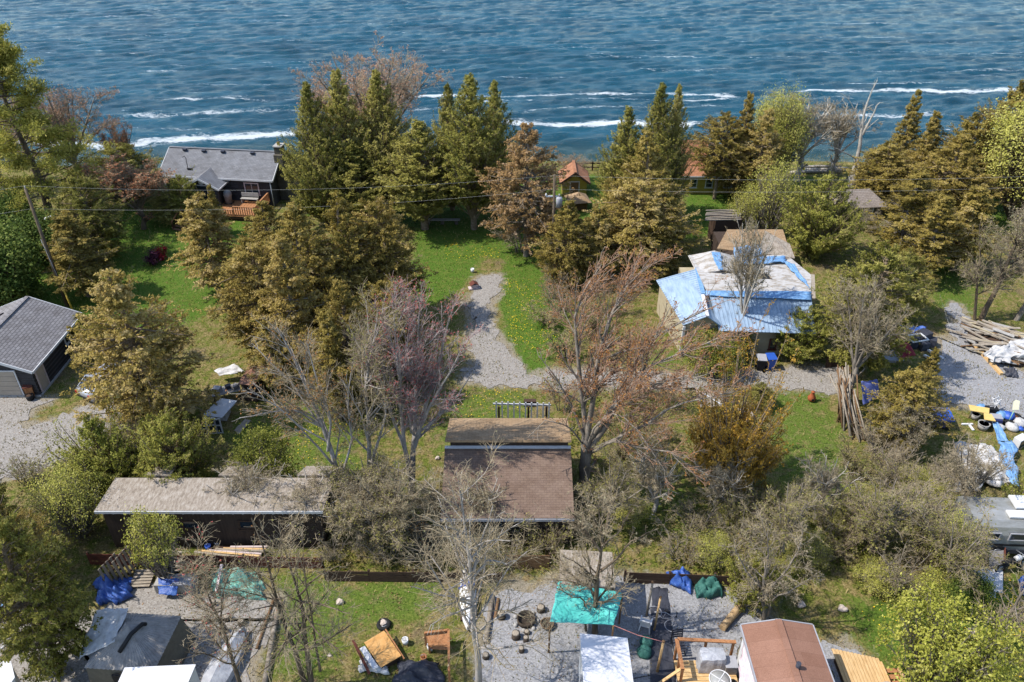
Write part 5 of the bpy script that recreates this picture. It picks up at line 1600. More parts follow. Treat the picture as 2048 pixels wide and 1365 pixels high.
def wheelie(name, label, p, rz, body, lid, s=1.0, group=None):
    t = T(name, label, 'bin', p, rz, group)
    t.scale = (s, s, s)
    m = MB()
    m.add([(-0.22, -0.25, 0.06), (0.22, -0.25, 0.06), (0.22, 0.25, 0.06), (-0.22, 0.25, 0.06), (-0.29, -0.33, 0.95), (0.29, -0.33, 0.95), (0.29, 0.33, 0.95), (-0.29, 0.33, 0.95)],
          [(3, 2, 1, 0), (4, 5, 6, 7), (0, 1, 5, 4), (1, 2, 6, 5), (2, 3, 7, 6), (3, 0, 4, 7)])
    m.build('body', body, t)
    MB().slab([(-0.32, -0.38, 0.99), (0.32, -0.38, 0.99), (0.32, 0.36, 1.04), (-0.32, 0.36, 1.04)], 0.05).bar((-0.28, 0.4, 1.0), (0.28, 0.4, 1.0), 0.04, 0.04).build('lid', lid, t)
    for s_ in (-0.25, 0.25):
        MB().tube([(s_ - 0.03, 0.28, 0.11), (s_ + 0.03, 0.28, 0.11)], 0.11, 12).build('wheel', RUBBER, t)
    return t
wheelie('wheelie_bin', 'brown wheelie bin at the front corner of the garage', G(64, 792), R(20), WOOD_O, WOOD_R, 0.9)
wheelie('wheelie_bin', 'blue recycling bin in front of the blue roofed house', G(1538, 737), 0.1, BLUE_P, BLUE_P)
wheelie('wheelie_bin', 'black bin with grey lid left of the blue recycling bin', G(1519, 739), -0.1, BLACK, TRIM_G)
ob = T('planter_barrel', 'dark round pot beside the brown bin at the garage', 'pot', G(62, 800), 0)
MB().lathe([(0.2, 0), (0.24, 0.2), (0.26, 0.4), (0.22, 0.4), (0.2, 0.36), (0.02, 0.35)], 14).build('pot', BLACK, ob)
MB().lathe([(0.19, 0.362), (0.1, 0.38), (0.01, 0.385)], 12).build('soil', WOOD_D, ob)

# --- brown shed in the middle
bs = T('brown_shed', 'brown shingled shed with a raised tan back roof and white flashing strip', 'shed', (0, 0, 0))
m = MB()
m.add([(-3.3, 28.9, 0), (3.0, 28.9, 0), (3.0, 35.1, 0), (-3.3, 35.1, 0), (-3.3, 28.9, 2.35), (3.0, 28.9, 2.35), (-3.3, 32.45, 3.5), (3.0, 32.45, 3.5), (-3.3, 32.45, 4.1), (3.0, 32.45, 4.1), (-3.3, 35.1, 3.15), (3.0, 35.1, 3.15)],
      [(0, 1, 5, 4), (2, 3, 10, 11), (0, 4, 6, 8, 10, 3), (1, 2, 11, 9, 7, 5), (6, 7, 9, 8)])
m.build('wall', WALL_DARK, bs)
MB().slab([(-3.6, 28.55, 2.3), (3.15, 28.55, 2.3), (3.15, 32.43, 3.6), (-3.6, 32.43, 3.6)], 0.12).build('roof_slope', SH_BROWN, bs)
MB().slab([(-3.55, 32.2, 4.3), (3.15, 32.2, 4.3), (3.15, 35.4, 3.2), (-3.55, 35.4, 3.2)], 0.12).build('roof_slope', SH_TAN, bs)
MB().slab([(-3.6, 32.28, 3.66), (3.15, 32.28, 3.66), (3.15, 32.44, 3.72), (-3.6, 32.44, 3.72)], 0.03).build('flashing', TRIM_W, bs)
MB().bar((-3.6, 28.5, 2.2), (3.15, 28.5, 2.2), 0.05, 0.16).build('fascia', TRIM_G, bs)
MB().box((0.6, 28.88, 0.95), (1.6, 0.06, 1.9)).build('doorway', BLACK, bs)
MB().box((-1.0, 28.86, 1.35), (1.0, 0.05, 0.7)).build('window', GLASS, bs)

# --- long low shed at the lower left
ls = T('long_shed', 'long low shed with weathered shingle roof and dark walls behind the patio', 'shed', (0, 0, 0))
MB().box((-15.2, 29.75, 1.4), (11.0, 2.1, 2.8)).build('wall', WALL_DARK, ls)
MB().slab([(-20.9, 28.5, 2.88), (-9.45, 28.5, 2.88), (-9.3, 30.75, 2.98), (-20.75, 30.75, 2.98)], 0.1).build('roof_slope', SH_OLD, ls)
MB().bar((-20.9, 28.47, 2.78), (-9.45, 28.47, 2.78), 0.05, 0.16).build('fascia', TRIM_W, ls)
for i in range(22):
    MB().box((-20.5 + i * 0.5, 28.53, 2.68), (0.07, 0.14, 0.09)).build('rafter_end', TRIM_G, ls)
for x, w in ((-18.6, 1.1), (-14.6, 1.3), (-10.4, 1.5)):
    MB().slab([(x - w / 2 - 0.15, 30.9, 3.03), (x + w / 2 + 0.15, 30.9, 3.03), (x + w / 2, 31.9, 2.75), (x - w / 2 + 0.12, 31.9, 2.75)], 0.08).box((x, 31.2, 1.3), (w * 0.8, 0.9, 2.6)).build('roof_annex', SH_OLD, ls)
for x in (-19, -16.4, -13.5, -11):
    window(ls, (x, 28.7, 1.7), 0.9, 0.6, '-y', WOOD_D)

# --- house with blue metal roof on the right
bh = T('blue_roof_house', 'derelict house with pale blue metal roof, blue tarps and a hole in the roof', 'house', (0, 0, 0))
MB().box((17.0, 50.6, 1.25), (8.0, 8.3, 2.5)).build('wall', SIDING_PALE, bh)
main = MB().slab([(13.7, 48.15, 4.05), (20.75, 47.85, 4.05), (21.9, 51.2, 3.78), (21.2, 54.8, 3.55), (17.1, 54.7, 3.6), (13.6, 54.6, 3.65)], 0.12)
main.build('flat_roof', M('roof_patchy', [S(104, 92, 80), S(168, 160, 150), S(192, 190, 188), S(150, 138, 122), S(176, 188, 202)], scale=1.3, rough=0.8, bump=0.4, contrast=0.2, stretch=(0.6, 1.4, 1), detail=8), bh)
mb = MB().slab([(14.1, 45.5, 2.6), (20.5, 45.15, 2.6), (20.75, 47.85, 4.06), (13.75, 48.15, 4.06)], 0.06)
rib = mb.build('metal_roof', METAL_BLUE, bh)
for i in range(26):
    f = i / 25
    a = Vector((14.1 + 6.4 * f, 45.5 - 0.35 * f, 2.62))
    c = Vector((13.75 + 7.0 * f, 48.15 - 0.3 * f, 4.08))
    MB().bar(a, c, 0.035, 0.04).build('roof_rib', METAL_BLUE, rib)
# left wing
wl = [(13.15, 45.6, 3.72), (13.75, 52.3, 3.72), (10.85, 52.5, 2.62), (11.75, 46.2, 2.62)]
w1 = MB().slab(wl, 0.06).build('metal_roof', METAL_BLUE, bh)
for i in range(22):
    f = (i + 0.5) / 22
    a = Vector(wl[0]).lerp(Vector(wl[1]), f)
    c = Vector(wl[3]).lerp(Vector(wl[2]), f)
    MB().bar(a + Vector((0, 0, 0.02)), c + Vector((0, 0, 0.02)), 0.035, 0.04).build('roof_rib', METAL_BLUE, w1)
MB().slab([(13.15, 45.6, 3.72), (14.4, 45.7, 2.75), (14.6, 52.0, 3.0), (13.75, 52.3, 3.72)], 0.06).build('metal_roof', METAL_BLUE, bh)
MB().bar((13.15, 45.55, 3.76), (13.4, 48.4, 3.76), 0.22, 0.06).build('ridge_cap', TRIM_W, bh)
MB().bar((13.45, 48.5, 3.77), (13.75, 52.3, 3.77), 0.3, 0.05).build('ridge_cap', TARP_BLUE, bh)
wg = MB()
wg.add([(11.95, 46.3, 0), (14.2, 46.1, 0), (14.2, 46.1, 2.75), (13.2, 46.15, 3.6), (11.95, 46.3, 2.6), (11.1, 52.2, 0), (11.1, 52.2, 2.5)], [(0, 1, 2, 3, 4), (0, 4, 6, 5)])
wg.build('gable_wall', SIDING_PALE, bh)
MB().box((11.85, 46.2, 1.25), (0.16, 0.16, 2.5)).build('porch_post', TRIM_W, bh)
# back gable, tarps, hole
bg = MB()
bg.slab([(13.55, 54.7, 3.55), (15.4, 54.2, 4.25), (15.5, 51.3, 4.15), (13.6, 51.6, 3.7)], 0.08)
bg.slab([(15.4, 54.2, 4.25), (17.1, 54.5, 3.6), (16.9, 51.5, 3.85), (15.5, 51.3, 4.15)], 0.08)
bg.build('back_gable', MATS['roof_patchy'], bh)
hole = MB().box((17.9, 50.75, 3.9), (1.7, 0.7, 0.1)).build('roof_hole', BLACK, bh)
for i in range(5):
    MB().box((17.3 + i * 0.34, 50.75 + 0.06 * (i % 2), 3.97), (0.07, 0.85, 0.06), rz=0.15).build('rafter', WOOD_G, hole)
window(bh, (18.3, 46.45, 0.9), 0.55, 0.9, '-y', WOOD_R)
MB().bar((20.9, 47.6, 3.9), (22.0, 51.2, 3.8), 0.25, 0.08).build('edge_trim', WOOD_G, bh)

def drape(name, label, cat, corners, mat, seed, fold=0.12, sag=0.0, n=22, group=None, heap=0.0, freq=2.4, ragged_=0.06, thick=0.012, thing=True, parent=None):
    """a sheet of cloth spanned between four corners (a b c d in order), folded, sagging or lying on a heap"""
    a, b_, c, d = [Vector(p) for p in corners]
    rs = np.random.RandomState(seed)
    u, v = np.meshgrid(np.linspace(0, 1, n), np.linspace(0, 1, n))
    P = ((1 - u)[..., None] * (1 - v)[..., None] * np.array(a) + u[..., None] * (1 - v)[..., None] * np.array(b_) + u[..., None] * v[..., None] * np.array(c) + (1 - u)[..., None] * v[..., None] * np.array(d))
    size = max((b_ - a).length, (d - a).length)
    ax, ay = u * size * freq * 0.5 + seed, v * size * freq * 0.5
    f1 = np.abs(vnoise(ax, ay, seed, 3) - 0.5) * 2
    f2 = vnoise(ax * 2.2 + 9, ay * 2.2, seed + 1, 3)
    if heap > 0:
        f1 = f1 + 1.3 * np.abs(vnoise(ax * 1.7 + 3, ay * 1.7, seed + 8, 4) - 0.5)
    bell = np.sin(np.pi * u) * np.sin(np.pi * v)
    P[..., 2] += fold * (1.2 * f2 - 0.9 * f1) + heap * bell ** 0.4 * np.clip(2.1 * vnoise(u * 3.2 + seed, v * 3.2, seed + 2, 3) - 0.42, 0.08, 1.4) - sag * bell
    rg = ragged_ + (0.16 if heap > 0 else 0)
    edge = 1 - np.clip(np.minimum(np.minimum(u, 1 - u), np.minimum(v, 1 - v)) * 6, 0, 1)
    P[..., 0] += rg * size * (vnoise(u * 6, v * 6 + 3, seed + 4, 2) - 0.5) * edge
    P[..., 1] += rg * size * (vnoise(u * 6 + 5, v * 6, seed + 5, 2) - 0.5) * edge
    cen = Vector(P.reshape(-1, 3).mean(0))
    cen.z = min(a.z, b_.z, c.z, d.z)
    V = P.reshape(-1, 3) - np.array(cen)
    i = np.arange(n - 1)[:, None] * n + np.arange(n - 1)[None]
    F = np.stack([i, i + 1, i + n + 1, i + n], -1).reshape(-1, 4)
    me = npmesh(name, V, [F], [mat], smooth=True)
    o = O(name, me, parent, cen)
    md = o.modifiers.new('thickness', 'SOLIDIFY')
    md.thickness = thick
    if thing:
        tag(o, label, cat, group)
    return o
drape('tarp', 'crumpled bright blue tarp on the back of the derelict roof', 'tarp', [G(1465, 497, 3.9), G(1520, 492, 4.1), G(1525, 512, 3.75), G(1470, 525, 3.75)], TARP_BLUE, 3, 0.28, freq=3)
drape('tarp', 'long blue tarp strip across the middle of the derelict roof', 'tarp', [G(1470, 516, 3.85), G(1570, 514, 3.8), G(1570, 526, 3.8), G(1470, 532, 3.85)], TARP_BLUE, 4, 0.16, freq=3)
drape('tarp', 'blue tarp strip along the ridge of the pale blue metal roof', 'tarp', [G(1412, 582, 4.14), G(1622, 584, 4.14), G(1622, 600, 3.98), G(1412, 592, 4.0)], TARP_BLUE, 5, 0.05, freq=2, ragged_=0.02)
drape('tarp', 'narrow blue tarp on the right edge of the derelict roof', 'tarp', [G(1565, 522, 3.85), G(1590, 530, 3.85), G(1622, 580, 3.95), G(1600, 560, 3.95)], TARP_BLUE, 6, 0.07, freq=2)
drape('tarp', 'thin blue tarp running down the white back gable', 'tarp', [G(1422, 504, 4.36), G(1440, 506, 4.34), G(1446, 540, 4.2), G(1436, 540, 4.24)], TARP_BLUE, 7, 0.05, freq=2)
bsh = T('back_shed', 'shed with tan brown roof behind the derelict blue roofed house', 'shed', (0, 0, 0))
MB().box((19.7, 59.2, 1.15), (5.2, 4.6, 2.3)).build('wall', WALL_DARK, bsh)
MB().slab([(16.7, 58.2, 2.4), (22.3, 56.6, 2.4), (22.9, 61.3, 2.6), (18.2, 61.3, 2.6)], 0.1).build('roof_slope', SH_TAN, bsh)
MB().slab([(19.8, 57.4, 2.45), (22.5, 56.4, 2.45), (22.7, 58.6, 2.6), (21.0, 60.0, 3.1)], 0.08).build('roof_patch', SH_OLD, bsh)
lp = T('rafter_pile', 'loose grey rafters lying behind the derelict house', 'lumber', G(1445, 487), 0.1)
for i in range(7):
    MB().box((i * 0.1 - 0.3, i * 0.28, 2.3 + 0.02 * i), (3.2, 0.1, 0.08), rz=0.06 * (i % 3 - 1)).build('plank', WOOD_G, lp)
MB().box((0.3, 0.8, 1.12), (2.4, 1.6, 2.24)).build('stack', WOOD_D, lp)

# --- yellow cottage and small sheds by the lake
yc = T('yellow_cottage', 'yellow cottage with terracotta shingle roof and white windows by the lake', 'house', (16.9, 74.9, 0))
gable(yc, 0, 6.2, 0, 3.4, 2.0, 2.35, 'x', 0.3, SIDING_YEL, SH_RED, TRIM_W)
for x in (1.2, 2.75, 4.6):
    window(yc, (x, 0, 1.15), 0.75, 0.95, '-y', TRIM_W, cols=1, rows=2)
yu = MB()
yu.add([(-0.1, 2.2, 0), (2.7, 2.2, 0), (2.7, 5.2, 0), (-0.1, 5.2, 0), (-0.1, 2.2, 2.7), (2.7, 2.2, 2.7), (2.7, 5.2, 2.7), (-0.1, 5.2, 2.7), (-0.1, 3.7, 4.2), (2.7, 3.7, 4.2)],
       [(0, 1, 5, 4), (2, 3, 7, 6), (0, 4, 8, 7, 3), (1, 2, 6, 9, 5)])
yu.build('upper_wall', SIDING_YEL, yc)
for s in (-1, 1):
    MB().slab([(-0.4, 3.7, 4.28), (3.0, 3.7, 4.28), (3.0, 3.7 + s * 1.9, 2.42), (-0.4, 3.7 + s * 1.9, 2.42)], 0.1).build('upper_roof', SH_RED, yc)
window(yc, (-0.1, 3.7, 2.6), 0.7, 0.8, '-x', TRIM_W)
door(yc, (5.5, 0, 0.05), 0.8, 1.85, '-y', WOOD_B)
ys = T('garden_shed', 'yellow green garden shed with brown roof at the foot of the transformer pole', 'shed', (5.0, 74.2, 0))
gable(ys, 0, 2.4, 0, 2.6, 1.7, 2.6, 'y', 0.3, SIDING_YEL, SH_RED, WOOD_D)
door(ys, (1.2, 0, 0.05), 0.8, 1.5, '-y', WOOD_B)
wh = T('well_house', 'small tan peaked roof of a well house among the cedars', 'shed', G(1155, 415), 0.2)
MB().box((0, 0, 0.45), (1.5, 1.5, 0.9)).build('wall', WOOD_B, wh)
MB().add([(-1.1, -1.1, 0.85), (1.1, -1.1, 0.85), (1.1, 1.1, 0.85), (-1.1, 1.1, 0.85), (0, 0, 1.6)], [(0, 1, 4), (1, 2, 4), (2, 3, 4), (3, 0, 4), (3, 2, 1, 0)]).build('roof', SH_TAN, wh)
th_ = T('tool_shed', 'small tan roofed shed half hidden under the arborvitae group', 'shed', G(705, 452), 0.5)
gable(th_, -1.2, 1.2, -1.4, 1.4, 1.6, 2.3, 'y', 0.25, WOOD_B, SH_TAN, WOOD_D)
gs = T('grey_shed', 'low grey shed with hipped shingle roof beside the dead snag', 'shed', (32.6, 70.2, 0), 0.1)
MB().box((0, 0, 0.7), (4.2, 2.8, 1.4)).build('wall', SIDING_TAN, gs)
MB().add([(-2.4, -1.7, 1.35), (2.4, -1.7, 1.35), (2.4, 1.7, 1.35), (-2.4, 1.7, 1.35), (-1.2, 0, 2.5), (1.0, 0, 2.5)], [(0, 1, 5, 4), (1, 2, 5), (2, 3, 4, 5), (3, 0, 4), (3, 2, 1, 0)]).build('roof', M_courses('shingle_taupe', [S(150, 138, 128), S(164, 152, 142)], 0.34, 0.15, 0.01), gs)
door(gs, (0.6, -1.4, 0.02), 0.8, 1.3, '-y', WOOD_G)

# --- mobile home and trailers at the bottom
mh = T('mobile_home', 'mobile home with reddish brown roof at the bottom edge', 'mobile home', (0, 0, 0))
gable(mh, 10.05, 12.85, 9.5, 21.75, 2.7, 3.02, 'y', 0.14, WHITE, SH_MOBILE, TRIM_G)
MB().tube([(11.6, 19.6, 2.9), (11.6, 19.6, 3.35)], 0.1, 8).build('vent_pipe', TARP_DARK, mh)
window(mh, (10.05, 20.8, 1.6), 0.8, 0.7, '-x', TRIM_W)
drape('awning_sheet', 'torn white and pink awning sheet hanging off the mobile home', 'awning', [(10.0, 21.4, 2.55), (9.92, 17.5, 2.5), (9.35, 17.3, 0.9), (9.72, 20.6, 1.2)], M('awning_cloth', [S(226, 220, 220), S(214, 190, 196), S(232, 230, 230)], scale=2, stretch=(5, 1, 1), contrast=0.12), 12, 0.08)
wt = T('white_trailer', 'white roofed trailer beside the turquoise canopy at the bottom edge', 'trailer', (0, 0, 0))
MB().prism([(2.85, 9.5), (4.78, 9.5), (4.82, 21.0), (2.93, 21.22)], 0.45, 2.9).build('body', WHITE, wt)
MB().prism([(2.8, 9.4), (4.83, 9.4), (4.87, 21.05), (2.88, 21.28)], 2.9, 2.98).build('roof', WHITE_R, wt)
for s in (2.95, 4.7):
    MB().tube([(s - 0.1, 15, 0.33), (s + 0.1, 15, 0.33)], 0.33, 14).build('wheel', RUBBER, wt)
window(wt, (2.9, 19.5, 1.8), 0.9, 0.6, '-x', TRIM_G)
MB().box((3.85, 18, 3.05), (0.5, 0.5, 0.14)).build('roof_vent', TRIM_G, wt)
w2 = T('white_trailer', 'white trailer roof right of the grey tent at the lower left', 'trailer', (0, 0, 0))
MB().prism([(-16.0, 17.0), (-13.35, 17.0), (-13.2, 20.1), (-16.0, 19.95)], 0.4, 2.4).build('body', WHITE, w2)
MB().prism([(-16.05, 16.9), (-13.3, 16.9), (-13.15, 20.15), (-16.05, 20.0)], 2.4, 2.47).build('roof', WHITE_R, w2)
MB().tube([(-13.4, 18.2, 0.33), (-13.2, 18.2, 0.33)], 0.33, 14).build('wheel', RUBBER, w2)
w3 = T('white_trailer', 'white curved roof of a trailer at the lower left corner', 'trailer', (0, 0, 0))
MB().prism([(-26, 16.5), (-20.9, 16.5), (-20.5, 19.6), (-21.0, 20.3), (-26, 20.3)], 0.4, 2.3).build('body', WHITE, w3)
MB().prism([(-26.05, 16.4), (-20.85, 16.4), (-20.44, 19.62), (-20.98, 20.36), (-26.05, 20.36)], 2.3, 2.37).build('roof', WHITE_R, w3)
MB().tube([(-21.0, 18.2, 0.33), (-20.8, 18.2, 0.33)], 0.33, 14).build('wheel', RUBBER, w3)

# --- grey tent pavilion on the lower left patio
tp = T('pavilion_tent', 'grey peaked pavilion tent with dark doorway on the lower left patio', 'tent', (-16.55, 21.9, 0), R(-4))
vs = [(-1.55, -1.5, 1.7), (1.5, -1.5, 1.7), (1.5, 1.35, 1.7), (-1.55, 1.35, 1.7), (0.0, -0.1, 2.75)]
mbp = MB()
for i in range(4):
    a, c = Vector(vs[i]), Vector(vs[(i + 1) % 4])
    ap = Vector(vs[4])
    n = 16
    for k in range(n):
        p, q = a.lerp(c, k / n), a.lerp(c, (k + 1) / n)
        mid = (p + q) / 2 - Vector((0, 0, 0.04))
        mbp.add([p, mid, ap], [(0, 1, 2)])
        mbp.add([mid, q, ap], [(0, 1, 2)])
mbp.build('canopy', CANVAS, tp)
MB().add([(1.45, -1.45, 1.7), (1.45, 1.3, 1.7), (1.75, 1.5, 0), (1.75, -1.6, 0)], [(0, 3, 2, 1)]).add([(-1.5, 1.3, 1.7), (1.45, 1.3, 1.7), (1.75, 1.5, 0), (-1.6, 1.5, 0)], [(0, 1, 2, 3)]).add([(-1.5, -1.45, 1.7), (-1.5, 1.3, 1.7), (-1.6, 1.5, 0), (-1.6, -1.6, 0)], [(0, 1, 2, 3)]).add([(-1.5, -1.45, 1.7), (1.45, -1.45, 1.7), (1.75, -1.6, 0), (-1.6, -1.6, 0)], [(0, 3, 2, 1)]).build('side_wall', CANVAS_O, tp)
MB().box((0.15, -1.62, 0.75), (0.95, 0.08, 1.5)).build('doorway', BLACK, tp)
MB().tube([(-0.1, -1.0, 2.2), (0.25, -0.4, 2.65), (0.45, 0.2, 2.55), (0.5, 0.3, 2.4)], 0.09, 8).build('stove_pipe', BLACK, tp)
drape('tarp', 'pale translucent tarp over the left side of the grey tent', 'tarp', [(-18.6, 23.0, 2.2), (-17.0, 22.9, 2.55), (-17.0, 21.2, 2.4), (-18.7, 21.0, 1.5)], TARP_WHITE, 33, 0.15)

# --- silver bus at the right edge
bu = T('old_bus', 'old silver bus with dark windows at the right edge', 'bus', (23.3, 28.1, 0), R(-3))
pr = [(0, 0.35), (0, 1.6), (0.12, 2.05), (0.4, 2.3), (1.2, 2.42), (2.0, 2.3), (2.25, 2.05), (2.35, 1.6), (2.35, 0.35)]
mbx = MB()
n = len(pr)
L_ = 9.0
mbx.add([(0, y, z) for y, z in pr] + [(L_, y, z) for y, z in pr], [tuple(range(n)), tuple(range(2 * n - 1, n - 1, -1))] + [(i, i + n, i + n + 1, i + 1) for i in range(n - 1)], False)
mbx.build('body', M('silver_paint', [S(126, 124, 116), S(160, 160, 156), S(184, 186, 188)], scale=1.6, rough=0.4, metal=0.3, stretch=(0.5, 1, 2)), bu)
for i in range(6):
    window(bu, (0.9 + i * 1.3, 0, 1.55), 0.85, 0.5, '-y', TRIM_G, fw=0.05, sill=False)
MB().box((L_ / 2, -0.02, 0.95), (L_ - 0.1, 0.03, 0.12)).build('side_trim', BLACK, bu)
MB().box((L_ / 2, -0.02, 0.5), (L_ - 0.1, 0.03, 0.28)).build('skirt', TARP_DARK, bu)
for x in (1.5, 7.2):
    w_ = MB().tube([(x, -0.06, 0.45), (x, 0.25, 0.45)], 0.45, 18).build('wheel', RUBBER, bu)
    MB().tube([(x, -0.08, 0.45), (x, -0.05, 0.45)], 0.24, 12).build('rim', STEEL, w_)
for x, w in ((2.9, 1.2), (4.6, 1.6)):
    MB().box((x, 1.5, 2.5), (w, 0.9, 0.12)).build('roof_panel', WHITE, bu)
MB().box((4.0, 0.7, 2.42), (4.5, 0.5, 0.1)).build('roof_rack', WHITE, bu)
# ------------------------------------------------------------------ poles and wires
def utility_pole(label, base, top, arm=None):
    t = T('utility_pole', label, 'pole', (base.x, base.y, -0.05))
    d = top - base
    MB().tube([(0, 0, 0), tuple(d)], [0.15, 0.1], 10).build('post', BARK, t)
    return t, top
pb = G(135, 613)
p1, p1t = utility_pole('tall wooden utility pole with yellow guy guard above the garage', pb, GY(50, 376, pb.y))
MB().tube([(0.9, -0.9, 0.05), (-0.2, 0, 5.8)], 0.012, 5).build('guy_wire', STEEL, p1)
MB().tube([(0.92, -0.95, 0.02), (0.55, -0.6, 2.0)], 0.07, 8).build('guy_guard', M('yellow_plastic', [S(206, 170, 60), S(222, 190, 84)], rough=0.6), p1)
q = p1t - pb
MB().tube([q + Vector((0, 0, 0)), q + Vector((0, 0, 0.18))], [0.06, 0.04], 8).build('insulator', CONC, p1)
b2 = G(130, 520)
p2, _ = utility_pole('shorter leaning pole with a lamp arm behind the left utility pole', b2, GY(112, 432, b2.y))
tq = GY(112, 432, b2.y) - b2
MB().tube([tq, tq + Vector((-0.5, -0.1, 0.05)), tq + Vector((-0.75, -0.1, -0.12))], 0.04, 6).lathe([(0.05, 0.1), (0.16, 0), (0.14, -0.1), (0.02, -0.12)], 10, tq + Vector((-0.85, -0.1, -0.15))).build('lamp', TRIM_W, p2)
b3 = Vector((3.35, 57.6, 0))
t3 = GY(1109, 349, b3.y)
p3, _ = utility_pole('wooden utility pole with a grey transformer in the centre', b3, t3)
d3 = t3 - b3
MB().lathe([(0.02, 0), (0.24, 0.03), (0.25, 0.75), (0.2, 0.82), (0.05, 0.86)], 14, (d3.x + 0.42, d3.y - 0.1, d3.z - 2.6)).build('transformer', TRIM_G, p3)
MB().lathe([(0.06, 0), (0.06, 0.2), (0.02, 0.24)], 8, (d3.x + 0.42, d3.y - 0.1, d3.z - 1.74)).build('bushing', CONC, p3)
MB().bar((d3.x - 0.6, d3.y, d3.z - 1.75), (d3.x + 0.3, d3.y, d3.z - 1.75), 0.08, 0.1).lathe([(0.04, 0), (0.07, 0.1), (0.03, 0.25)], 8, (d3.x - 0.6, d3.y, d3.z - 1.75)).build('cross_arm', TRIM_W, p3)
WIRE = M('wire_grey', [S(196, 194, 188), S(214, 212, 206)], rough=0.5)
def wire(label, a, b, sag, r=0.0045):
    a, b = Vector(a), Vector(b)
    pts = []
    for i in range(25):
        f = i / 24
        p = a.lerp(b, f)
        p.z -= sag * 4 * f * (1 - f)
        pts.append(p - a)
    o = MB().tube(pts, r, 4, cap=False).build('overhead_wire', WIRE)
    o.location = a
    return tag(o, label, 'wire')
rend = GY(2150, 350, 60)
wire('top overhead wire from the left utility pole to the transformer pole', p1t + Vector((0, 0, 0.15)), t3 + Vector((0, 0, -0.1)), 0.7)
wire('lower overhead wire from the left utility pole to the transformer pole', p1t + Vector((0.25, 0, -1.6)), t3 + Vector((0, 0, -1.2)), 0.7)
wire('top overhead wire running right from the transformer pole', t3 + Vector((0, 0, -0.1)), rend, 0.4)
wire('lower overhead wire running right from the transformer pole', t3 + Vector((0, 0, -1.2)), rend + Vector((0, 0, -0.9)), 0.4)
wire('upper overhead wire leaving the left utility pole to the left', p1t + Vector((0, 0, 0.15)), p1t + Vector((-22, -6, 0.3)), 0.5)
wire('lower overhead wire leaving the left utility pole to the left', p1t + Vector((0, 0, -1.6)), p1t + Vector((-22, -6, -1.2)), 0.5)
wire('slanting service wire over the brush left of the gravel yard', GY(1880, 590, 52), GY(1915, 700, 46.5), 0.05)

# ------------------------------------------------------------------ fences, pickets, gate
pk = T('picket_frame', 'white picket frame standing behind the tan roof of the brown shed', 'fence', (-1.0, 38.0, 0))
MB().bar((-0.15, 0, 2.2), (3.35, 0, 2.1), 0.06, 0.1).build('rail', TRIM_W, pk)
MB().bar((-0.1, 0.03, 0.5), (3.3, 0.03, 0.5), 0.06, 0.08).build('rail', TRIM_W, pk)
for i in range(10):
    x = 0.05 + i * 0.355
    MB().box((x, -0.05, 1.2 - 0.01 * i), (0.09, 0.04, 2.4)).build('picket', TRIM_W, pk)
for x in (0.2, 2.0, 3.1):
    MB().box((x, 0.12, 0.95), (0.12, 0.12, 1.9)).build('post', WOOD_D, pk)
MB().box((2.1, 0.35, 2.0), (0.75, 0.3, 0.4)).build('crate', WOOD_D, pk)
gt = T('wooden_gate', 'weathered wooden gate panel with a diagonal brace lying on the slope', 'gate', G(1422, 812), R(3))
for i in range(9):
    MB().box((-0.72 + i * 0.18, 0.25, 0.32), (0.165, 1.1, 0.03), rx=R(28)).build('board', WOOD_G, gt)
for y, z in ((-0.22, 0.1), (0.72, 0.6)):
    MB().box((0, y, z + 0.02), (1.75, 0.1, 0.05), rx=R(28)).build('rail', WOOD_G, gt)
MB().bar((-0.55, 0.68, 0.62), (0.7, -0.2, 0.15), 0.1, 0.04).build('brace', TRIM_W, gt)
for s in (-0.84, 0.84):
    MB().box((s, 0.25, 0.36), (0.1, 1.15, 0.05), rx=R(28)).build('stile', WOOD_B, gt)

def board_fence(label, a, b, h, rows, mat, posts=True, vertical=False, tilt=0.0):
    a, b = Vector(a), Vector(b)
    L_ = (b - a).length
    t = T('board_fence', label, 'fence', a, math.atan2(b.y - a.y, b.x - a.x))
    n = max(1, int(round(L_ / 2.0)))
    rr = random.Random(int(L_ * 100))
    for i in range(n + 1):
        MB().box((L_ * i / n, 0.08, h * 0.52), (0.1, 0.1, h * 1.05)).build('post', WOOD_D, t)
    if vertical:
        k = int(L_ / 0.16)
        for i in range(k):
            MB().box((0.08 + i * L_ / k, -0.01 * (i % 2), h / 2 + rr.uniform(-0.05, 0.03)), (0.145, 0.03, h), rz=rr.uniform(-0.03, 0.03)).build('board', mat, t)
    else:
        for i in range(n):
            for j in range(rows):
                MB().box((L_ * (i + 0.5) / n, -0.01, h * (j + 0.5) / rows + rr.uniform(-0.015, 0.015)), (L_ / n - 0.02, 0.03, h / rows - 0.03), ry=rr.uniform(-0.012, 0.012)).build('board', mat, t)
    return t
board_fence('dark red board fence between the long shed and the patio', (-21.5, 27.55, 0), (-9.6, 27.3, 0), 0.8, 3, WOOD_R)
board_fence('dark weathered fence below the brown shed', (-9.3, 26.5, 0), (-0.5, 26.4, 0), 0.75, 3, WOOD_D)
board_fence('brown plywood coloured fence panel left of the weathered canopy roof', (-0.3, 27.3, 0), (1.9, 27.3, 0), 1.0, 2, WOOD_B)
board_fence('low fence behind the blue tarp heap right of the turquoise canopy', (5.6, 26.4, 0), (12.2, 26.1, 0), 0.8, 3, WOOD_D)
lf = T('log_fence', 'dark split rail fence at the lake edge behind the cedars', 'fence', (7.0, 81.2, 0), 0)
for i in range(5):
    MB().box((i * 1.6, 0, 0.5), (0.14, 0.14, 1.0)).build('post', WOOD_D, lf)
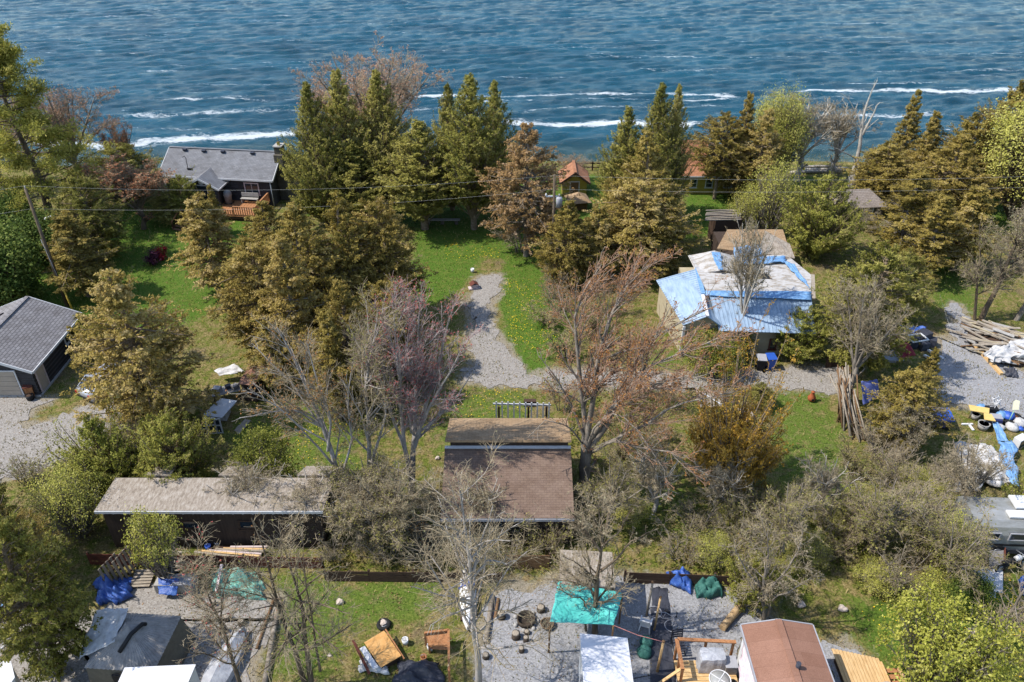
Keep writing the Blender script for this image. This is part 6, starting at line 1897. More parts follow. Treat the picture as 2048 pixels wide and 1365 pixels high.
for i in range(4):
    for z in (0.35, 0.8):
        MB().bar((i * 1.6 - 0.1, -0.06, z), (i * 1.6 + 1.7, -0.06, z + 0.05), 0.08, 0.12).build('rail', WOOD_D, lf)
rsP = random.Random(8)
for i, (x, y, L_, rz, lb) in enumerate([(1640, 337, 4.6, 0.02, 'upper pale driftwood log at the lake edge by the snag'), (1650, 343, 4.2, -0.05, 'middle grey driftwood log at the lake edge by the snag'), (1630, 347, 5.4, 0.04, 'longest bleached driftwood log, nearest the lawn'), (1672, 341, 2.6, 0.2, 'short crooked driftwood log at the foot of the snag')]):
    p = G(x, y)
    o = MB().tube([(-L_ / 2, 0, 0.16), (0, 0.08, 0.2), (L_ / 2, 0, 0.15)], [0.16, 0.15, 0.1], 8).build('driftwood_log', BARK_P)
    o.location, o.rotation_euler = (p.x, p.y, 0), (0, 0, rz)
    tag(o, lb, 'log')
ct = T('cut_log', 'short cut log section with pale sawn end beside the dead snag', 'log', G(1718, 360), 0.6)
MB().tube([(-0.4, 0, 0.42), (0.45, 0, 0.42)], [0.42, 0.4], 14).build('bark', BARK_G, ct)
MB().tube([(-0.42, 0, 0.42), (-0.405, 0, 0.42)], 0.38, 14).build('sawn_end', WOOD_Y, ct)

# ------------------------------------------------------------------ vehicles
def car(label, p, rz, paint):
    t = T('parked_car', label, 'car', p, rz)
    # stations along x: half width, bottom, belt height
    stn = [(-2.1, 0.70, 0.38, 0.72), (-2.0, 0.80, 0.24, 0.86), (-1.3, 0.86, 0.2, 0.92), (-0.3, 0.88, 0.2, 0.93), (0.8, 0.87, 0.2, 0.92), (1.5, 0.84, 0.22, 0.84), (2.05, 0.74, 0.26, 0.72), (2.15, 0.62, 0.36, 0.6)]
    m = MB()
    vs = []
    for x, w, z0, z1 in stn:
        vs += [(x, -w * 0.92, z0), (x, -w, (z0 + z1) / 2), (x, -w * 0.93, z1), (x, 0, z1 + 0.04), (x, w * 0.93, z1), (x, w, (z0 + z1) / 2), (x, w * 0.92, z0)]
    k = 7
    fs = [(i * k + j, i * k + j + 1, (i + 1) * k + j + 1, (i + 1) * k + j) for i in range(len(stn) - 1) for j in range(k - 1)]
    fs += [(i * k + 6, i * k, (i + 1) * k, (i + 1) * k + 6) for i in range(len(stn) - 1)] + [tuple(range(k))[::-1], tuple((len(stn) - 1) * k + j for j in range(k))]
    m.add(vs, fs, True)
    m.build('body', paint, t)
    g = MB()
    lo = [(-1.75, 0.74, 0.93), (0.85, 0.76, 0.93)]
    g.add([(-1.8, -0.76, 0.9), (1.0, -0.78, 0.9), (1.0, 0.78, 0.9), (-1.8, 0.76, 0.9), (-1.15, -0.6, 1.4), (0.25, -0.6, 1.42), (0.25, 0.6, 1.42), (-1.15, 0.6, 1.4)], [(0, 1, 5, 4), (1, 2, 6, 5), (2, 3, 7, 6), (3, 0, 4, 7)])
    g.build('windows', GLASS, t)
    MB().slab([(-1.2, -0.6, 1.43), (0.3, -0.6, 1.45), (0.3, 0.6, 1.45), (-1.2, 0.6, 1.43)], 0.05).bar((-1.8, -0.75, 0.9), (-1.15, -0.6, 1.42), 0.07, 0.07).bar((-1.8, 0.75, 0.9), (-1.15, 0.6, 1.42), 0.07, 0.07).bar((1.0, -0.77, 0.9), (0.25, -0.6, 1.43), 0.06, 0.06).bar((1.0, 0.77, 0.9), (0.25, 0.6, 1.43), 0.06, 0.06).build('roof', paint, t)
    for x in (-1.3, 1.35):
        for s in (-0.8, 0.8):
            w = MB().tube([(x, s - 0.1, 0.31), (x, s + 0.1, 0.31)], 0.31, 18).build('wheel', RUBBER, t)
            MB().tube([(x, s - 0.115, 0.31), (x, s + 0.115, 0.31)], 0.19, 12).build('rim', STEEL, w)
    for s in (-0.6, 0.6):
        MB().box((-2.07, s, 0.7), (0.1, 0.24, 0.16)).build('tail_light', M('tail_red', [S(150, 20, 24), S(176, 34, 34)], rough=0.3), t)
        MB().box((2.08, s, 0.6), (0.1, 0.3, 0.12)).build('headlight', WHITE, t)
    MB().box((-2.1, 0, 0.48), (0.1, 1.3, 0.12)).build('bumper', BLACK, t)
    return t
car('silver car with red tail lights parked under the cedar by the garage', G(226, 772), R(62), M('car_silver', [S(176, 178, 184), S(190, 192, 198)], rough=0.25, metal=0.4, spec=0.5))
mc = T('motorcycle', 'dark motorcycle with white fairing parked in front of the silver bus', 'motorcycle', G(2018, 1140), R(15))
for x in (-0.65, 0.65):
    w = MB()
    w.tube([(x + 0.26 * math.cos(a), 0, 0.3 + 0.26 * math.sin(a)) for a in [i * math.pi / 9 for i in range(19)]], 0.05, 6, cap=False)
    wo = w.build('wheel', RUBBER, mc)
    MB().tube([(x, -0.05, 0.3), (x, 0.05, 0.3)], 0.16, 12).build('rim', STEEL, wo)
MB().tube([(-0.65, 0, 0.3), (-0.3, 0, 0.55), (0.3, 0, 0.65), (0.65, 0, 0.3)], [0.05, 0.13, 0.14, 0.05], 8).build('frame', BLACK, mc)
MB().tube([(-0.7, 0, 0.75), (-0.2, 0, 0.72), (0.0, 0, 0.75)], [0.09, 0.13, 0.1], 8).build('seat', RUBBER, mc)
MB().tube([(0.05, 0, 0.78), (0.3, 0, 0.85), (0.45, 0, 0.75)], [0.12, 0.15, 0.08], 10).build('fuel_tank', WHITE, mc)
MB().tube([(0.35, -0.35, 0.98), (0.5, 0, 0.95), (0.35, 0.35, 0.98)], 0.025, 6).build('handlebar', STEEL, mc)
MB().tube([(0.52, 0, 0.85), (0.6, 0, 0.84)], 0.09, 10).build('headlight', WHITE, mc)
bk = T('bicycle', 'bicycle with thin pale wheels lying in the shade by the post', 'bicycle', G(1326, 1240), R(-48))
for x in (-0.52, 0.52):
    MB().tube([(x + 0.33 * math.cos(a), 0.33 * math.sin(a), 0.07) for a in [i * math.pi / 14 for i in range(29)]], 0.022, 6, cap=False).build('wheel', TRIM_G, bk)
MB().tube([(-0.52, 0, 0.09), (-0.1, 0.35, 0.12), (0.35, 0.38, 0.14), (0.52, 0, 0.09)], 0.02, 6).tube([(-0.1, 0.35, 0.12), (-0.02, -0.02, 0.1), (0.35, 0.38, 0.14)], 0.02, 6).tube([(-0.52, 0, 0.09), (-0.02, -0.02, 0.1)], 0.018, 6).build('frame', TRIM_G, bk)
MB().tube([(0.35, 0.38, 0.14), (0.36, 0.55, 0.16)], 0.018, 6).bar((0.36, 0.55, 0.0), (0.36, 0.55, 0.4), 0.03, 0.03).build('handlebar', BLACK, bk)
MB().box((-0.12, 0.45, 0.13), (0.24, 0.12, 0.06)).build('saddle', BLACK, bk)
# white boat with pointed bow
bo = T('boat', 'white pointed boat with blue stripe leaning beside the pale barked tree', 'boat', G(936, 1205), R(2))
secs = [(1.7, 0.03, 0.3), (1.2, 0.22, 0.32), (0.5, 0.36, 0.36), (-0.3, 0.42, 0.4), (-1.1, 0.4, 0.42), (-1.7, 0.3, 0.4)]
m = MB()
vs = []
for y, w, h in secs:
    vs += [(-w, -y, 0.12), (-w * 0.95, -y, h * 0.8), (-w * 0.5, -y, h + 0.06), (0, -y, h + 0.12), (w * 0.5, -y, h + 0.06), (w * 0.95, -y, h * 0.8), (w, -y, 0.12)]
k = 7
m.add(vs, [(i * k + j, i * k + j + 1, (i + 1) * k + j + 1, (i + 1) * k + j) for i in range(len(secs) - 1) for j in range(k - 1)] + [tuple(range(k)), tuple((len(secs) - 1) * k + j for j in range(k))[::-1]], True)
m.build('hull', WHITE, bo)
MB().tube([(-0.42, 0.62, 0.24), (-0.2, 0.62, 0.5), (0, 0.62, 0.56), (0.2, 0.62, 0.5), (0.42, 0.62, 0.24)], 0.07, 6).box((0, 0.8, 0.5), (0.62, 0.3, 0.06)).build('stripe', BLUE_P, bo)
MB().box((-0.3, 0, 0.07), (0.1, 2.2, 0.14)).box((0.3, 0, 0.07), (0.1, 2.2, 0.14)).build('cradle', WOOD_D, bo)
cb = T('covered_boat', 'small boat under a grey cover on the lower left patio', 'boat', G(455, 1330), R(-12))
secs = [(-1.7, 0.45, 0.55), (-0.8, 0.62, 0.72), (0.2, 0.6, 0.8), (1.1, 0.4, 0.7), (1.7, 0.1, 0.5)]
m = MB()
vs = []
for y, w, h in secs:
    vs += [(-w, y, 0.1), (-w * 0.95, y, h * 0.6), (0, y, h), (w * 0.95, y, h * 0.6), (w, y, 0.1)]
k = 5
m.add(vs, [(i * k + j, (i + 1) * k + j, (i + 1) * k + j + 1, i * k + j + 1) for i in range(len(secs) - 1) for j in range(k - 1)] + [tuple(range(k))[::-1], tuple((len(secs) - 1) * k + j for j in range(k))])
m.build('cover', TARP_SILVER, cb)
MB().box((0, 0.0, 0.06), (0.9, 2.6, 0.12)).build('cradle', WOOD_D, cb)

# ------------------------------------------------------------------ canopy and bottom centre yard
cn = drape('canopy_tarp', 'turquoise tarp canopy stretched on poles above the centre patio', 'canopy', [G(1117, 1163, 2.3), G(1245, 1187, 2.25), G(1227, 1251, 2.1), G(1100, 1245, 2.1)], TARP_TURQ, 21, 0.05, sag=0.22, freq=1.2, n=30, ragged_=0.03)
cp = T('canopy_poles', 'thin wooden poles holding the turquoise canopy', 'pole', (0, 0, 0))
for x, y in ((1117, 1163), (1245, 1187), (1227, 1251), (1100, 1245)):
    p = G(x, y, 2.2)
    MB().tube([(p.x, p.y, 0), (p.x, p.y, 2.15)], 0.045, 8).build('pole', WOOD_B, cp)
tag(MB().slab([(2.2, 24.4, 2.32), (4.75, 24.2, 2.32), (4.8, 26.2, 2.45), (2.3, 26.35, 2.45)], 0.08).build('weathered_sheet', SH_OLD), 'pale weathered roof panel behind the turquoise canopy', 'roof panel')
cpr = T('lean_to_posts', 'dark post frame under the pale weathered roof panel', 'frame', (0, 0, 0))
for x, y in ((2.35, 24.55), (4.65, 24.4), (4.7, 26.05), (2.4, 26.2)):
    MB().box((x, y, 1.14), (0.12, 0.12, 2.28)).build('post', WOOD_D, cpr)
drape('tarp', 'royal blue tarp edge hanging at the left of the turquoise canopy', 'tarp', [G(1113, 1165, 2.2), G(1117, 1163, 2.2), G(1119, 1200, 1.4), G(1112, 1200, 1.2)], TARP_ROYAL, 23, 0.04, n=8)
drape('tarp', 'royal blue tarp over a heap right of the turquoise canopy', 'tarp', [G(1332, 1150), G(1380, 1146), G(1382, 1190), G(1336, 1172)], TARP_ROYAL, 24, 0.22, heap=0.7, freq=3)
drape('tarp', 'dark green netting over a heap right of the royal blue tarp', 'tarp', [G(1385, 1160), G(1440, 1158), G(1446, 1195), G(1390, 1202)], GREEN_P, 25, 0.2, heap=0.8, freq=3)
drape('tarp', 'teal torn tarp over a pile at the top of the left patio', 'tarp', [G(425, 1152), G(520, 1150), G(533, 1202), G(428, 1192)], TARP_TEAL, 26, 0.34, heap=0.85, freq=3.2, n=34)
tag(MB().box((0, 0, 0), (0.12, 1.4, 0.14), rx=0.4).build('loose_board', TRIM_P), 'pinkish board leaning on the left end of the teal tarp', 'board').location = G(438, 1158, 0.75)
drape('tarp', 'royal blue tarp over a heap behind the large patio cedar', 'tarp', [G(190, 1160), G(268, 1155), G(262, 1200), G(200, 1215)], TARP_ROYAL, 27, 0.3, heap=0.8, freq=3)
drape('tarp', 'bright blue tarp over the cardboard box on the left patio', 'tarp', [G(316, 1158, 0.75), G(358, 1158, 0.75), G(354, 1192, 0.3), G(318, 1192, 0.3)], TARP_ROYAL, 28, 0.12, freq=3)
bx = T('carton', 'pale box beside the bright blue tarp on the left patio', 'box', G(336, 1192), 0)
MB().box((0.35, 0.45, 0.32), (1.9, 0.7, 0.62)).build('body', CONC, bx)
MB().box((0.75, 0.45, 0.65), (0.95, 0.7, 0.04)).build('flap', TRIM_G, bx)
def stump(label, p, r, h, mat=BARK_D, top=WOOD_G, group=None):
    t = T('log_stump', label, 'stump', p, r * 7, group)
    MB().lathe([(r * 1.08, 0), (r, h * 0.4), (r * 0.97, h)], 12).build('bark', mat, t)
    MB().lathe([(r * 0.93, h + 0.003), (r * 0.5, h + 0.012), (0.01, h + 0.014)], 12).build('cut_top', top, t)
    return t
STP = 'log stumps on the patios'
for x, y, r, h, lb in [(1032, 1276, 0.2, 0.36, 'wide log stump on the centre patio, uppermost of its cluster'), (1052, 1284, 0.13, 0.34, 'slim log stump touching the wide one on the centre patio'), (1043, 1304, 0.13, 0.3, 'lowest log stump of the cluster on the centre patio'), (1054, 1268, 0.13, 0.2, 'small grey block stump above the cluster on the centre patio'),
                       (1003, 1236, 0.2, 0.35, 'log stump beside the long timber edge of the centre patio'), (1082, 1222, 0.2, 0.3, 'stump with wire rim left of the turquoise canopy'), (972, 1316, 0.16, 0.25, 'pale stump at the foot of the tall bare tree'),
                       (456, 1240, 0.17, 0.3, 'dark hollow stump in the middle of the left patio'), (484, 1250, 0.16, 0.3, 'pale stump right of the hollow one on the left patio'), (448, 1264, 0.15, 0.35, 'stump below the hollow one on the left patio'), (412, 1246, 0.13, 0.25, 'small pale stump left of the hollow one on the left patio'), (428, 1210, 0.14, 0.28, 'stump below the teal tarp on the left patio')]:
    stump(lb, G(x, y), r, h)
fp = T('fire_pit', 'rusty fire pit ring with grate near the centre patio stumps', 'fire pit', G(1052, 1244), 0)
MB().lathe([(0.42, 0), (0.44, 0.3), (0.4, 0.3), (0.38, 0.05), (0.02, 0.04)], 18).build('ring', BARK_D, fp)
for i in range(6):
    MB().bar((-0.35, -0.25 + i * 0.1, 0.31), (0.35, -0.25 + i * 0.1, 0.31), 0.015, 0.015).build('grate_bar', BLACK, fp)
for k in range(7):
    a = k * 0.9
    MB().lathe([(0.09, 0), (0.12, 0.08), (0.06, 0.16), (0.01, 0.17)], 7, (0.55 * math.cos(a), 0.55 * math.sin(a), 0)).build('stone', CONC, fp)
wp = T('wash_bowl', 'brown wire basket bowl on the centre patio near the canopy corner', 'basket', G(1094, 1254), 0)
MB().lathe([(0.15, 0), (0.28, 0.12), (0.33, 0.26), (0.29, 0.26), (0.13, 0.05), (0.01, 0.05)], 16).build('bowl', BARK_D, wp)
MB().tube([(0.31 * math.cos(i * 0.5236), 0.31 * math.sin(i * 0.5236), 0.27) for i in range(13)], 0.02, 6, cap=False).build('rim', WOOD_B, wp)
for lb, pts, r in [('long dark timber edging on the left side of the centre patio', [(985, 1195), (972, 1290)], 0.12), ('short timber post beside the dark edging of the centre patio', [(997, 1200), (990, 1240)], 0.08), ('long pale timber edging at the right side of the left patio', [(550, 1195), (514, 1300)], 0.07), ('thick peeled log edging the lower left lawn', [(560, 1200), (530, 1372)], 0.13)]:
    a, c = G(*pts[0]), G(*pts[1])
    o = MB().tube([(0, 0, r), tuple(c - a + Vector((0, 0, r)))], r, 8).build('timber_log', WOOD_B if 'pale' in lb or 'short' in lb else BARK_G)
    o.location = a
    tag(o, lb, 'log')
lg = T('peeled_log', 'thick peeled log lying on the patio behind the mobile home', 'log', G(1443, 1262), 0)
d = G(1482, 1216) - G(1443, 1262)
MB().tube([(0, 0, 0.2), tuple(d * 0.5 + Vector((0, 0, 0.22))), tuple(d + Vector((0, 0, 0.2)))], [0.17, 0.19, 0.21], 12).build('trunk', M('peeled_wood', [S(150, 118, 84), S(186, 156, 116), S(204, 180, 144)], scale=4, rough=0.9, bump=0.3), lg)
MB().tube([tuple(d * 1.002 + Vector((0, 0, 0.2))), tuple(d * 1.01 + Vector((0, 0, 0.2)))], 0.17, 12).build('sawn_end', WOOD_Y, lg)
ch_ = T('plastic_chair', 'white plastic armchair under the canopy ropes', 'chair', G(1290, 1258), R(160))
MB().box((0, 0, 0.42), (0.46, 0.45, 0.04)).build('seat', WHITE, ch_)
MB().box((0, 0.23, 0.66), (0.46, 0.04, 0.44), rx=-0.2).build('backrest', WHITE, ch_)
for sx in (-1, 1):
    MB().bar((sx * 0.25, -0.2, 0.64), (sx * 0.25, 0.24, 0.66), 0.06, 0.03).build('armrest', WHITE, ch_)
    for sy in (-1, 1):
        MB().bar((sx * 0.21, sy * 0.19, 0.42), (sx * 0.26, sy * 0.25, 0.0), 0.05, 0.05).build('leg', WHITE, ch_)
for (x, y, r_, lb) in [(1292, 1288, 0.3, 'upper teal cloth bundle below the white chair'), (1288, 1308, 0.33, 'lower teal cloth bundle below the white chair')]:
    p = G(x, y)
    rs_ = np.random.RandomState(x)
    mbb = MB()
    prof = [(0.02, 0), (r_ * 0.95, 0.03), (r_ * 1.05, r_ * 0.5), (r_ * 0.85, r_ * 1.05), (r_ * 0.4, r_ * 1.3), (0.02, r_ * 1.32)]
    mbb.lathe(prof, 16)
    mbb.v = [tuple(np.array(v) * (1 + 0.14 * (rs_.rand() - 0.5))) for v in mbb.v]
    o = mbb.build('cloth_bundle', GREEN_P)
    o.location = p
    tag(o, lb, 'bundle')
for lb, a, zz, r in [('yellow wooden post beside the bicycle', (1308, 1262), 2.4, 0.05), ('tan wooden post right of the white trailer', (1314, 1345), 2.2, 0.06), ('grey leaning post right of the turquoise canopy', (1293, 1232), 2.4, 0.06)]:
    p = G(*a)
    t = T('wooden_post', lb, 'post', p)
    MB().tube([(0, 0, 0), (0.06, 0, zz)], r, 8).build('shaft', WOOD_Y if 'yellow' in lb or 'tan' in lb else WOOD_G, t)
    MB().lathe([(r * 1.2, zz - 0.02), (r * 1.2, zz + 0.03), (0.01, zz + 0.05)], 8, (0.06, 0, 0)).build('cap', WOOD_B, t)
tag(drape('dark_strip', '', '', [G(1305, 1175, 0.05), G(1338, 1180, 0.05), G(1352, 1372, 0.05), G(1302, 1372, 0.05)], TARP_DARK, 41, 0.03, freq=1, thing=False), 'long dark strip on the ground beside the white trailer', 'mat')  # thin dark folded strip laid flat on the ground
rp = T('rope', 'pink rope from the canopy corner to the tan post', 'rope', G(1227, 1251, 2.1))
e_ = G(1314, 1345) + Vector((0, 0, 2.2)) - G(1227, 1251, 2.1)
MB().tube([(0, 0, 0), tuple(e_ * 0.5 - Vector((0, 0, 0.12))), tuple(e_)], 0.014, 5).build('strand', M('rope_pink', [S(200, 130, 124), S(216, 150, 140)]), rp)
# deck by the mobile home
wd = T('timber_deck', 'orange timber deck with handrails beside the mobile home', 'deck', (0, 0, 0))
for i in range(12):
    MB().box((8.5, 19.35 + i * 0.2, 0.55), (2.6, 0.185, 0.04)).build('plank', WOOD_Y, wd)
MB().box((8.5, 20.4, 0.42), (2.55, 2.4, 0.2)).box((8.5, 20.4, 0.16), (2.2, 2.1, 0.32)).build('joist_frame', WOOD_D, wd)
for a, c in (((7.35, 22.1, 1.45), (9.9, 21.95, 1.45)), ((7.3, 20.6, 1.45), (7.3, 22.1, 1.45))):
    MB().bar(a, c, 0.16, 0.06).build('handrail', WOOD_O, wd)
for x, y in ((7.35, 22.05), (8.6, 22.0), (9.8, 21.95), (7.32, 20.65), (7.32, 21.3)):
    MB().box((x, y, 0.72), (0.1, 0.1, 1.44)).build('post', WOOD_O, wd)
for k in range(3):
    MB().box((7.0 - 0.3 * k, 20.1, 0.42 - 0.16 * k), (0.32, 1.0, 0.05)).build('tread', WOOD_Y, wd)
MB().bar((7.3, 20.7, 1.4), (6.3, 20.4, 0.7), 0.12, 0.06).bar((7.3, 19.5, 1.4), (6.35, 19.2, 0.7), 0.12, 0.06).build('handrail', WOOD_Y, wd)
tb = T('patio_table', 'round glass patio table with white rim and cross frame on the timber deck', 'table', (8.85, 20.25, 0.575), 0.3)
ring = [(0.45 * math.cos(i * math.pi / 16), 0.45 * math.sin(i * math.pi / 16), 0.7) for i in range(33)]
MB().tube(ring, 0.022, 6, cap=False).build('rim', WHITE, tb)
for a in (0.6, 2.17):
    MB().bar((-0.44 * math.cos(a), -0.44 * math.sin(a), 0.7), (0.44 * math.cos(a), 0.44 * math.sin(a), 0.7), 0.03, 0.02).build('cross_bar', WHITE, tb)
MB().lathe([(0.01, 0.682), (0.43, 0.682), (0.43, 0.688), (0.01, 0.688)], 24).build('glass_top', M('frosted_glass', [S(150, 150, 146), S(172, 172, 168)], scale=3, rough=0.15, spec=0.6), tb)
for k in range(4):
    a = 0.6 + k * math.pi / 2
    MB().tube([(0.3 * math.cos(a), 0.3 * math.sin(a), 0.68), (0.42 * math.cos(a), 0.42 * math.sin(a), 0.0)], 0.02, 6).build('leg', WHITE, tb)
gb = T('covered_barbecue', 'barbecue under a grey silver cover on the timber deck', 'barbecue', (8.75, 21.35, 0.575), 0)
m = MB()
rs_ = np.random.RandomState(3)
nx_, ny_ = 12, 8
vv = []
for zl, sc in ((0.0, 1.04), (0.35, 1.0), (0.7, 0.97), (0.86, 0.9)):
    for k in range(24):
        a_ = k * math.pi / 12
        cx_, cy_ = math.cos(a_), math.sin(a_)
        q_ = 1 / max(abs(cx_), abs(cy_)) ** 0.75
        w_ = 1 + 0.05 * (rs_.rand() - 0.5) + 0.03 * math.sin(k * 2.6)
        vv.append((0.6 * sc * cx_ * q_ * w_, 0.36 * sc * cy_ * q_ * w_, zl + 0.04 * rs_.rand()))
vv.append((0.05, 0.0, 0.98))
m.add(vv, [(l_ * 24 + k, l_ * 24 + (k + 1) % 24, (l_ + 1) * 24 + (k + 1) % 24, (l_ + 1) * 24 + k) for l_ in range(3) for k in range(24)] + [(72 + k, 72 + (k + 1) % 24, 96) for k in range(24)])
m.build('cover', TARP_SILVER, gb)
MB().box((0, 0, 0.02), (1.1, 0.6, 0.04)).build('base', BLACK, gb)
lad = T('folding_chair', 'dark slatted chair left of the timber deck', 'chair', G(1356, 1302), 0.1)
for k in range(5):
    MB().box((0, -0.3 + k * 0.13, 0.45 + k * 0.02), (0.5, 0.1, 0.03)).build('slat', TARP_DARK, lad)
for k in range(4):
    MB().box((0, 0.32 + 0.03 * k, 0.62 + k * 0.12), (0.5, 0.03, 0.09)).build('slat', TARP_DARK, lad)
for sx in (-0.24, 0.24):
    MB().bar((sx, -0.35, 0), (sx, 0.3, 0.5), 0.04, 0.04).bar((sx, 0.35, 0), (sx, 0.45, 1.0), 0.04, 0.04).build('frame', BLACK, lad)
crt = T('storage_crate', 'grey lidded crate at the right of the covered barbecue', 'crate', (9.55, 21.2, 0.575), 0)
MB().box((0, 0, 0.25), (0.5, 0.55, 0.5)).build('body', CANVAS, crt)
MB().box((0, 0, 0.52), (0.55, 0.6, 0.05)).build('lid', TRIM_G, crt)
pot = T('flower_pot', 'dark pot with dry plant on the timber deck by the awning', 'pot', (9.5, 20.35, 0.575), 0)
MB().lathe([(0.14, 0), (0.2, 0.28), (0.17, 0.28), (0.15, 0.24), (0.01, 0.24)], 12).build('pot', BLACK, pot)
O('plant', V_SHR[1]['crown'], pot).scale = (0.14, 0.14, 0.2)
# deck at lower right
d2 = T('plank_deck', 'pale new plank deck with steps at the lower right', 'deck', (0, 0, 0))
for i in range(13):
    MB().box((14.55 + i * 0.15, 20.9, 0.4), (0.132, 2.9 - 0.08 * i, 0.04)).build('plank', WOOD_YV, d2)
MB().box((15.45, 20.85, 0.18), (1.85, 2.2, 0.36)).build('joist_frame', WOOD_D, d2)
for i in range(5):
    MB().box((16.75, 21.3 - i * 0.28, 0.32 - i * 0.04), (0.7, 0.22, 0.05)).build('tread', WOOD_O, d2)
MB().bar((16.4, 21.6, 0.5), (16.4, 19.4, 0.5), 0.08, 0.1).bar((17.15, 21.4, 0.4), (17.2, 19.4, 0.3), 0.14, 0.1).build('stringer', WOOD_Y, d2)
sdh = T('satellite_dish', 'grey satellite dish at the bottom edge on the plank deck', 'satellite dish', (15.9, 19.75, 0.42), 0.4)
MB().lathe([(0.02, 0.62), (0.2, 0.66), (0.42, 0.8), (0.42, 0.83), (0.2, 0.7), (0.02, 0.66)], 18).build('dish', TRIM_G, sdh)
MB().tube([(0, 0, 0), (0, 0, 0.64)], 0.04, 8).build('mast', STEEL, sdh)
MB().tube([(0.38, 0, 0.78), (0.1, 0, 1.05)], 0.015, 5).box((0.08, 0, 1.06), (0.1, 0.08, 0.08)).build('feed_arm', BLACK, sdh)
wh2 = T('watering_barrel', 'dark metal bucket at the foot of the leaning meadow tree', 'bucket', G(1990, 1304), 0)
MB().lathe([(0.2, 0), (0.24, 0.42), (0.21, 0.42), (0.19, 0.1), (0.01, 0.1)], 14).build('body', TARP_DARK, wh2)
MB().tube([(0.24 * math.cos(a), 0.0, 0.42 + 0.2 * math.sin(a)) for a in [i * math.pi / 8 for i in range(9)]], 0.01, 5).build('handle', STEEL, wh2)

# ------------------------------------------------------------------ rocks and little things
def rock(label, p, r, seed, mat=STONE, group=None, flat=0.65):
    rs_ = np.random.RandomState(seed)
    import bmesh
    bm = bmesh.new()
    bmesh.ops.create_icosphere(bm, subdivisions=2, radius=r)
    for v in bm.verts:
        d = v.co.normalized()
        k = 1 + 0.28 * math.sin(3.1 * d.x + seed) * math.cos(2.7 * d.y - seed) + 0.12 * (rs_.rand() - 0.5)
        v.co = Vector((v.co.x * k, v.co.y * k * 0.85, v.co.z * k * flat))
    me = bpy.data.meshes.new('rock')
    bm.to_mesh(me)
    bm.free()
    me.materials.append(mat)
    o = O('rock', me, None, (p[0], p[1], r * flat * 0.6))
    return tag(o, label, 'rock', group)
PALE = M('rock_pale', [S(176, 160, 146), S(206, 192, 180)], scale=4, rough=0.9, bump=0.4)
for i, (x, y, r, lb) in enumerate([(1478, 825, 0.24, 'white rock, leftmost of the pale pile on the slope'), (1488, 824, 0.26, 'pinkish rock second from left in the pale pile'), (1498, 829, 0.25, 'pale rock in the middle of the pile on the slope'), (1504, 834, 0.24, 'pale rock at the right end of the pile on the slope'), (1494, 842, 0.2, 'pale rock at the bottom of the pile on the slope')]):
    rock(lb, G(x, y), r, i + 5, PALE)
for i, (x, y, r, lb) in enumerate([(680, 1206, 0.2, 'pointed pale rock on the lower left lawn'), (1602, 1212, 0.22, 'pale boulder behind the mobile home roof'), (1684, 1220, 0.22, 'white stone in the brush right of the mobile home'), (1945, 1270, 0.3, 'pinkish boulder in the dandelion meadow'), (592, 712, 0.28, 'pale rock under the half bare cedar of the grove'), (660, 1312, 0.1, 'small pale stone on the lower left lawn'), (766, 1248, 0.22, 'pale stone beside the tyre on the lower lawn'), (875, 918, 0.16, 'white stone on the grass left of the brown shed')]):
    rock(lb, G(x, y), r, i + 25, PALE)
for i in range(18):
    x = -55 + 112 * (i + rsP.random() * 0.8) / 18
    yy = float(shore(np.array([x]))[0]) - rsP.uniform(-0.5, 1.2)
    o = rock(ORD[i] + ' grey boulder of the rocky lake shore', (x, yy, 0), rsP.uniform(0.35, 0.8), i + 60, STONE, 'boulders along the lake shore')
    o.location.z = -2.2
ty = T('tyre', 'black tyre lying on the lower lawn by the plywood sheet', 'tyre', G(768, 1252), 0)
MB().tube([(0.25 * math.cos(i * math.pi / 9), 0.25 * math.sin(i * math.pi / 9), 0.1) for i in range(19)], 0.1, 8, cap=False).build('tread', RUBBER, ty)
MB().lathe([(0.1, 0.05), (0.17, 0.08), (0.16, 0.1), (0.05, 0.07)], 14).build('rim', STEEL, ty)
pl = T('plywood_stack', 'orange plywood sheet propped on pale junk at the bottom', 'plywood', G(768, 1312), R(38))
MB().slab([(-0.55, -0.75, 0.5), (0.5, -0.75, 0.42), (0.5, 0.75, 0.6), (-0.55, 0.7, 0.68)], 0.03).build('sheet', PLY, pl)
MB().slab([(-0.85, -0.6, 0.45), (-0.6, -0.65, 0.45), (-0.6, 0.6, 0.6), (-0.85, 0.6, 0.6)], 0.04).build('sheet', TRIM_W, pl)
MB().bar((-1.05, -0.6, 0.3), (-0.9, 1.1, 0.7), 0.12, 0.05).build('plank', WOOD_R, pl)
MB().bar((0.55, -0.9, 0.3), (0.6, 0.8, 0.55), 0.06, 0.06).build('plank', WOOD_O, pl)
MB().box((0, -0.1, 0.2), (0.9, 1.1, 0.4)).build('trestle', WOOD_D, pl)
drape('tarp', 'pale grey crumpled sheet in front of the propped plywood', 'tarp', [G(722, 1318, 0.1), G(775, 1322, 0.1), G(780, 1350, 0.05), G(718, 1345, 0.05)], TARP_WHITE, 51, 0.12, heap=0.35, freq=3)
drape('tarp', 'dark grey tarp over a low mound at the bottom edge', 'tarp', [G(800, 1328, 0.1), G(872, 1324, 0.1), G(900, 1385, 0.05), G(780, 1385, 0.05)], TARP_DARK, 52, 0.08, heap=0.5)
fr_ = T('timber_stand', 'orange brown timber frame on its side beside the white boat', 'frame', (0, 0, 0))
a, b_, c, d_ = G(850, 1266, 0.9), G(897, 1260, 0.9), G(898, 1345, 0.9), G(858, 1290, 0.6)
e1 = G(896, 1290, 0.9)
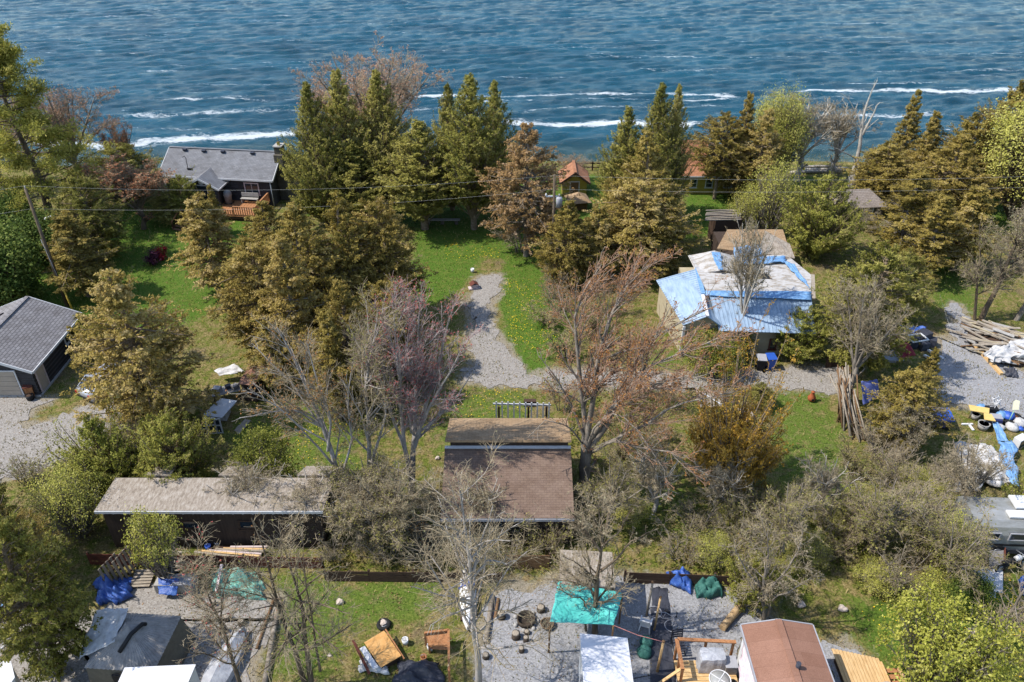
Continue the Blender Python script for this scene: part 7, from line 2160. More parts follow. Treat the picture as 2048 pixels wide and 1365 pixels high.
for p_, q_ in ((a, b_), (b_, c), (d_, e1)):
    MB().bar(p_, q_, 0.1, 0.06).build('beam', WOOD_O, fr_)
MB().slab([a + Vector((0, 0.05, -0.1)), b_ + Vector((0, 0.05, -0.1)), e1 + Vector((0, 0, -0.35)), d_ + Vector((0, 0, -0.3))], 0.03).build('panel', WOOD_O, fr_)
for p_ in (a, b_, c, d_):
    MB().box((p_.x, p_.y, p_.z / 2), (0.08, 0.08, p_.z)).build('leg', WOOD_O, fr_)
for x, y, lb, mt in [(811, 1288, 'small white pail right of the plywood sheet', WHITE), (861, 1300, 'white pail under the timber frame', WHITE), (848, 1322, 'orange pail at the edge of the dark tarp', WOOD_O), (400 + 18, 1100, 'royal blue bucket on the dark red fence line', BLUE_P), (436, 1092, 'grey tipped bucket beside the royal blue one', TRIM_G), (612, 1090, 'blue grey gas bottle behind the dark red fence', M('bottle_blue', [S(130, 150, 176), S(156, 176, 198)])), (945, 545, 'white and green pail on the centre lawn', WHITE)]:
    t = T('pail', lb, 'bucket', G(x, y))
    MB().lathe([(0.12, 0), (0.16, 0.34), (0.13, 0.34), (0.11, 0.06), (0.01, 0.06)], 12).build('body', mt, t)
    MB().tube([(0.155 * math.cos(a), 0.0, 0.34 + 0.1 * math.sin(a)) for a in [i * math.pi / 6 for i in range(7)]], 0.01, 5).build('handle', STEEL, t)
for x, y, lb in [(560, 1082, 'white bent pipe left of the gas bottle'), (578, 1086, 'pale yellow bent pipe left of the gas bottle')]:
    o = MB().tube([(0, 0, 0), (0.05, 0, 0.9), (0.2, 0, 1.1), (0.35, 0, 1.0)], 0.07, 8).build('bent_pipe', WHITE if 'white' in lb else WOOD_Y)
    o.location = G(x, y)
    tag(o, lb, 'pipe')
bp_ = T('board_pile', 'pale loose boards lying along the top of the dark red fence', 'lumber', (-14.0, 27.75, 0), R(-3))
for i in range(6):
    MB().box((0.2 * i - 0.6, 0.12 * i, 0.42 + 0.03 * (i % 2)), (3.4 - 0.3 * i, 0.11, 0.035), rz=0.03 * (i - 3)).build('plank', (WOOD_G, WOOD_Y, TRIM_P)[i % 3], bp_)
MB().box((-0.3, 0.3, 0.2), (2.2, 0.6, 0.4)).build('bearer', WOOD_D, bp_)
for i, (x, y, rz, lb) in enumerate([(236, 1165, 1.25, 'dark pallet leaning upright left of the patio steps'), (262, 1150, 1.3, 'second dark pallet leaning behind the first on the left patio')]):
    t = T('pallet', lb, 'pallet', G(x, y), rz)
    for k in range(5):
        MB().box((-0.5 + k * 0.25, 0.1, 0.75), (0.13, 0.03, 1.45), rx=-0.16).build('slat', WOOD_G, t)
    for z in (0.15, 0.75, 1.35):
        MB().box((0, 0.15 + z * 0.16 - 0.12, z), (1.15, 0.08, 0.09)).build('bearer', WOOD_D, t)
for i, (x, y, lb) in enumerate([(287, 1160, 'grey pallet lying flat on the left patio'), (345, 1140, 'grey pallet leaning behind the small leafing tree')]):
    t = T('pallet', lb, 'pallet', G(x, y), 0.05)
    for k in range(6):
        MB().box((0, -0.5 + k * 0.19, 0.16 + (0.12 * k if i else 0)), (1.0, 0.14, 0.03)).build('slat', WOOD_G, t)
    for sx in (-0.42, 0, 0.42):
        MB().bar((sx, -0.5, 0.09), (sx, 0.5, 0.09 + (0.62 if i else 0)), 0.09, 0.09).build('bearer', WOOD_D, t)
st_ = T('stump_table', 'mossy stone slab on a stump under the half bare cedar', 'table', G(682, 838), 0)
MB().lathe([(0.2, 0), (0.17, 0.3)], 10).build('stump', BARK_D, st_)
MB().lathe([(0.36, 0.3), (0.42, 0.34), (0.42, 0.42), (0.3, 0.46), (0.01, 0.47)], 9).build('slab', STONE, st_)
rdp = T('garden_ornament', 'red roofed birdhouse stand on the bare patch of the centre lawn', 'birdhouse', G(948, 577), 0.3)
MB().box((0, 0, 0.25), (0.5, 0.4, 0.3)).box((0, 0, 0.05), (0.9, 0.5, 0.1)).build('box', TRIM_P, rdp)
MB().slab([(-0.35, -0.28, 0.38), (0.0, -0.28, 0.6), (0.0, 0.28, 0.6), (-0.35, 0.28, 0.38)], 0.03).slab([(0.35, -0.28, 0.38), (0.0, -0.28, 0.6), (0.0, 0.28, 0.6), (0.35, 0.28, 0.38)], 0.03).build('roof', WOOD_R, rdp)
ost = T('chiminea', 'small orange clay stove on the right lawn', 'stove', G(1622, 802), 0)
MB().lathe([(0.14, 0), (0.24, 0.12), (0.26, 0.3), (0.14, 0.48), (0.1, 0.7), (0.13, 0.74), (0.02, 0.74)], 14).build('body', M('terracotta', [S(150, 78, 44), S(178, 102, 62)], scale=5, bump=0.2), ost)
MB().box((0, -0.24, 0.25), (0.16, 0.06, 0.14)).build('mouth', BLACK, ost)
for x, y, lb in [(322, 505, 'red flowering shrub on the left lawn')]:
    plant('flowering_shrub', lb, 'shrub', leafy(151, 1.2, 0.8, M_leaf('leaf_crimson', [S(120, 26, 40), S(160, 36, 52), S(190, 56, 70)]), BARK_D, n=900, leaf=0.08, nclump=22, sigma=0.16), G(324, 520), 1.3, 1.3)
plant('purple_shrub', 'dark purple shrub beside the red flowering one on the left lawn', 'shrub', leafy(152, 1.2, 0.8, M_leaf('leaf_purple', [S(50, 26, 44), S(74, 36, 58), S(92, 52, 70)]), BARK_D, n=900, leaf=0.08, nclump=22, sigma=0.16), G(308, 528), 1.3, 1.6)
mb_ = T('garden_bench', 'low grey stone bench between the twin trunks on the centre lawn', 'bench', G(885, 448), 0)
MB().box((0, 0, 0.42), (3.3, 0.35, 0.1)).build('seat', CONC, mb_)
for s in (-1.3, 0, 1.3):
    MB().box((s, 0, 0.18), (0.3, 0.3, 0.36)).build('leg', STONE, mb_)

# ------------------------------------------------------------------ junk by the grove, left of centre
wf = T('window_frames', 'white window frames leaning on each other on the grass left of centre', 'window frame', G(424, 868), R(5))
for (x, w, h) in ((-0.32, 0.42, 0.75), (0.08, 0.62, 1.25), (0.5, 0.4, 1.15)):
    f_ = MB()
    for s in (-1, 1):
        f_.box((x + s * (w / 2 - 0.04), 0, h / 2), (0.08, 0.05, h))
    for z in (0.04, h * 0.55, h - 0.04):
        f_.box((x, 0.002, z), (w - 0.16, 0.046, 0.08))
    fo = f_.build('sash', WHITE, wf)
    MB().box((x, 0.01, h / 2), (w - 0.15, 0.012, h - 0.1)).build('pane', GLASS, fo)
tag(MB().slab([(-0.9, -0.5, 0.7), (0.4, -0.7, 0.65), (0.9, 0.9, 0.75), (-0.2, 1.1, 0.8)], 0.06).box((0, 0.2, 0.34), (0.9, 0.9, 0.6)).build('white_board_stack', TRIM_W), 'white boards on a stack behind the leaning window frames', 'boards').location = G(442, 838)
drape('tarp', 'pale tarp on the junk left of the small brown lean to', 'tarp', [G(428, 742, 0.7), G(470, 730, 0.9), G(490, 745, 0.7), G(440, 755, 0.5)], TARP_WHITE, 61, 0.16)
lt = T('lean_to', 'small brown roofed lean to among the shrubs left of centre', 'shed', G(512, 790), R(-8))
MB().slab([(-0.55, -0.9, 1.5), (0.55, -0.9, 1.5), (0.65, 0.9, 1.9), (-0.45, 0.9, 1.9)], 0.08).build('roof', SH_MOBILE, lt)
MB().box((0, 0, 0.75), (0.9, 1.5, 1.4)).build('wall', WALL_DARK, lt)
jt = T('junk_table', 'low table of grey junk in the shade beside the lean to', 'table', G(455, 795), 0.4)
MB().box((0, 0, 0.6), (1.8, 0.9, 0.06)).build('top', CANVAS, jt)
for sx in (-0.8, 0.8):
    for sy in (-0.38, 0.38):
        MB().box((sx, sy, 0.28), (0.08, 0.08, 0.57)).build('leg', WOOD_D, jt)
for x, y, s, mt in ((-0.5, 0, 0.4, TRIM_G), (0.2, 0.1, 0.3, TARP_DARK), (0.6, -0.1, 0.34, CANVAS)):
    o = MB().box((x, y, 0.64 + s * 0.4), (s * 1.2, s, s * 0.8), rz=x).build('storage_box', mt)
    o.matrix_world = jt.matrix_basis
    tag(o, {-0.5: 'light grey box on the junk table', 0.2: 'dark box in the middle of the junk table', 0.6: 'tan grey box at the end of the junk table'}[x], 'box')
drape('tarp', 'pale plank sheet on the grass right of the window frames', 'tarp', [G(468, 862, 0.08), G(478, 870, 0.06), G(502, 842, 0.08), G(490, 838, 0.1)], WOOD_G, 62, 0.04)
drape('plastic_sheet', 'white plastic bags caught under the red budded maple', 'plastic sheet', [G(800, 728, 0.2), G(822, 726, 0.25), G(824, 752, 0.1), G(802, 756, 0.1)], TARP_WHITE, 63, 0.25, heap=0.5, freq=4)
drape('plastic_sheet', 'left white plastic bundle on the bank below the red budded maple', 'plastic sheet', [G(806, 1042, 0.2), G(824, 1040, 0.3), G(826, 1058, 0.1), G(808, 1056, 0.1)], TARP_WHITE, 64, 0.15, heap=0.4, freq=4)
drape('plastic_sheet', 'right white plastic bundle on the bank below the red budded maple', 'plastic sheet', [G(832, 1044, 0.2), G(864, 1056, 0.3), G(860, 1070, 0.1), G(830, 1062, 0.1)], TARP_WHITE, 65, 0.2, heap=0.4, freq=4)

# ------------------------------------------------------------------ scrap yard on the right
lu = T('lumber_heap', 'sprawling heap of weathered scrap lumber at the right edge', 'lumber', (35.2, 47.5, 0))
lu.scale = (0.9, 0.9, 0.9)
rl = random.Random(3)
pm = [MB().box((0, 0, 0), (L_, w, 0.07)).mesh('plank', mt) for L_, w, mt in ((2.6, 0.16, WOOD_G), (3.4, 0.2, WOOD_G), (2.0, 0.14, WOOD_B), (3.0, 0.12, SIDING_PALE), (1.6, 0.3, CONC))]
MB().lathe([(3.0, 0), (2.2, 0.35), (1.1, 0.6), (0.1, 0.7)], 14).build('base_heap', WOOD_D, lu).scale = (0.85, 1.0, 1)
for i in range(95):
    a, q_ = rl.random() * 6.283, rl.random() ** 0.6
    x, y = 2.4 * q_ * math.cos(a), 3.0 * q_ * math.sin(a)
    o = O('plank', pm[rl.randrange(len(pm))], lu, (x, y, 0.15 + 0.75 * (1 - q_) + 0.25 * rl.random()))
    o.rotation_euler = (rl.uniform(-0.25, 0.25), rl.uniform(-0.15, 0.15), rl.gauss(-0.55, 0.28))
drape('tarp', 'big white tarp over the near end of the scrap lumber heap', 'tarp', [G(1960, 708, 0.7), G(2060, 672, 1.0), G(2075, 722, 0.5), G(1985, 722, 0.4)], TARP_WHITE, 71, 0.2, heap=0.35, n=30)
ed = T('edge_timber', 'long squared timber edging the gravel yard by the lumber heap', 'timber', G(1945, 690), 0)
MB().bar((0, 0, 0.12), tuple(G(2002, 752) - G(1945, 690) + Vector((0, 0, 0.12))), 0.22, 0.22).build('beam', WOOD_Y, ed)
MB().bar(tuple(G(1928, 668) - G(1945, 690) + Vector((0, 0, 0.1))), (0, 0.1, 0.1), 0.12, 0.14).build('beam', TRIM_W, ed)
drape('tarp', 'dark cloth lump at the end of the edging timber', 'tarp', [G(2008, 738), G(2032, 742), G(2034, 758), G(2010, 754)], TARP_DARK, 72, 0.12, heap=0.4)
drape('tarp', 'royal blue tarp under the white door frame by the gravel yard', 'tarp', [G(1800, 655, 0.9), G(1850, 655, 0.9), G(1858, 682, 0.3), G(1806, 672, 0.5)], TARP_ROYAL, 73, 0.2, heap=0.3)
df = T('loose_door_frame', 'white empty door frame lying on the royal blue tarp', 'frame', G(1834, 676, 1.25), 0.25)
for s in (-0.42, 0.42):
    MB().box((0, s, 0), (1.3, 0.08, 0.06)).build('stile', WHITE, df)
for s in (-0.62, 0.62):
    MB().box((s, 0, 0.001), (0.08, 0.76, 0.056)).build('rail', WHITE, df)
hp = T('scrap_pile', 'dark pile of scrap boxes under the royal blue tarp', 'scrap', G(1835, 690), 0.2)
for x, y, s in ((-0.6, 0, 0.9), (0.3, 0.1, 1.0), (0.9, -0.3, 0.6), (0, -0.6, 0.6)):
    MB().box((x, y, s / 2), (s, s * 0.8, s), rz=x).build('box', TARP_DARK, hp)
drape('tarp', 'dark red tarp over a stack left of the gravel yard', 'tarp', [G(1780, 672, 1.3), G(1806, 670, 1.35), G(1832, 712, 0.9), G(1802, 720, 0.7)], TARP_RED, 74, 0.12)
tag(MB().slab([(-0.6, -1.1, 0.5), (0.7, -1.1, 0.5), (0.4, 1.1, 1.0), (-0.7, 1.0, 1.0)], 0.05).box((0, 0, 0.35), (0.8, 1.4, 0.66)).build('sheet_stack', TRIM_G), 'grey sheet metal on a stack beside the dark red tarp', 'sheet metal').location = G(1772, 715)
MBq = MB()
for lb, x, y, mt in [('white gutter piece lying on the gravel beside the scrap pile', 1862, 722, WHITE), ('white plank parallel to the gutter piece by the scrap pile', 1870, 712, TRIM_W)]:
    o = MB().box((0, 0, 0.12), (0.24, 1.2, 0.08)).box((-0.1, 0, 0.18), (0.03, 1.2, 0.1)).build('gutter_piece', mt)
    o.location, o.rotation_euler = G(x, y), (0, 0, R(28))
    tag(o, lb, 'board')
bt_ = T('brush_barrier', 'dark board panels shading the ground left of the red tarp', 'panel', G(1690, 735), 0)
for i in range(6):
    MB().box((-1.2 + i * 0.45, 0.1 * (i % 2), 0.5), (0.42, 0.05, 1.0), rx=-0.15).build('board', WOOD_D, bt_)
tpz = T('pole_stack', 'stack of grey wooden poles leaning together like a tent on the right lawn', 'poles', G(1705, 880), 0)
for i in range(34):
    a = -0.9 + 1.9 * i / 33 + rl.uniform(-0.1, 0.1)
    b0 = Vector((rl.uniform(-0.5, 0.9), rl.uniform(-0.4, 2.6), 0))
    tp_ = Vector((-0.1 + rl.uniform(-0.5, 0.5), 2.6 + rl.uniform(-0.6, 1.4), 2.4 + rl.uniform(-0.3, 0.8)))
    MB().tube([b0, b0.lerp(tp_, 0.5) + Vector((rl.uniform(-0.05, 0.05), 0, 0)), tp_], [0.06, 0.05, 0.035], 6).build('pole', WOOD_G if i % 3 else WOOD_B, tpz)
drape('tarp', 'violet blue tarp hung behind the leaning pole stack', 'tarp', [G(1722, 765, 1.6), G(1755, 760, 1.6), G(1758, 795, 0.4), G(1726, 812, 0.2)], M('tarp_violet', [S(84, 96, 160), S(120, 130, 190)], scale=3, bump=0.3), 75, 0.14)
dm = T('blue_dumpster', 'blue covered cart at the edge of the grey gravel yard', 'cart', G(1868, 850), R(-6))
MB().box((0, 0, 0.45), (1.5, 0.9, 0.6)).build('body', M('navy_metal', [S(30, 40, 92), S(46, 58, 120)], rough=0.5), dm)
MB().slab([(-0.85, -0.55, 0.85), (0.85, -0.55, 0.82), (0.85, 0.6, 0.95), (-0.85, 0.6, 0.98)], 0.1).build('lid', BLUE_P, dm)
for sx in (-0.6, 0.6):
    MB().tube([(sx, -0.5, 0.15), (sx, -0.42, 0.15)], 0.15, 12).build('wheel', RUBBER, dm)
# odds and ends beside the gravel yard
yb = T('camp_table', 'yellow topped folding table among the yard junk', 'table', G(1958, 838), R(-15))
MB().slab([(-0.75, -0.25, 0.72), (0.3, -0.3, 0.72), (0.45, 0.3, 0.72), (-0.75, 0.35, 0.72)], 0.04).slab([(-0.1, -1.0, 0.715), (0.55, -1.0, 0.715), (0.45, -0.31, 0.715), (0.0, -0.31, 0.715)], 0.04).build('top', M('yellow_foam', [S(212, 178, 104), S(226, 196, 124)]), yb)
for x, y in ((-0.6, -0.1), (0.2, 0.2), (0.45, -0.85), (0.0, -0.85)):
    MB().tube([(x, y, 0), (x, y, 0.69)], 0.03, 6).build('leg', STEEL, yb)
for x, y, r_, h_, mt, lb in [(1948, 838, 0.25, 0.4, CONC, 'upper grey tub under the yellow folding table'), (1964, 858, 0.34, 0.45, CONC, 'lower grey tub in front of the yellow folding table')]:
    t = T('tub', lb, 'tub', G(x, y))
    MB().lathe([(r_ * 0.8, 0), (r_, h_), (r_ * 0.9, h_), (r_ * 0.7, 0.08), (0.01, 0.08)], 14).build('body', mt, t)
    MB().lathe([(r_ * 1.06, h_ - 0.03), (r_ * 1.06, h_ + 0.01), (r_ * 0.98, h_ + 0.01), (r_ * 0.98, h_ - 0.03)], 14).build('rim', mt, t)
sq = T('suitcase', 'open dark blue case with grey rim in the yard junk', 'case', G(1985, 848), R(-10))
MB().box((0, 0, 0.25), (0.75, 0.6, 0.5)).build('body', M('navy_cloth', [S(34, 40, 84), S(50, 58, 108)]), sq)
MB().box((0, 0.1, 0.53), (0.85, 0.5, 0.05)).build('rim', TRIM_G, sq)
sk = T('toolbox', 'black toolbox behind the open dark blue case', 'toolbox', G(1980, 826), R(-5))
MB().box((0, 0, 0.22), (0.7, 0.4, 0.42)).build('body', BLACK, sk)
MB().tube([(-0.15, 0, 0.43), (-0.15, 0, 0.5), (0.15, 0, 0.5), (0.15, 0, 0.43)], 0.02, 6).build('handle', TRIM_G, sk)
for i, (x, y, s, mt, lb) in enumerate([(1962, 818, 0.3, TARP_BLUE, 'light blue bag left of the black toolbox'), (2002, 834, 0.35, TARP_BLUE, 'blue bag right of the black toolbox'), (2015, 836, 0.4, BLUE_P, 'strong blue bag under the pale paddle'), (2022, 858, 0.38, TARP_WHITE, 'pale bag at the right of the yard junk'), (2038, 850, 0.4, TARP_WHITE, 'white bag at the right edge of the yard junk'), (2040, 860, 0.2, BLUE_P, 'small blue bottle bag below the white bag'), (1998, 858, 0.3, TARP_WHITE, 'white cloth beside the light blue tarp strip')]):
    rs_ = np.random.RandomState(i + 90)
    m = MB().lathe([(0.02, 0), (s * 0.9, 0.02), (s, s * 0.45), (s * 0.7, s * 0.9), (s * 0.2, s * 1.05), (0.02, s * 1.06)], 14)
    m.v = [tuple(np.array(v) * (1 + 0.3 * (rs_.rand() - 0.5))) for v in m.v]
    o = m.build('bag', mt)
    o.location = G(x, y)
    tag(o, lb, 'bag')
pd = T('paddle', 'pale yellow paddle standing in the yard junk', 'paddle', G(2016, 846), 0)
MB().tube([(0, 0, 0), (0.12, 0.1, 0.9)], 0.025, 6).build('shaft', M('mint', [S(150, 196, 160), S(170, 210, 178)]), pd)
MB().slab([(0.0, 0.1, 0.95), (0.35, 0.05, 1.0), (0.42, 0.35, 1.45), (0.22, 0.42, 1.5), (0.05, 0.35, 1.4)], 0.04).build('blade', M('cream', [S(226, 224, 190), S(236, 234, 204)]), pd)
for x, y, lb in [(2030, 836, 'black tyre behind the pale bags'), (2018, 850, 'black tyre in front of the strong blue bag')]:
    t = T('tyre', lb, 'tyre', G(x, y))
    MB().tube([(0.26 * math.cos(i * math.pi / 9), 0.26 * math.sin(i * math.pi / 9), 0.1) for i in range(19)], 0.1, 8, cap=False).build('tread', RUBBER, t)
    MB().lathe([(0.1, 0.05), (0.17, 0.08), (0.16, 0.1), (0.05, 0.07)], 14).build('rim', RUST, t)
lc = T('lawn_chair', 'tangled pale lawn chair frame on top of the black toolbox', 'chair', G(1986, 822), 0.4)
for a_, c_ in (((-0.3, -0.2, 0.45), (0.3, 0.2, 1.0)), ((0.3, -0.2, 0.45), (-0.3, 0.2, 1.0)), ((-0.3, -0.2, 0.75), (0.35, 0.0, 0.8)), ((-0.2, 0.2, 0.5), (0.1, -0.2, 1.05)), ((-0.35, 0.1, 0.95), (0.35, 0.15, 0.95))):
    MB().tube([a_, c_], 0.025, 6).build('tube', TRIM_W, lc)
MB().box((0, 0, 0.7), (0.5, 0.3, 0.02), rx=0.5).build('webbing', TARP_WHITE, lc)
tag(MB().box((0, 0, 0.05), (0.7, 0.12, 0.08)).box((0.1, -0.3, 0.05), (0.12, 0.6, 0.08)).build('white_offcut', WHITE), 'white T shaped offcut on the grass left of the tubs', 'offcut').location = G(1934, 850)
drape('tarp', 'light blue tarp strip trailing down from the dark blue case', 'tarp', [G(1984, 848, 0.4), G(1996, 846, 0.4), G(2018, 885, 0.2), G(1996, 884, 0.15)], TARP_BLUE, 76, 0.12)
drape('tarp', 'light blue tarp spread below the strip, beside the white heap', 'tarp', [G(1994, 888, 0.5), G(2030, 884, 0.5), G(2032, 968, 0.25), G(2022, 966, 0.25)], TARP_BLUE, 77, 0.14, heap=0.2)
drape('tarp', 'big pale tarp over a low heap seen through bare brush above the bus', 'tarp', [G(1905, 890, 0.15), G(1985, 896, 0.2), G(2032, 962, 0.1), G(1912, 985, 0.05)], TARP_WHITE, 78, 0.25, heap=0.5, n=34)
drape('tarp', 'white crumpled sheet left of the silver bus roof', 'tarp', [G(1918, 1008, 0.2), G(1945, 1008, 0.3), G(1942, 1024, 0.1), G(1916, 1022, 0.1)], TARP_WHITE, 79, 0.15, heap=0.3, n=12)
tv = T('television', 'old dark screen set with white case at the right edge', 'television', G(2036, 892), 0.5)
MB().box((0, 0, 0.35), (0.8, 0.45, 0.65)).build('case', WHITE, tv)
MB().box((0, -0.24, 0.36), (0.66, 0.03, 0.5)).build('screen', GLASS, tv)
ws = T('white_sheets', 'large pale cracked sheets lying below the grey ramp by the bus', 'sheet', (0, 0, 0))
for pts_, z in (([(1918, 1132), (1955, 1128), (1985, 1140), (1942, 1160)], 0.1), ([(1942, 1160), (1982, 1138), (2006, 1142), (2006, 1186), (1975, 1180), (1950, 1172)], 0.13), ([(1962, 1180), (1992, 1186), (1992, 1196), (1970, 1190)], 0.08)):
    MB().slab([G(x, y, z) for x, y in pts_], 0.04).build('sheet', TRIM_W, ws)
rm_ = T('ramp', 'grey plank ramp leading up to the silver bus', 'ramp', (0, 0, 0))
MB().slab([G(1978, 1136, 0.12), G(2006, 1140, 0.12), G(2008, 1090, 0.75), G(1980, 1086, 0.75)], 0.06).build('deck', M('ramp_grey', [S(110, 108, 108), S(140, 138, 138)], scale=5, bump=0.3), rm_)
MB().bar(G(2008, 1141, 0.14), G(2010, 1090, 0.8), 0.06, 0.12).build('edge', WOOD_R, rm_)
drape('tarp', 'brown tarp heap under the end of the silver bus', 'tarp', [G(1948, 1108, 0.1), G(1976, 1104, 0.2), G(1974, 1132, 0.05), G(1950, 1130, 0.05)], TARP_BROWN, 80, 0.15, heap=0.4, n=14)
drape('tarp', 'royal blue tarp fold at the right edge below the motorcycle', 'tarp', [G(2036, 1158, 0.1), G(2060, 1150, 0.3), G(2060, 1200, 0.1), G(2040, 1185, 0.1)], TARP_ROYAL, 81, 0.15, heap=0.3, n=12)
drape('plastic_sheet', 'grey white crumpled plastic in the dandelion meadow', 'plastic sheet', [G(1880, 1322, 0.1), G(1918, 1318, 0.1), G(1920, 1336, 0.1), G(1886, 1338, 0.1)], TARP_WHITE, 82, 0.2, heap=0.3, n=14)
# junk at the lower left edge
for lb, pts_, z, mt in [('green sheet leaning in the junk at the left edge', [(-20, 1160), (16, 1175), (10, 1182), (-20, 1180)], 0.5, GREEN_P), ('white and blue surf shaped board at the left edge', [(2, 1222), (14, 1192), (20, 1192), (8, 1230)], 0.45, WHITE), ('tan board in the junk at the left edge', [(-20, 1185), (8, 1180), (4, 1200), (-20, 1210)], 0.4, WOOD_Y), ('blue narrow board right under the white one at the left edge', [(-2, 1232), (4, 1200), (9, 1200), (4, 1236)], 0.35, TARP_BLUE)]:
    o = MB().slab([G(x, y, z) for x, y in pts_], 0.06).build('scrap_board', mt)
    tag(o, lb, 'board')
ub = T('work_bench', 'rough dark bench holding the scrap boards at the left edge', 'bench', G(-4, 1215), 0)
MB().box((0, 0, 0.28), (1.2, 1.3, 0.06)).build('top', WOOD_D, ub)
for sx in (-0.5, 0.5):
    for sy in (-0.55, 0.55):
        MB().box((sx, sy, 0.125), (0.1, 0.1, 0.25)).build('leg', WOOD_D, ub)
pole_l = tag(MB().tube([(0, 0, 0.08), (1.2, 1.9, 0.1)], 0.03, 6).build('white_pipe', TRIM_W), 'thin white pipe lying slantwise on the lower left patio', 'pipe')
pole_l.location = G(0, 1302)
drape('plastic_sheet', 'small turquoise cloth on the slope left of the long shed', 'plastic sheet', [G(156, 920, 0.1), G(172, 916, 0.1), G(168, 926, 0.05), G(155, 928, 0.05)], TARP_TURQ, 83, 0.1, heap=0.1, n=8)

# ------------------------------------------------------------------ grass, weeds and dandelions
def scatter(poly, n, rs, jitter=0.5):
    P = px_poly(poly) if not isinstance(poly, np.ndarray) else poly
    x = rs.uniform(P[:, 0].min() - jitter, P[:, 0].max() + jitter, n)
    y = rs.uniform(P[:, 1].min() - jitter, P[:, 1].max() + jitter, n)
    k = poly_sdf(x, y, P) + jitter * 2 * (vnoise(x * 0.8, y * 0.8, 9, 3) - 0.5) < 0
    return np.stack([x[k], y[k]], 1)
rsg = np.random.RandomState(77)
def blades(P, hmin, hmax, wid, rs):
    n = len(P)
    a = rs.rand(n) * 6.283
    h = rs.uniform(hmin, hmax, n)
    lean = rs.normal(0, 0.45, (n, 2)) * h[:, None]
    d = np.stack([np.cos(a), np.sin(a), 0 * a], 1) * (wid * rs.uniform(0.6, 1.4, n))[:, None]
    B = np.concatenate([P, np.full((n, 1), -0.03)], 1)
    tipv = B + np.concatenate([lean, h[:, None] + 0.03], 1)
    V = np.stack([B - d, B + d, tipv], 1).reshape(-1, 3)
    return V, np.arange(3 * n).reshape(n, 3)
L_GRASS = M_leaf('grass_lush', [S(58, 82, 28), S(84, 110, 38), S(114, 130, 54), S(144, 146, 78)], trans=0.3, vary=0)
L_DRY = M_leaf('grass_dry', [S(92, 92, 40), S(126, 116, 62), S(158, 142, 94), S(184, 166, 122)], trans=0.3, vary=0)
allx = rsg.uniform(-62, 62, 260000)
ally = rsg.uniform(18, 86, 260000)
inside = np.abs(allx) < ally * 0.5 + 16
allx, ally = allx[inside], ally[inside]
lushv = np.zeros(len(allx))
for poly, lv in LUSH:
    lushv = np.maximum(lushv, lv * (poly_sdf(allx, ally, poly) + 1.2 * (vnoise(allx * 0.5, ally * 0.5, 21, 4) - 0.5) < 0))
onsheet = np.zeros(len(allx), bool)
for k, poly in SHEET_W.items():
    onsheet |= poly_sdf(allx, ally, poly) < -0.15 - 0.5 * vnoise(allx * 1.5, ally * 1.5, 12, 2)
free = ~onsheet
gl = free & (rsg.rand(len(allx)) < lushv * 0.55)
dr = free & ~gl & (rsg.rand(len(allx)) < 0.5)
V, F = blades(np.stack([allx[gl], ally[gl]], 1), 0.05, 0.14, 0.03, rsg)
me = npmesh('lawn_grass', V, [F], [L_GRASS], np.repeat(np.clip(vnoise(allx[gl] * 0.6, ally[gl] * 0.6, 66, 3) * 0.9 + rsg.normal(0, 0.16, gl.sum()), 0, 1), 3))
o = O('lawn_grass', me)
o['kind'], o['label'] = 'stuff', 'short green lawn grass'
V, F = blades(np.stack([allx[dr], ally[dr]], 1), 0.06, 0.26, 0.025, rsg)
me = npmesh('dry_grass', V, [F], [L_DRY], np.repeat(np.clip(vnoise(allx[dr] * 0.5, ally[dr] * 0.5, 67, 3) + rsg.normal(0, 0.18, dr.sum()), 0, 1), 3))
o = O('dry_grass', me)
o['kind'], o['label'] = 'stuff', 'dry tufted rough grass'
onany = onsheet & (vnoise(allx * 0.7, ally * 0.7, 160, 4) > 0.5) & (rsg.rand(len(allx)) < 0.9)
V, F = blades(np.stack([allx[onany], ally[onany]], 1), 0.08, 0.2, 0.035, rsg)
me = npmesh('gravel_weeds', V, [F], [L_DRY], np.repeat(np.clip(rsg.normal(0.3, 0.25, onany.sum()), 0, 1), 3))
o = O('gravel_weeds', me)
o['kind'], o['label'] = 'stuff', 'weed tufts growing through the gravel'
DANDELION = [([(1000, 560), (1070, 560), (1120, 680), (1070, 730), (1020, 680)], 500), ([(880, 480), (1010, 480), (1000, 520), (880, 520)], 130), ([(870, 775), (1050, 775), (1050, 830), (870, 850)], 150), ([(640, 790), (740, 800), (720, 940), (560, 940)], 160),
             ([(1900, 1180), (2060, 1150), (2060, 1380), (1860, 1380)], 900), ([(1720, 1200), (1900, 1200), (1850, 1300), (1720, 1260)], 60)]
fl = np.concatenate([scatter(p, n * 7, rsg) for p, n in DANDELION])
fl = fl[(vnoise(fl[:, 0] * 0.55, fl[:, 1] * 0.55, 130, 3) ** 3 * 1.5 > rsg.rand(len(fl)))]
n = len(fl)
C = np.concatenate([fl, rsg.uniform(0.05, 0.13, (n, 1))], 1)
V, F = leaf_geo(C, rsg.normal(0, 0.25, (n, 3)) + np.array([0, 0, 1.0]), rsg.uniform(0.018, 0.042, n), rsg, 0.9)
me = npmesh('dandelions', V, [F], [M_leaf('dandelion_yellow', [S(216, 180, 30), S(232, 200, 50)], trans=0.1, vary=0)], np.repeat(rsg.rand(n), 4))
o = O('dandelions', me)
o['kind'], o['label'] = 'stuff', 'yellow dandelion flowers scattered in the grass'
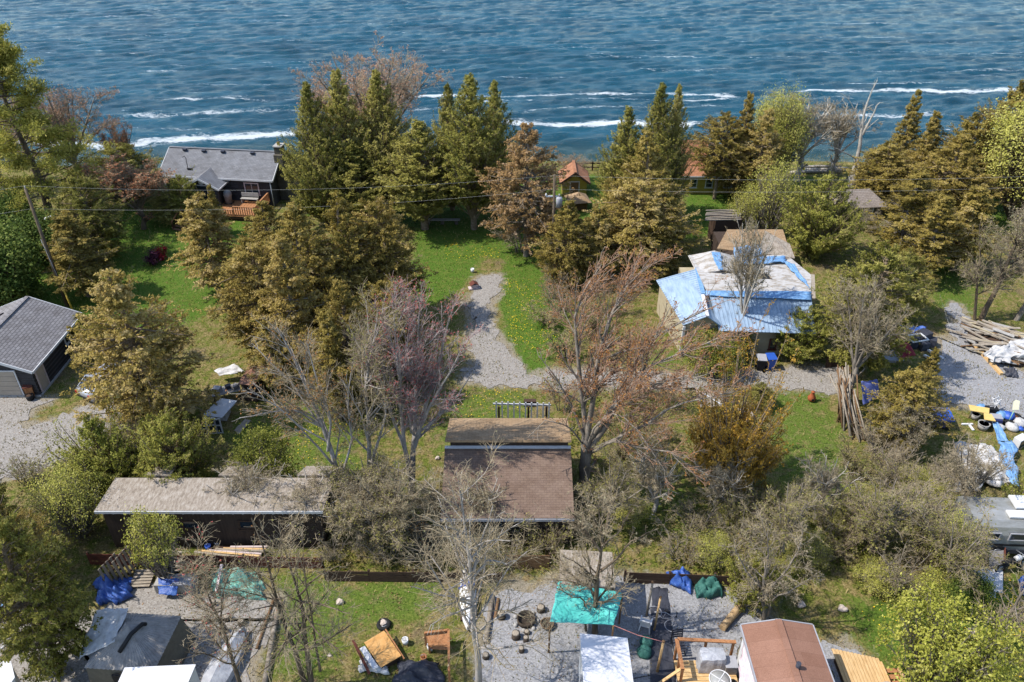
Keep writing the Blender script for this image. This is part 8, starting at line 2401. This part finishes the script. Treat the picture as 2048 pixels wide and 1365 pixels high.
# low undergrowth in the thickets
UG = [[(1110, 1000), (1340, 1020), (1680, 1040), (1920, 900), (1930, 1210), (1690, 1230), (1440, 1160), (1110, 1120)], [(640, 1040), (1110, 1060), (1110, 1150), (640, 1140)], [(480, 640), (800, 600), (880, 760), (700, 900), (480, 760)], [(1080, 760), (1400, 780), (1340, 970), (1140, 980)], [(20, 940), (220, 880), (220, 1060), (30, 1090)]]
ug = np.concatenate([scatter(p, k, rsg) for p, k in zip(UG, (16000, 5000, 6000, 5000, 4000))])
ug = ug[vnoise(ug[:, 0] * 0.6, ug[:, 1] * 0.6, 90, 3) > 0.42]
n = len(ug)
C = np.concatenate([ug + rsg.normal(0, 0.1, (n, 2)), np.abs(rsg.normal(0.12, 0.2, (n, 1))) + 0.03], 1)
V, F = leaf_geo(C, rsg.normal(0, 0.5, (n, 3)) + np.array([0, 0, 1.0]), rsg.uniform(0.04, 0.11, n), rsg, 0.6)
me = npmesh('undergrowth', V, [F], [M_leaf('leaf_weed', [S(58, 66, 24), S(96, 100, 40), S(126, 122, 60), S(140, 120, 76)], vary=0)], np.repeat(np.clip(vnoise(ug[:, 0] * 0.5, ug[:, 1] * 0.5, 91, 3) + rsg.normal(0, 0.2, n), 0, 1), 4))
o = O('undergrowth', me)
o['kind'], o['label'] = 'stuff', 'low leafy undergrowth of the thickets'
# fallen leaves and twigs on gravel and ground
lx = rsg.uniform(-45, 45, 60000)
ly = rsg.uniform(18, 66, 60000)
kp = (np.abs(lx) < ly * 0.5 + 14) & (vnoise(lx * 0.35, ly * 0.35, 140, 4) ** 2 * 1.7 > rsg.rand(60000))
lx, ly = lx[kp], ly[kp]
n = len(lx)
C = np.stack([lx, ly, rsg.uniform(0.032, 0.05, n)], 1)
V, F = leaf_geo(C, rsg.normal(0, 0.22, (n, 3)) + np.array([0, 0, 1.0]), rsg.uniform(0.02, 0.055, n), rsg, 0.6)
me = npmesh('leaf_litter', V, [F], [M_leaf('leaf_dead', [S(66, 48, 34), S(102, 76, 52), S(136, 106, 74), S(160, 134, 102)], trans=0.1, vary=0)], np.repeat(rsg.rand(n), 4))
o = O('leaf_litter', me)
o['kind'], o['label'] = 'stuff', 'brown fallen leaves scattered on the ground'
